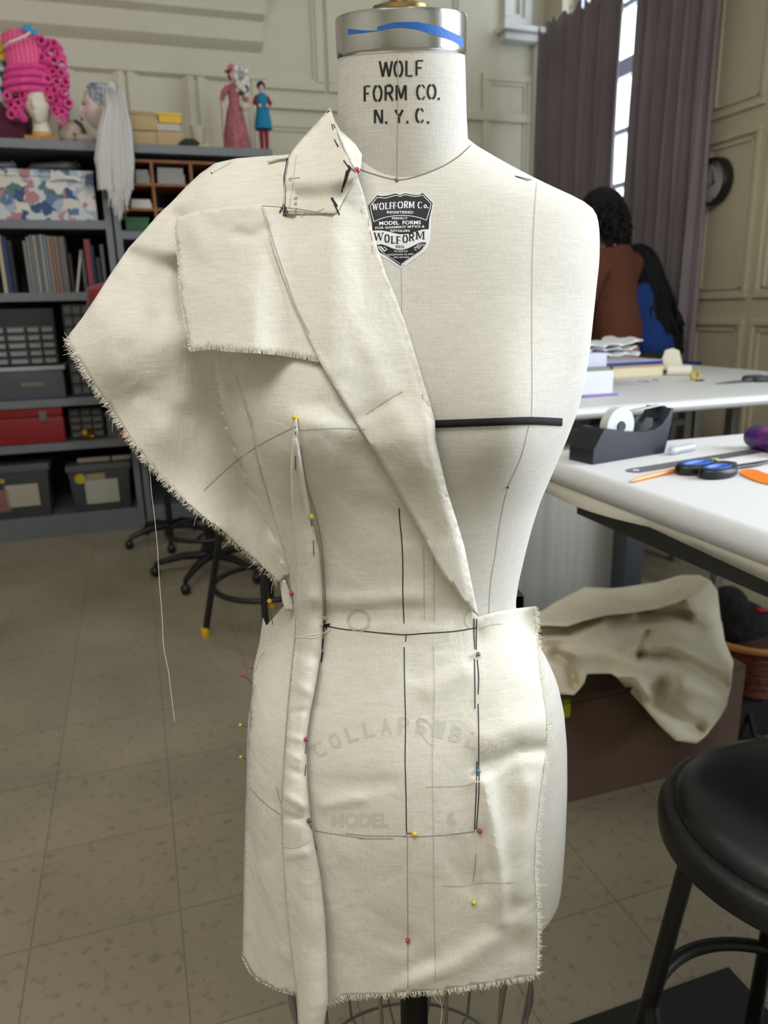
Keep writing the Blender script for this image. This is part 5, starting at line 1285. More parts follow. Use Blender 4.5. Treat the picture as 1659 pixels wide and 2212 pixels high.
drawer_cabinet('narrow dark drawer cabinet behind the sleeve edge on the fourth shelf', 136, 200, 655, T3, 8, 3, dv_=0.06, lab=(92, 94, 94))
t, w_, h_, d_ = rbox('plastic_storage_bin', 'long grey translucent bin with a white rimmed lid on the fourth shelf', 'storage bin', -90, 140, 803, T3, 830, 0.01, 0.32, None)
MB().box(-w_/2, 0, 0, w_/2, d_, h_, 0.02).build('bin', M('smoky_plastic', (72, 76, 82), 0.25), t); MB().box(-w_/2-0.012, -0.012, h_, w_/2+0.012, d_+0.01, h_+0.024, 0.008).build('lid', M('whitish_lid', (152, 154, 160), 0.35), t)
MB().box(w_*0.08, -0.006, h_*0.45, w_*0.30, 0.002, h_*0.6, 0.003).build('grip', M('smoky_plastic_light', (104, 100, 92), 0.3), t)
# red case
t, w_, h_, d_ = rbox('red_case', 'dark red hard case with a grey latch on the fifth shelf', 'case', -60, 137, 879, T4, 910, 0.02, 0.3, None)
MB().box(-w_/2, 0, 0, w_/2, d_, h_*0.70, 0.012).build('body', M('dark_red_plastic', (124, 6, 16), 0.45), t); MB().box(-w_/2, 0, h_*0.71, w_/2, d_, h_, 0.012).build('lid', M('dark_red_plastic', (124, 6, 16)), t)
x = SU(91, 900, 0.02)-SU(38.5, 910, 0.02); MB().box(x-0.02, -0.012, h_*0.58, x+0.02, 0.002, h_*0.86, 0.004).build('latch', M('grey_latch', (96, 90, 84), 0.4), t)
drawer_cabinet('small drawer cabinet with a gold ornament before it on the fifth shelf', 150, 226, 880, T4, 4, 3, dv_=0.10, lab=(100, 98, 94))
t = room_thing('gold_ornament', 'small crumpled gold ornament before the drawer cabinet', 'ornament', SU(183, 925, 0.04), VS+0.05, T4)
MB().ball((0, 0, 0.035), (0.03, 0.022, 0.035), 14, 10).build('body', M('gold_foil', (150, 108, 44), 0.35, 0.8, bump=(60, 0.8)), t); MB().ball((0.035, -0.01, 0.018), (0.022, 0.016, 0.016)).build('side_lobe', M('gold_foil', (150, 108, 44)), t)
simple_box('grey_box', 'plain grey box at the right end of the fifth shelf', 'box', 229, 268, 888, T4, 0.05, 0.2, M('grey_board', (82, 82, 88), 0.7), lid=M('grey_board_lid', (90, 90, 96), 0.7))
# bottom bins with labels
def label_bin(label, px0, px1, pyt, tags, seed):
    t, w_, h_, d_ = rbox('plastic_storage_bin', label, 'storage bin', px0, px1, pyt, kick, pyt+40, 0.03, 0.34, None, 'labelled bins on the bottom shelf')
    c = (px0+px1)/2; gm = M('smoked_bin', (54, 56, 60), 0.22)
    m = MB(); m.box(-w_/2, 0, 0, w_/2, d_, h_*0.86, 0.012); m.v = [(x*(0.90+0.10*z/h_), y, z) for x, y, z in m.v]; m.build('bin', gm, t)
    MB().box(-w_/2-0.008, -0.008, h_*0.86, w_/2+0.008, d_+0.008, h_, 0.008).build('lid', M('smoked_lid', (78, 80, 84), 0.3), t)
    for (a, b_, y0, y1, rgb, nm_) in tags:
        xa, xb = SU(a, y0, 0.03)-(SU(px0, pyt+40, 0.03)+SU(px1, pyt+40, 0.03))/2, SU(b_, y0, 0.03)-(SU(px0, pyt+40, 0.03)+SU(px1, pyt+40, 0.03))/2
        za, zb_ = SZ(a, y1, 0.03)-kick, SZ(a, y0, 0.03)-kick
        if nm_ == 'round_sticker':
            ang = [2*PI*k/24 for k in range(24)]; mm = MB().prism([((xa+xb)/2+(xb-xa)/2*math.cos(q), (za+zb_)/2+(xb-xa)/2*math.sin(q)) for q in ang], -0.004, 0.001)
        else: mm = MB().box(xa, -0.003, za, xb, 0.001, zb_, 0.0)
        mm.build(nm_, M('tag_%d_%d_%d' % rgb, rgb, 0.6), t, flat=True)
label_bin('smoky storage bin with a large handwritten label and yellow dot, left on the bottom shelf', -25, 108, 1004, [(-2, 9, 1031, 1050, (170, 150, 20), 'round_sticker'), (10, 82, 1050, 1098, (158, 152, 136), 'paper_label'), (-10, 18, 1060, 1108, (120, 84, 76), 'worn_label')], 1)
label_bin('smoky storage bin with a square white label and yellow dot, right on the bottom shelf', 148, 284, 1002, [(160, 184, 1026, 1046, (170, 152, 40), 'round_sticker'), (186, 226, 1025, 1038, (140, 128, 96), 'tan_label'), (182, 254, 1039, 1090, (160, 158, 146), 'paper_label')], 2)
m = MB(); cx_ = (SU(148, 1042, 0.03)+SU(284, 1042, 0.03))/2
for i, (a, b_) in enumerate(((165, 236), (241, 282))):
    zb = SZ(216, 1002, 0.03)+0.001; u0, u1 = SU(a, 985, 0.05), SU(b_, 985, 0.05)
    t = room_thing('fabric_roll', ('cream fabric roll lying on the right bottom bin' if i == 0 else 'short cream fabric roll at the end of the right bottom bin'), 'fabric roll', (u0+u1)/2, VS+0.09, zb)
    MB().tube([(-(u1-u0)/2, 0, 0.016), ((u1-u0)/2, 0, 0.016)], 0.016, 16).build('rolled_cloth', M('dull_cream_cloth', (150, 142, 126), 0.9), t)
    MB().tube([(-(u1-u0)/2-0.002, 0, 0.016), (-(u1-u0)/2+0.002, 0, 0.016)], 0.009, 12).build('roll_core', M('roll_core_brown', (110, 92, 70), 0.9), t)
# ================================================================= tables and what lies on them
TH = 0.98
top_m = M('white_canvas_cover', (216, 217, 218), 0.8, bump=(90, 0.12)); steel_l = M('grey_table_steel', (72, 76, 80), 0.45, 0.4)
cream_edge = M('cream_canvas_edge', (206, 202, 188), 0.85, bump=(90, 0.12))
def rounded(u0, v0, u1, v1, r, n=8):
    out = []
    for cx, cy, a0 in ((u1-r, v1-r, 0), (u0+r, v1-r, PI/2), (u0+r, v0+r, PI), (u1-r, v0+r, 1.5*PI)):
        for k in range(n+1): a = a0+PI/2*k/n; out.append((cx+r*math.cos(a), cy+r*math.sin(a)))
    return out
def padded_top(u0, v0, u1, v1, th, r):
    m = MB(); prof = [(0.010, -th), (0.0, -th+0.008), (-0.004, -th*0.5), (0.0, -0.008), (0.008, -0.001), (0.02, 0.0)]
    rings = []
    for d, z in prof: rings.append([(x, y, z) for x, y in rounded(u0+d, v0+d, u1-d, v1-d, max(0.01, r-d))])
    n = len(rings[0]); vs = [p for g in rings for p in g]; fs = []
    for i in range(len(rings)-1):
        for j in range(n): fs.append((i*n+j, i*n+(j+1) % n, (i+1)*n+(j+1) % n, (i+1)*n+j))
    fs.append(tuple((len(rings)-1)*n+j for j in range(n))); fs.append(tuple(range(n-1, -1, -1))); return m.add(vs, fs)
# near cutting table
nu0, nu1, nva, nvb = 0.748, 2.30, -0.15, 1.345
t = room_thing('cutting_table', 'padded white cutting table at the right with scissors and a tape dispenser on it', 'table', nu0, nva, 0)
padded_top(0, 0, nu1-nu0, nvb-nva, 0.045, 0.06).v
m = padded_top(0, 0, nu1-nu0, nvb-nva, 0.045, 0.06); m.v = [(x, y, z+TH) for x, y, z in m.v]; m.build('padded_top', top_m, t)
# loose canvas hanging slack under the edge
m = MB(); n = 60; L1 = nvb-nva
for i in range(n+1):
    y = L1*i/n; sag = 0.030*abs(math.sin(y*5.2+0.6))+0.012
    m.v += [(0.004, y, TH-0.040), (0.012+0.01*math.sin(y*9), y, TH-0.045-sag*0.6), (0.055, y, TH-0.046-sag), (0.15, y, TH-0.047)]
for i in range(n):
    for k in range(3): m.f.append((i*4+k, i*4+k+1, (i+1)*4+k+1, (i+1)*4+k))
cv_ = m.build('slack_canvas', cream_edge, t); sd = cv_.modifiers.new('t', 'SOLIDIFY'); sd.thickness = 0.0015
MB().box(0.10, 0.05, TH-0.13, 0.135, L1-0.05, TH-0.075).build('side_rail', steel_l, t); MB().box(0.085, 0.05, TH-0.09, 0.10, L1-0.05, TH-0.078).build('rail_lip', M('rail_lip_grey', (120, 120, 120), 0.3, 0.8), t)
for x in (nu1-nu0-0.16,): MB().box(x, 0.05, TH-0.13, x+0.035, L1-0.05, TH-0.075).build('side_rail', steel_l, t)
for y in (0.06, L1-0.1): MB().box(0.13, y, TH-0.12, nu1-nu0-0.14, y+0.03, TH-0.08).build('end_rail', steel_l, t)
for x in (0.78, nu1-nu0-0.20):
    for y in (0.06, L1-0.16): MB().box(x, y, 0, x+0.07, y+0.07, TH-0.047, 0.003).build('leg', steel_l, t)
# white cabinet standing under its far corner
cz1 = 0.84; cvv0 = 1.99
cu0, cu1 = atV(1090, 1150, cvv0)[0], atV(1340, 1150, cvv0)[0]
t = room_thing('paper_roll_cabinet', 'pale grey cabinet with a softly streaked front under the back table', 'cabinet', cu0, cvv0, 0)
cab = M('streaked_pale_laminate', (164, 164, 158), 0.6, noise=(5, (140, 140, 134), 0.3, 0.7))
cab.node_tree.nodes['Noise Texture'].inputs['Scale'].default_value = 1
mp = cab.node_tree.nodes.new('ShaderNodeMapping'); mp.inputs['Scale'].default_value = (22, 22, 0.8)
cab.node_tree.links.new(cab.node_tree.nodes['Texture Coordinate'].outputs['Object'], mp.inputs['Vector']); cab.node_tree.links.new(mp.outputs['Vector'], cab.node_tree.nodes['Noise Texture'].inputs['Vector'])
MB().box(0, 0.018, 0, cu1-cu0, 0.42, min(cz1, TH-0.06), 0.004).build('body', cab, t); MB().box(0.004, 0, 0.06, cu1-cu0-0.004, 0.018, min(cz1, TH-0.06)-0.005, 0.003).build('front_panel', cab, t)
# back table
bu0, bu1, bva, bvb = 0.86, 2.60, 1.885, 3.08
t = room_thing('work_table', 'long white work table further back, piled with papers, boxes and books', 'table', bu0, bva, 0)
m = padded_top(0, 0, bu1-bu0, bvb-bva, 0.035, 0.02); m.v = [(x, y, z+TH) for x, y, z in m.v]; m.build('table_top', M('white_laminate', (214, 215, 214), 0.5), t)
for x, y in ((0.05, 0.3), (0.05, bvb-bva-0.15), (bu1-bu0-0.10, 0.1), (bu1-bu0-0.10, bvb-bva-0.15), (atV(1502, 900, bvb-0.1)[0]-bu0, bvb-bva-0.1), (atV(1582, 900, bva+0.55)[0]-bu0, 0.55)):
    if True: MB().box(x, y, 0, x+0.04, y+0.04, TH-0.036, 0.003).build('leg', M('grey_tube_leg', (112, 112, 106), 0.5, 0.3), t)
for y in (bvb-bva-0.15,): MB().box(0.19, y+0.005, 0.70, bu1-bu0-0.10, y+0.035, 0.73).build('stretcher', M('grey_tube_leg', (112, 112, 106)), t)
gl = atV(1358, 1200, bva+0.05)[0]-bu0
MB().box(gl-0.034, 0.02, 0, gl+0.034, 0.09, TH-0.036, 0.003).build('leg', steel_l, t)
MB().box(0.19, bvb-bva-0.14, 0.10, bu1-bu0-0.10, bvb-bva-0.11, 0.13).build('lower_stretcher', M('grey_tube_leg', (112, 112, 106)), t)
def on(px, py, z=TH): p = atZ(px, py, z); return p
def place(name, label, cat, px, py, rz=None, z=TH+0.0005, group=None):
    p = atZ(px, py, TH); return thing(name, label, cat, (p.x, p.y, z), ROOM if rz is None else rz, group)
def span(a, b): A, B = atZ(a[0], a[1], TH), atZ(b[0], b[1], TH); d = B-A; return A, math.atan2(d.y, d.x), d.length
# tape dispenser
A, ang, Ld = span((1296, 1002), (1440, 978)); k = atZ(1244, 991, TH); wd = (k-A).length
t = thing('tape_dispenser', 'dark navy tape dispenser with a roll of white tape, at the table corner', 'tape dispenser', (A.x, A.y, TH+0.0005), ang)
nav = M('dark_navy_plastic', (30, 35, 46), 0.38)
wd = min(wd, 0.075); h = 0.064
prof = [(0, 0), (Ld*0.96, 0), (Ld*1.0, h*0.42), (Ld*1.06, h*1.38), (Ld*1.03, h*1.40), (Ld*0.98, h*1.18), (Ld*0.90, h*0.92), (Ld*0.78, h*0.78), (Ld*0.62, h*0.76), (Ld*0.38, h*0.84), (Ld*0.16, h*0.98), (Ld*0.04, h*1.02), (-Ld*0.10, h*0.42), (-Ld*0.10, 0.0)]
m = MB(); m.prism(prof, 0, wd*0.24); m.build('near_side', nav, t, flat=True)
m = MB(); m.prism(prof, wd*0.76, wd); m.build('far_side', nav, t, flat=True)
low = [(-Ld*0.10, 0), (Ld*0.96, 0), (Ld*1.0, h*0.40), (Ld*0.2, h*0.40), (Ld*0.14, h*0.95), (Ld*0.03, h*1.0), (-Ld*0.10, h*0.42)]
m = MB(); m.prism(low, wd*0.24, wd*0.76); m.build('base', nav, t, flat=True)
MB().prism([(Ld*0.98, h*1.1), (Ld*1.05, h*1.36), (Ld*1.03, h*1.42), (Ld*0.94, h*1.05)], wd*0.24, wd*0.76).build('cutter_arm', nav, t, flat=True)
MB().box(Ld*1.03, wd*0.26, h*1.36, Ld*1.075, wd*0.74, h*1.42).build('serrated_blade', M('blade_steel', (180, 180, 182), 0.3, 1.0), t, flat=True)
rx = Matrix(((1, 0, 0), (0, 0, -1), (0, 1, 0))); rr = 0.037; rc = (Ld*0.40, wd*0.5, h*0.95)
MB().lathe([(rr*0.42, -0.0095), (rr, -0.0095), (rr, 0.0095), (rr*0.42, 0.0095), (rr*0.42, -0.0095)], rc, 48, ax=rx, cap=False).build('tape_roll', M('milky_tape', (206, 212, 206), 0.35), t)
MB().lathe([(rr*0.30, -0.010), (rr*0.42, -0.010), (rr*0.42, 0.010), (rr*0.30, 0.010), (rr*0.30, -0.010)], rc, 32, ax=rx, cap=False).build('roll_core', M('white_core', (226, 226, 226), 0.5), t)
MB().lathe([(rr*0.28, -0.013), (rr*0.28, 0.013)], rc, 24, ax=rx).build('spindle', nav, t)
q0 = Vector((rc[0]+rr*0.72, wd*0.5, rc[2]+rr*0.70)); q1 = Vector((Ld*1.03, wd*0.5, h*1.44)); m = MB()
m.v = [(q0.x, q0.y-0.009, q0.z), (q0.x, q0.y+0.009, q0.z), (q1.x, q1.y+0.009, q1.z), (q1.x, q1.y-0.009, q1.z)]; m.f = [(0, 1, 2, 3)]
o = m.build('tape_strip', M('milky_tape', (206, 212, 206)), t); sd = o.modifiers.new('t', 'SOLIDIFY'); sd.thickness = 0.0003
# clear cap
A, ang, L = span((1446, 984), (1497, 974)); t = thing('clear_plastic_cap', 'small clear plastic cap lying beside the tape dispenser', 'cap', (A.x, A.y, TH+0.0085), ang)
rxx = Matrix(((0, 0, 1), (0, 1, 0), (-1, 0, 0)))
MB().lathe([(0.0001, 0), (0.006, 0.001), (0.008, 0.006), (0.008, L), (0.0068, L), (0.0068, 0.006)], n=24, ax=rxx, cap=False).build('tube', M('clear_cap_plastic', (214, 216, 228), 0.15, alpha=0.45), t); MB().lathe([(0.0082, 0.009), (0.0086, 0.011), (0.0082, 0.013)], n=24, ax=rxx, cap=False).build('ridge', M('clear_cap_ridge', (206, 206, 222), 0.2), t)
# steel ruler
A, ang, L = span((1358, 1020), (1640, 974)); L = 0.46
t = thing('steel_ruler', 'long grey steel ruler with a hole at its rounded end', 'ruler', (A.x, A.y, TH+0.0005), ang); W = 0.032
arc = [(0.016-0.016*math.sin(a), W/2*math.cos(a)) for a in np.linspace(0, PI, 14)]
m = MB(); m.plate([(L, W/2)]+arc+[(L, -W/2)], 0, 0.0011); m.build('blade', M('ruler_steel', (128, 132, 134), 0.42, 0.6), t, flat=True)
m = MB(); m.lathe([(0.0065, 0.0011), (0.0065, 0.0013), (0.0001, 0.0013)], (0.018, 0, 0), 24, 1.0, 0.8); m.build('hole', M('white_canvas_cover', (216, 217, 218)), t)
m = MB()
for k in range(60):
    x = 0.05+k*0.0065; m.box(x, -W/2+0.001, 0.0011, x+0.0005, -W/2+(0.008 if k % 5 == 0 else 0.004), 0.0013)
m.build('graduations', M('engraved_grey', (66, 68, 72), 0.6), t, flat=True)
# pencil lying partly on the ruler
def rod_between(a, b, za, zb): A, B = atZ(a[0], a[1], za), atZ(b[0], b[1], zb); return A, B
A, B = rod_between((1359, 1040), (1548, 993), TH+0.004, TH+0.0065); d = B-A; L = d.length; rot = d.normalized().to_track_quat('Z', 'Y').to_matrix()
t = thing('pencil', 'orange hexagonal pencil lying across the steel ruler', 'pencil', tuple(A), 0)
def seg(p, n, name, mat): MB().lathe(p, n=n, ax=rot).build(name, mat, t)
seg([(0.0002, 0), (0.0010, 0.004)], 12, 'lead', M('graphite', (50, 50, 52), 0.4)); seg([(0.0010, 0.004), (0.0036, 0.018)], 12, 'sharpened_wood', M('bare_cedar', (214, 178, 138), 0.7))
seg([(0.0037, 0.018), (0.0037, L-0.022)], 6, 'painted_shaft', M('orange_paint', (238, 142, 34), 0.35)); seg([(0.0038, L-0.022), (0.0038, L-0.008)], 16, 'ferrule', M('blade_steel', (180, 180, 182))); seg([(0.0036, L-0.008), (0.0034, L)], 16, 'eraser', M('pale_eraser', (206, 208, 214), 0.8))
# scissors with blue lined handles
def scissors(label, P, Q, scale, hm, lm, name='scissors'):
    """P pivot, Q handle end (photo pixels on the table)"""
    A, ang, L = span(P, Q)
    t = thing(name, label, 'scissors', (A.x, A.y, TH+0.001), ang)
    s = scale; bl = M('scissor_steel', (150, 150, 152), 0.28, 1.0)
    for sd in (1, -1):
        m = MB(); m.plate([(0.012*s, -0.006*s*sd), (0.01*s, 0.008*s*sd), (-0.05*s, 0.010*s*sd+0.002*s), (-0.13*s, 0.001*s*sd), (-0.05*s, -0.002*s*sd)][::(1 if sd > 0 else -1)], 0.002+0.002*(sd > 0), 0.0038+0.002*(sd > 0)); m.build('blade', bl, t, flat=True)
        # handle loop
        cx, cy = (0.073*s, 0.021*s*sd+0.002*s); rx_, ry_ = (0.034*s if sd > 0 else 0.041*s), 0.018*s
        m = MB(); m.tube([(cx+rx_*math.cos(a), cy+ry_*math.sin(a), 0.009) for a in np.linspace(0, 2*PI, 36)], 0.0072*s, 12, cap=False, flat=1.25)
        m.tube([(0.0, -0.002*s*sd, 0.006), (0.02*s, 0.006*s*sd, 0.008), (0.044*s, 0.013*s*sd, 0.009)], [0.007*s, 0.0085*s, 0.008*s], 12)
        hd = m.build('handle', hm, t)
        m = MB(); m.tube([(cx+rx_*0.86*math.cos(a), cy+ry_*0.76*math.sin(a), 0.011) for a in np.linspace(0, 2*PI, 36)], 0.0050*s, 10, cap=False, flat=1.5); m.build('grip_lining', lm, hd)
    MB().lathe([(0.005*s, 0.0), (0.005*s, 0.010), (0.003*s, 0.0115), (0.0001, 0.0118)], n=20).build('pivot_screw', M('pivot_dark', (50, 50, 54), 0.3, 0.8), t)
    return t
sc1 = scissors('black handled scissors lined in bright blue on the near table', (1585, 1014), (1460, 1036), 1.0, M('black_rubber', (24, 26, 30), 0.45), M('bright_blue_grip', (30, 92, 190), 0.45))
A, ang, L = span((1503, 1015), (1556, 1010)); t = thing('yellow_label', 'small yellow paper label lying behind the blue lined scissors', 'label', (A.x, A.y, TH+0.014), ang)
MB().box(0, 0, 0, L, 0.012, 0.0012).build('paper', M('yellow_paper', (214, 206, 84), 0.7), t, flat=True)
m = MB(); m.v = [(0.004, 0.004, 0.0013), (L-0.004, 0.004, 0.0013), (L-0.004, 0.006, 0.0013), (0.004, 0.006, 0.0013)]; m.f = [(0, 1, 2, 3)]; m.build('printed_line', M('ink_black', (20, 20, 22)), t, flat=True)
# orange curved template
P = [atZ(x, y, TH) for x, y in crom([(1597,1021),(1612,1016),(1632,1018),(1655,1026),(1690,1036),(1720,1044),(1700,1052),(1665,1049),(1635,1042),(1612,1033),(1600,1027)], 4)]
m = MB(); m.plate([(p.x, p.y) for p in P], TH+0.0006, TH+0.003); o = m.build('curved_template', M('orange_plastic', (242, 130, 24), 0.4), None, world=True, flat=True)
tagp(o, 'flat bright orange curved template at the right edge of the near table', 'template')
# purple marker
A, ang, L = span((1618, 966), (1700, 985)); t = thing('purple_bottle', 'thick purple bottle with pink print lying by the steel ruler', 'bottle', (A.x, A.y, TH+0.024), ang)
MB().lathe([(0.012, 0), (0.020, 0.004), (0.0235, 0.014), (0.0235, 0.11), (0.02, 0.12), (0.008, 0.122)], n=36, ax=rxx).build('body', M('purple_plastic', (62, 28, 108), 0.35), t)
MB().lathe([(0.0238, 0.040), (0.0238, 0.085)], n=36, ax=rxx, cap=False).build('printed_sleeve', M('magenta_print', (120, 40, 120), 0.4, noise=(60, (72, 30, 112), 0.45, 0.6)), t)
# --- things on the back table
def tbox(name, label, cat, px0, px1, py_base, py_top, depth, mat, z0=0.0, lid=None, group=None):
    zb = TH+z0+0.0008; A, B = atZ(px0, py_base, zb), atZ(px1, py_base, zb); v = 0.5*(UVof(A)[1]+UVof(B)[1])
    u0, u1 = atV(px0, py_base, v)[0], atV(px1, py_base, v)[0]; zt_ = atV((px0+px1)/2, py_top, v)[1]; h = max(0.004, zt_-zb)
    t = room_thing(name, label, cat, (u0+u1)/2, v, zb, group); w = u1-u0
    MB().box(-w/2, 0, 0, w/2, depth, h*0.82 if lid else h, 0.002).build('body', mat, t)
    if lid: MB().box(-w/2-0.003, -0.003, h*0.82, w/2+0.003, depth+0.003, h, 0.002).build('lid', lid, t)
    return t, v, zt_-TH
wcard = M('white_card_box', (212, 214, 220), 0.6)
t, v, z1_ = tbox('white_box', 'white cardboard box at the bottom of the pile behind the form', 'box', 1225, 1323, 852, 803, 0.16, wcard)
t, v2, z2_ = tbox('green_card_pad', 'thin grey green pad lying between the two white boxes', 'card pad', 1228, 1318, 801, 795, 0.15, M('grey_green_card', (130, 134, 120), 0.8), z0=z1_)
tbox('white_box', 'lilac white box on top of the grey green pad', 'box', 1225, 1310, 794, 764, 0.12, M('lilac_white_box', (196, 198, 216), 0.6), z0=z2_)
tbox('purple_strip', 'thin purple plastic strip under the bottom white box', 'strip', 1235, 1336, 857, 853, 0.01, M('violet_plastic', (120, 84, 176), 0.4))
t, v3, z3 = tbox('thick_book', 'thick cream paged book with a tan cover lying on the back table', 'book', 1324, 1432, 814, 789, 0.22, M('cream_pages', (222, 208, 176), 0.8), lid=M('tan_cover', (176, 150, 120), 0.6))
t, v3b, z4 = tbox('navy_folder', 'navy blue folder lying on the thick book', 'folder', 1302, 1432, 789, 780, 0.25, M('navy_card', (34, 44, 128), 0.5), z0=z3, lid=M('pale_sheet', (190, 190, 204), 0.7))
p = atZ(1310, 780, TH); cu, cvv = UVof(p)
t = room_thing('paper_bundle', 'crumpled white paper bundle on top of the boxes and folder', 'paper', atV(1320, 755, v2+0.05)[0], v2+0.05, atV(1320, 773, v2+0.05)[1])
wb_ = atV(1388, 755, v2+0.05)[0]-atV(1250, 755, v2+0.05)[0]; hb_ = atV(1320, 738, v2+0.05)[1]-atV(1320, 772, v2+0.05)[1]
for i, (off, hh, ln) in enumerate(((0, 0, 1.0), (0.01, 0.35, 0.92), (-0.005, 0.62, 0.96))):
    m = MB(); n1, n2 = 24, 8; r = random.Random(i)
    for lay in (0, 1):
        for a in range(n1+1):
            for b_ in range(n2+1):
                x = (a/n1-0.5)*wb_*ln; y = b_/n2*0.2+0.012*math.sin(a*1.1+i)+off
                z = hb_*(hh+0.12*lay+0.16*(1+math.sin(a*0.8+b_*1.3+i*2))*0.5+(0.30*(a/n1)**6 if i == 2 else 0))
                m.v.append((x, y, z+0.003))
    W1 = n2+1; A1 = (n1+1)*W1
    for a in range(n1):
        for b_ in range(n2):
            q = a*W1+b_; m.f.append((q, q+W1, q+W1+1, q+1)); m.f.append((A1+q, A1+q+1, A1+q+W1+1, A1+q+W1))
        m.f.append((a*W1, A1+a*W1, A1+(a+1)*W1, (a+1)*W1)); m.f.append((a*W1+n2, (a+1)*W1+n2, A1+(a+1)*W1+n2, A1+a*W1+n2))
    m.f += [(q, q+1, A1+q+1, A1+q) for q in range(n2)]+[(n1*W1+q, A1+n1*W1+q, A1+n1*W1+q+1, n1*W1+q+1) for q in range(n2)]
    m.build('paper_sheet', M('white_tissue', (208, 210, 212), 0.8), t)
A, ang, L = span((1440, 811), (1492, 811)); t = thing('muslin_roll', 'cream muslin roll with an upright flap on the back table', 'fabric roll', (A.x, A.y, TH+0.021), ang)
crm = M('cream_roll_cloth', (226, 220, 200), 0.85)
MB().lathe([(0.021, 0), (0.021, L)], n=24, ax=rxx).build('roll', crm, t)
zf = atV(1455, 752, UVof(A)[1]+0.03)[1]-TH-0.02
m = MB(); m.prism([(-0.01, 0), (0.07, -0.005), (0.055, zf*0.5), (0.045, zf*0.88), (0.02, zf), (-0.01, zf*0.9), (-0.02, zf*0.5)], 0.03, 0.045); m.build('folded_flap', crm, t)
A, ang, L = span((1413, 807), (1440, 806)); t = thing('wrapped_tube', 'dark red tube with yellow ends beside the muslin roll', 'tube', (A.x, A.y, TH+0.012), ang)
MB().lathe([(0.011, 0.01), (0.011, L)], n=20, ax=rxx).build('tube', M('dark_red_wrap', (104, 22, 36), 0.5), t); MB().lathe([(0.012, -0.01), (0.012, 0.012)], n=20, ax=rxx).build('yellow_end', M('yellow_plastic', (214, 194, 40), 0.5), t)
p = atZ(1500, 822, TH); t = thing('measuring_tape', 'curled yellow measuring tape at the end of the muslin roll', 'measuring tape', (p.x, p.y, TH), ROOM)
m = MB()
for k in range(40):
    a = k/39*2.2*2*PI; r = 0.014+0.0018*a/6.28*2
    m.v += [(r*math.cos(a), -0.006, 0.019+r*math.sin(a)), (r*math.cos(a), 0.006, 0.019+r*math.sin(a))]
    if k: q = len(m.v)-4; m.f.append((q, q+1, q+3, q+2))
o = m.build('coiled_band', M('yellow_plastic', (214, 194, 40)), t); sd = o.modifiers.new('t', 'SOLIDIFY'); sd.thickness = 0.0008
MB().box(-0.015, -0.035, 0.0, 0.015, -0.022, 0.006).build('black_tab', M('black_plastic', (14, 14, 16)), t)
scissors('grey handled scissors lying open at the right of the back table', (1605, 826), (1650, 822), 1.15, M('dark_grey_handle', (52, 54, 58), 0.5), M('mid_grey_grip', (84, 86, 90), 0.5))
t = place('pin_scatter', 'little dark snippets scattered on the back table before the book', 'thread snippets', 1412, 823)
rnd = random.Random(4)
for k in range(9):
    a = rnd.uniform(0, 3.1); x, y = rnd.uniform(-0.06, 0.06), rnd.uniform(-0.04, 0.04)
    MB().tube([(x, y, 0.001), (x+0.012*math.cos(a), y+0.012*math.sin(a), 0.001)], 0.0012, 6).build('snippet', M('ink_black', (20, 20, 22)), t)
# ================================================================= under the table: box, muslin heap, basket
bz = atV(1400, 1480, 1.46)[1]
t = room_thing('cardboard_box', 'large dark brown cardboard box on the floor under the muslin heap', 'box', 0.90, 1.46, 0)
bc = M('dark_brown_card', (92, 72, 58), 0.8, bump=(50, 0.1)); wbx = 0.62; dbx = 0.36
MB().box(0, 0, 0, wbx, dbx, bz).build('body', bc, t, flat=True)
MB().prism([(0, bz), (wbx, bz), (wbx-0.03, bz+0.004), (0.02, bz+0.004)], 0.0, dbx*0.5).build('flap', bc, t, flat=True); MB().box(0.0, -0.0005, bz*0.97, wbx, 0.0, bz*0.99).build('edge_crease', M('crease_brown', (70, 54, 44), 0.9), t, flat=True)
hp = [[(1150,1335),(1200,1300),(1262,1268),(1300,1274),(1340,1272),(1420,1260),(1470,1245),(1510,1245),(1535,1255),(1550,1275)],
      [(1550,1275),(1556,1330),(1566,1385),(1585,1430),(1579,1480),(1570,1525),(1556,1550),(1525,1590),(1505,1606),(1460,1600)],
      [(1460,1600),(1425,1568),(1393,1530),(1378,1490),(1350,1475),(1320,1455),(1268,1456),(1262,1475),(1240,1500),(1222,1500)],
      [(1222,1500),(1150,1500),(1140,1400),(1150,1335)]]
hr = rbf([(1150,1335,1.78),(1262,1268,1.92),(1420,1258,1.95),(1520,1247,1.92),(1556,1330,1.90),(1585,1430,1.82),(1560,1545,1.70),(1500,1600,1.62),(1430,1570,1.60),(1385,1500,1.60),(1320,1455,1.62),(1230,1500,1.58),(1150,1500,1.58),(1300,1380,1.70),(1400,1400,1.66),(1480,1400,1.68),(1480,1500,1.60),(1200,1400,1.64)])
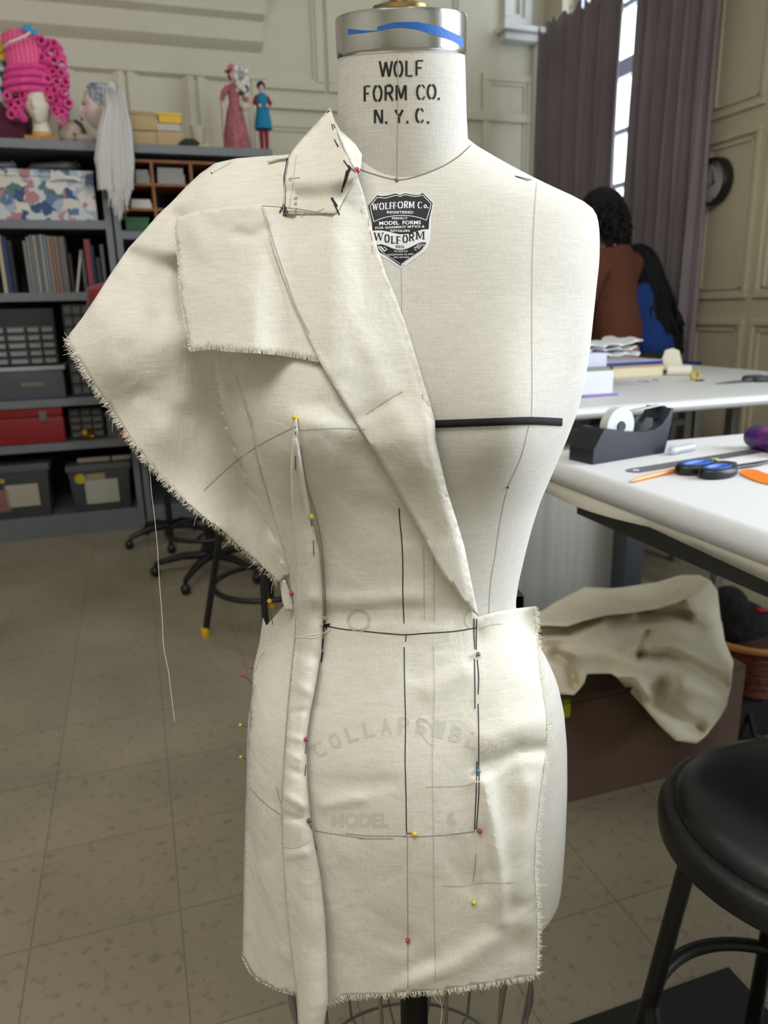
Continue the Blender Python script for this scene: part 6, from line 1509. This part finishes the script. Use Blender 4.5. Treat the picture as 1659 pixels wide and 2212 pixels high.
hf = foldf([([(1160,1355),(1220,1352),(1300,1330),(1400,1312)], 9, -0.05), ([(1180,1382),(1250,1378),(1300,1345)], 10, 0.03), ([(1165,1368),(1230,1366)], 7, -0.035), ([(1385,1325),(1440,1322),(1490,1330)], 12, -0.06), ([(1470,1275),(1500,1330),(1530,1350)], 12, 0.04), ([(1380,1415),(1440,1412),(1500,1440),(1565,1480)], 12, -0.045),
             ([(1370,1400),(1450,1395),(1520,1420),(1575,1450)], 14, 0.04), ([(1380,1415),(1400,1370)], 10, -0.035), ([(1430,1480),(1425,1520),(1480,1560),(1510,1570)], 14, -0.05), ([(1200,1415),(1230,1430),(1240,1480)], 12, -0.05), ([(1330,1460),(1370,1465),(1400,1500)], 12, 0.03), ([(1240,1410),(1300,1400),(1380,1440)], 26, 0.035), ([(1480,1480),(1540,1500)], 24, 0.04), ([(1300,1290),(1400,1285),(1500,1260)], 14, 0.02)])
heap = thing('muslin_heap', 'rumpled cream muslin yardage heaped over the brown box under the table', 'fabric', tuple(RT(1.25, 1.65, bz+0.001)))
heap_m = cloth_mat('heap_muslin', (234, 227, 206), (224, 216, 192), 0.35, 0.2, fleck=False, wr=9)
nC = len(CLOTH)
cloth('draped_cloth', hp, lambda x, y: hr(x, y)-hf(x, y), heap_m, heap, step=7, thick=0.002)
hp2 = [[(1140,1338),(1200,1300),(1262,1268),(1300,1272),(1340,1269),(1420,1257),(1470,1242),(1512,1242),(1538,1256)], [(1538,1256),(1505,1282),(1465,1300),(1420,1314),(1370,1322),(1310,1328),(1260,1340),(1225,1352),(1180,1350),(1140,1352)]]
cloth('top_fold', hp2, lambda x, y: hr(x, y)-0.035-0.03*math.exp(-(pdist(x, y, hp2[1])/18)**2), heap_m, heap, step=7, thick=0.002)
hp3 = [[(1262,1268),(1340,1272),(1420,1260),(1510,1246),(1550,1278),(1566,1385),(1584,1432),(1570,1525),(1520,1590)],[(1520,1590),(1420,1560),(1320,1450),(1180,1440),(1180,1330)]]
cloth('under_layer', hp3, lambda x, y: min(hr(x, y)+0.14, 2.08), heap_m, heap, step=16, thick=0.002)
# basket
pb = atV(1608, 1500, 1.62); bku, bkz = pb[0], max(0.16, pb[1])
t = room_thing('fabric_bag', 'black cloth bag standing behind the stool, carrying the wicker basket', 'bag', bku+0.02, 1.66, 0)
m = MB().box(-0.20, -0.14, 0, 0.22, 0.16, bkz-0.03, 0.03); m.build('body', M('black_cloth', (22, 22, 24), 0.9, bump=(30, 0.5)), t); MB().tube([(-0.1, -0.14, bkz-0.06), (-0.1, -0.17, bkz-0.12), (0.0, -0.175, bkz-0.16), (0.1, -0.17, bkz-0.12), (0.1, -0.14, bkz-0.06)], 0.008, 8).build('handle', M('black_strap', (30, 30, 32), 0.8), t)
t = room_thing('wicker_basket', 'reddish brown wicker basket with a tan rim, filled with dark scraps', 'basket', bku, 1.62, bkz-0.028)
hB = 0.17; m = MB(); pr3 = []
for i in range(40):
    z = hB*i/39; pr3.append((0.10+0.05*(i/39)**0.7+0.0035*math.sin(i*2.4), z))
wk = M('reddish_wicker', (132, 72, 48), 0.7, bump=(160, 0.8), noise=(80, (96, 46, 34), 0.4, 0.6))
m.lathe(pr3+[(r-0.012, z) for r, z in pr3[::-1]], n=48, cap=False); m.add([(0.1*math.cos(a), 0.1*math.sin(a), 0.003) for a in np.linspace(0, 2*PI, 24, endpoint=False)], [tuple(range(24))]); m.build('woven_body', wk, t)
m = MB(); m.tube([(0.150*math.cos(a), 0.150*math.sin(a), hB+0.004) for a in np.linspace(0, 2*PI, 50)], 0.010, 10, cap=False); m.build('rim', M('tan_cane', (196, 134, 72), 0.5), t)
t = room_thing('fabric_scraps', 'dark cloth scraps heaped in the wicker basket', 'fabric', bku-0.01, 1.62, bkz+0.03)
for i, (x, y, z, r, mt) in enumerate(((-0.02, 0.02, 0.12, (0.10, 0.09, 0.09), M('black_scrap', (20, 20, 24), 0.9, bump=(30, 0.8))), (0.0, -0.04, 0.08, (0.11, 0.07, 0.055), M('plum_scrap', (76, 44, 46), 0.9, bump=(30, 0.8))), (-0.06, 0.03, 0.19, (0.06, 0.06, 0.07), M('black_scrap', (20, 20, 24))))):
    MB().ball((x, y, z), r, 20, 14).build('scrap', mt, t)
MB().tube([(0.02, -0.08, 0.12), (0.05, -0.09, 0.135), (0.07, -0.085, 0.12), (0.06, -0.09, 0.10)], 0.005, 8).build('white_cord', M('white_cord', (226, 222, 214)), t)
m = MB(); m.tube([(-0.01, -0.03, 0.20), (0.03, -0.02, 0.19), (0.06, -0.01, 0.16)], 0.012, 8, flat=0.5); m.build('red_tip', M('red_cloth', (170, 30, 44), 0.8), t)
t = room_thing('yellow_tag', 'little yellow tag hanging at the left corner of the brown box', 'tag', atV(1231, 1530, 1.44)[0], 1.452, atV(1231, 1555, 1.44)[1])
MB().box(-0.010, 0, 0, 0.010, 0.004, 0.038, 0.001).build('upper_tag', M('acid_yellow', (188, 186, 30), 0.6), t); MB().box(-0.012, 0, 0.04, 0.008, 0.004, 0.052, 0.001).build('green_clip', M('acid_green', (120, 150, 30), 0.6), t)
# ================================================================= stools, mat
blk = M('black_metal', (16, 16, 17), 0.4, bump=(120, 0.15)); vinyl = M('black_vinyl', (14, 15, 20), 0.33, bump=(160, 0.08), spec=0.6)
def stool(label, x, y, H, R, rot, foot_mat, ring_h, splay, lr=0.0125, yellow=False):
    t = thing('bar_stool', label, 'stool', (x, y, 0), rot)
    MB().lathe([(R*0.92, H-0.055), (R*1.0, H-0.050), (R*1.01, H-0.030), (R*0.985, H-0.018), (R*0.94, H-0.012), (R*0.86, H-0.012), (R*0.5, H-0.02)], n=96).build('seat_rim', blk if not yellow else vinyl, t)
    MB().lathe([(R*0.90, H-0.020), (R*0.905, H-0.008), (R*0.86, H+0.006), (R*0.72, H+0.018), (R*0.45, H+0.026), (R*0.15, H+0.029), (0.0001, H+0.029)], n=96).build('cushion', vinyl, t)
    rt = R*0.72; rb = rt+splay
    for k in range(4):
        a = PI/4+k*PI/2; c, s = math.cos(a), math.sin(a)
        l = MB().tube([(rt*c, rt*s, H-0.052), (rb*c, rb*s, 0.012)], lr, 14).build('leg', blk, t)
        MB().lathe([(lr*1.25, 0.0), (lr*1.35, 0.004), (lr*1.3, 0.035), (lr*1.05, 0.04)], (rb*c, rb*s, 0), 16).build('rubber_foot', foot_mat, l)
    f = 1-ring_h/(H-0.052); rr = rt+splay*f-0.004
    m = MB(); m.tube([(rr*math.cos(a), rr*math.sin(a), ring_h) for a in np.linspace(0, 2*PI, 64)], lr*0.85, 12, cap=False); m.build('foot_ring', blk, t)
    return t
stool('black padded round bar stool in the lower right corner', 0.535, 0.80, 0.645, 0.183, R_(24), M('black_plastic', (14, 14, 16)), 0.27, 0.075)
m = MB(); m.plate([(0.42, 0.30), (0.985, 0.30), (0.985, 0.905), (0.42, 0.905)], 0.0005, 0.010); rroom(m); o = m.build('floor_mat', M('black_rubber_mat', (18, 18, 19), 0.8, bump=(200, 0.3)), None, world=True, flat=True); tagp(o, 'flat black rubber mat on the floor under the corner stool', 'mat')
p = RT(0.42, 2.84)
stool('black stool with yellow leg tips, half hidden behind the muslin sleeve', p.x, p.y, 0.76, 0.155, ROOM+R_(33), M('yellow_rubber', (204, 168, 30), 0.6), 0.22, 0.15, 0.0135, True)
def star_base(t, r, n=5, rot=0.0, z=0.075):
    for k in range(n):
        a = rot+2*PI*k/n; c, s = math.cos(a), math.sin(a)
        l = MB().tube([(0.02*c, 0.02*s, z+0.03), (r*0.5*c, r*0.5*s, z+0.028), (r*0.92*c, r*0.92*s, z), (r*c, r*s, z-0.012)], [0.022, 0.019, 0.014, 0.012], 10).build('base_leg', blk, t)
        MB().ball((r*c, r*s, 0.028), (0.024, 0.024, 0.028)).build('caster', M('black_plastic', (14, 14, 16)), l)
p = atZ(462, 1240, 0)
t = thing('drafting_chair', 'black drafting chair on a five armed wheeled base with a foot ring', 'chair', (p.x, p.y, 0), 0.4)
star_base(t, 0.29, 5, 0.3)
MB().tube([(0, 0, 0.09), (0, 0, 0.40)], 0.026, 16).build('lower_column', blk, t); MB().tube([(0, 0, 0.40), (0, 0, 0.62)], 0.016, 16).build('gas_column', iron, t)
m = MB(); m.tube([(0.21*math.cos(a), 0.21*math.sin(a), 0.24) for a in np.linspace(0, 2*PI, 48)], 0.011, 10, cap=False); m.build('foot_ring', blk, t)
for k in range(3): a = k*2*PI/3; MB().tube([(0.02*math.cos(a), 0.02*math.sin(a), 0.24), (0.21*math.cos(a), 0.21*math.sin(a), 0.24)], 0.008, 8).build('ring_spoke', blk, t)
MB().lathe([(0.12, 0.62), (0.19, 0.63), (0.20, 0.66), (0.17, 0.69), (0.0001, 0.695)], n=40).build('seat', vinyl, t)
# wheeled stand wearing a dark red coat
pv_ = atV(366, 1128, VS-0.32)
t = room_thing('coat_stand', 'wheeled black stand carrying the dark red coat in front of the shelves', 'stand', pv_[0], VS-0.36, 0)
star_base(t, 0.24, 5, 0.9, 0.07); MB().tube([(0, 0, 0.09), (0, 0, 1.42)], 0.018, 16).build('pole', blk, t); MB().tube([(-0.2, 0, 1.36), (-0.1, 0, 1.42), (0.1, 0, 1.42), (0.2, 0, 1.36)], 0.012, 10).build('hanger_bar', blk, t)
t = room_thing('coat', 'dark red coat hung on the stand, its shoulder showing past the muslin sleeve', 'coat', pv_[0], VS-0.36, 0.62)
redc = M('dark_red_wool', (124, 14, 30), 0.9, bump=(40, 0.4), sheen=0.3)
m = MB(); m.lathe([(0.20, 0.0), (0.19, 0.2), (0.17, 0.45), (0.19, 0.62), (0.20, 0.72), (0.16, 0.78), (0.07, 0.82), (0.06, 0.85)], n=40, sx=1.1, sy=0.5, cap=False); m.build('coat_body', redc, t)
xl = atV(186, 690, VS-0.40)[0]-pv_[0]
for sd, ex in ((-1, abs(xl)), (1, 0.36)):
    MB().tube([(sd*0.12, 0, 0.78), (sd*0.22, 0, 0.755), (sd*(ex-0.07), 0, 0.60), (sd*(ex-0.05), -0.01, 0.44)], [0.07, 0.085, 0.075, 0.07], 16).build('sleeve', redc, t)
# ================================================================= people at the far side of the back table
def skin_person(t, joints, edges, radii, name, mat, root, sub=2):
    me = bpy.data.meshes.new(name); me.from_pydata(joints, edges, []); me.update(); me.materials.append(mat)
    o = bpy.data.objects.new(name, me); link(o); o.parent = t
    bm = bmesh.new(); bm.from_mesh(me); ly = bm.verts.layers.skin.verify(); bm.verts.ensure_lookup_table()
    for i, r in enumerate(radii):
        bm.verts[i][ly].radius = r if isinstance(r, tuple) else (r, r); bm.verts[i][ly].use_root = (i == root)
    bm.to_mesh(me); bm.free()
    md = o.modifiers.new('skin', 'SKIN'); md.use_smooth_shade = True
    s = o.modifiers.new('sub', 'SUBSURF'); s.levels = sub; s.render_levels = sub
    return o
def person(label, u, v, rz, H, top_rgb, trouser_rgb, hair_rgb, lean, skin_rgb, long_hair=False, sleeve=0.55, drop=0.0):
    """standing figure facing +y (local), bending forward by lean metres; H standing height"""
    t = room_thing('person', label, 'person', u, v, 0, None, rz-0.0); k = H/1.70
    P = {'pelvis': (0, 0, .93), 'waist': (0, .02+lean*.15, 1.07), 'chest': (0, .03+lean*.45, 1.24-drop*.2), 'collar': (0, .03+lean*.75, 1.39-drop*.45), 'neck': (0, .04+lean*.95, 1.46-drop*.6), 'head': (0, .07+lean*1.15, 1.58-drop*.75), 'crown': (0, .07+lean*1.22, 1.655-drop*.8)}
    J = []; E = []; Rr = []
    idx = {}
    def add(n, p, r, pr=None):
        idx[n] = len(J); J.append((p[0]*k, p[1]*k, p[2]*k)); Rr.append(tuple(q*k for q in r) if isinstance(r, tuple) else r*k)
        if pr is not None: E.append((idx[pr], idx[n]))
    add('pelvis', P['pelvis'], (.150, .110)); add('waist', P['waist'], (.125, .095), 'pelvis'); add('chest', P['chest'], (.138, .098), 'waist'); add('collar', P['collar'], (.105, .070), 'chest')
    add('neck', P['neck'], .052, 'collar'); add('head', P['head'], (.072, .088), 'neck'); add('crown', P['crown'], (.066, .076), 'head')
    c = P['collar']
    for s, sn in ((-1, 'l'), (1, 'r')):
        add(sn+'sh', (s*.165, c[1], c[2]-.01), .058, 'collar'); el = (s*.215, c[1]+.05, c[2]-.27); add(sn+'el', el, .040, sn+'sh')
        wr = (s*.15, c[1]+.25, max(1.02, c[2]-.33)); add(sn+'wr', wr, .027, sn+'el'); pm = (s*.13, c[1]+.31, max(1.01, c[2]-.345)); add(sn+'pm', pm, (.034, .018), sn+'wr')
        for f, (dx, ln) in enumerate(((-.030, .062), (-.010, .075), (.010, .070), (.028, .055))):
            add(sn+'f%da' % f, (pm[0]+dx, pm[1]+.045, pm[2]+.004), .0095, sn+'pm'); add(sn+'f%db' % f, (pm[0]+dx*1.15, pm[1]+.045+ln*.55, pm[2]-.004), .0085, sn+'f%da' % f); add(sn+'f%dc' % f, (pm[0]+dx*1.15, pm[1]+.045+ln, pm[2]-.018), .0070, sn+'f%db' % f)
        add(sn+'ta', (pm[0]-s*.042, pm[1]-.005, pm[2]+.002), .0105, sn+'pm'); add(sn+'tb', (pm[0]-s*.055, pm[1]+.03, pm[2]-.006), .0085, sn+'ta')
        add(sn+'hip', (s*.085, 0, .86), .088, 'pelvis'); add(sn+'kn', (s*.095, .015, .49), .056, sn+'hip'); add(sn+'an', (s*.10, -.01, .09), .038, sn+'kn'); add(sn+'toe', (s*.115, .13, .035), (.036, .024), sn+'an')
    body = skin_person(t, J, E, Rr, 'body', M('skin_%d' % skin_rgb[0], skin_rgb, 0.55), idx['pelvis'])
    # face: nose, eyes and mouth on the head, mostly turned away
    hp_ = Vector(P['head'])*k
    fm = head_mb(0.088*k, (hp_.x, hp_.y, hp_.z+0.01), PI); fm.build('face', M('skin_%d' % skin_rgb[0], skin_rgb), t)
    for s in (-1, 1): MB().ball((hp_.x+s*.026*k, hp_.y+.080*k, hp_.z+.016*k), (.011*k, .006*k, .006*k), 12, 8).build('eye', M('dark_eye', (30, 24, 22), 0.3), t)
    # clothes: same joints, a little wider, stopping at cuffs and hems
    def sub_(names, extra, nm, mat, ends=None):
        ids = {n: i for i, n in enumerate(names)}; jj = [J[idx[n]] for n in names]; rr = []
        for n in names: r = Rr[idx[n]]; rr.append(tuple(q+extra for q in r) if isinstance(r, tuple) else r+extra)
        for n, (a, b, f) in (ends or {}).items(): jj[ids[n]] = tuple(Vector(J[idx[a]]).lerp(Vector(J[idx[b]]), f)); r = Rr[idx[a]]; r = r[0] if isinstance(r, tuple) else r; rb_ = Rr[idx[b]]; rb_ = rb_[0] if isinstance(rb_, tuple) else rb_; rr[ids[n]] = r*(1-f)+rb_*f+extra
        ee = [(ids[[q for q in idx if idx[q] == a][0]], ids[[q for q in idx if idx[q] == b][0]]) for a, b in E if [q for q in idx if idx[q] == a][0] in ids and [q for q in idx if idx[q] == b][0] in ids]
        return skin_person(t, jj, ee, rr, nm, mat, ids['pelvis'])
    sub_(['pelvis', 'waist', 'chest', 'collar', 'neck', 'lsh', 'lel', 'lwr', 'rsh', 'rel', 'rwr'], .027, 'top', M('top_%d_%d' % top_rgb[:2], top_rgb, 0.9, bump=(20, 0.4)), {'neck': ('collar', 'neck', 0.45), 'lwr': ('lel', 'lwr', sleeve), 'rwr': ('rel', 'rwr', sleeve)})
    sub_(['pelvis', 'lhip', 'lkn', 'lan', 'rhip', 'rkn', 'ran'], .016, 'trousers', M('trousers_%d_%d' % trouser_rgb[:2], trouser_rgb, 0.9, bump=(30, 0.3)))
    for s in (-1, 1): MB().lathe([(0.042, 0.0), (0.045, 0.02), (0.040, 0.05), (0.030, 0.075), (0.0001, 0.08)], (s*.108*k, .05*k, 0), 20, 1.0, 2.3).build('shoe', M('black_shoe', (20, 20, 22), 0.5), t)
    hm_ = M('hair_%d' % hair_rgb[0], hair_rgb, 0.75, bump=(70, 1.0), spec=0.2); m = MB(); rnd = random.Random(int(H*100))
    m.ball((hp_.x, hp_.y-.012, hp_.z+.035), (.098*k, .108*k, .108*k), 24, 16)
    m.build('hair', hm_, t)
    n = 110 if not long_hair else 170; m = MB()
    for q in range(n):
        a = rnd.uniform(PI*0.95, 2.05*PI); el = rnd.uniform(-.5, .95); x0 = hp_.x+.100*math.cos(a)*math.cos(el); y0 = hp_.y-.02+.105*math.sin(a)*math.cos(el); z0 = hp_.z+.03+.10*math.sin(el)
        ln = rnd.uniform(.34, .50) if long_hair else rnd.uniform(.07, .16); pts = []; ph = rnd.uniform(0, 6)
        for w in range(9):
            f = w/8; pts.append((x0+(.07*f if long_hair else 0)+(.05*math.cos(a)*f)+.012*math.sin(ph+f*14)*(0.3+f), y0-(.13 if long_hair else .03)*f+.012*math.cos(ph+f*13)*(0.3+f), z0-ln*f))
        m.tube(pts, [.012]*7+[.009, .003], 5)
    m.build('long_curls' if long_hair else 'curls', hm_, t)
    return t
pu1 = atV(1346, 640, 3.36)[0]
person('person in a rust brown top, seen from behind, bending over beyond the back table', pu1, 3.36, R_(30), 1.86, (86, 44, 24), (34, 36, 44), (26, 22, 22), 0.06, (176, 128, 108), False, 0.25, 0.04)
pu2 = atV(1412, 700, 3.52)[0]
person('person in blue with long dark curly hair, standing behind the one in rust brown', min(pu2, 2.76), 3.50, R_(15), 1.74, (10, 52, 116), (12, 50, 112), (20, 18, 20), 0.08, (168, 122, 104), True, 0.8, 0.22)
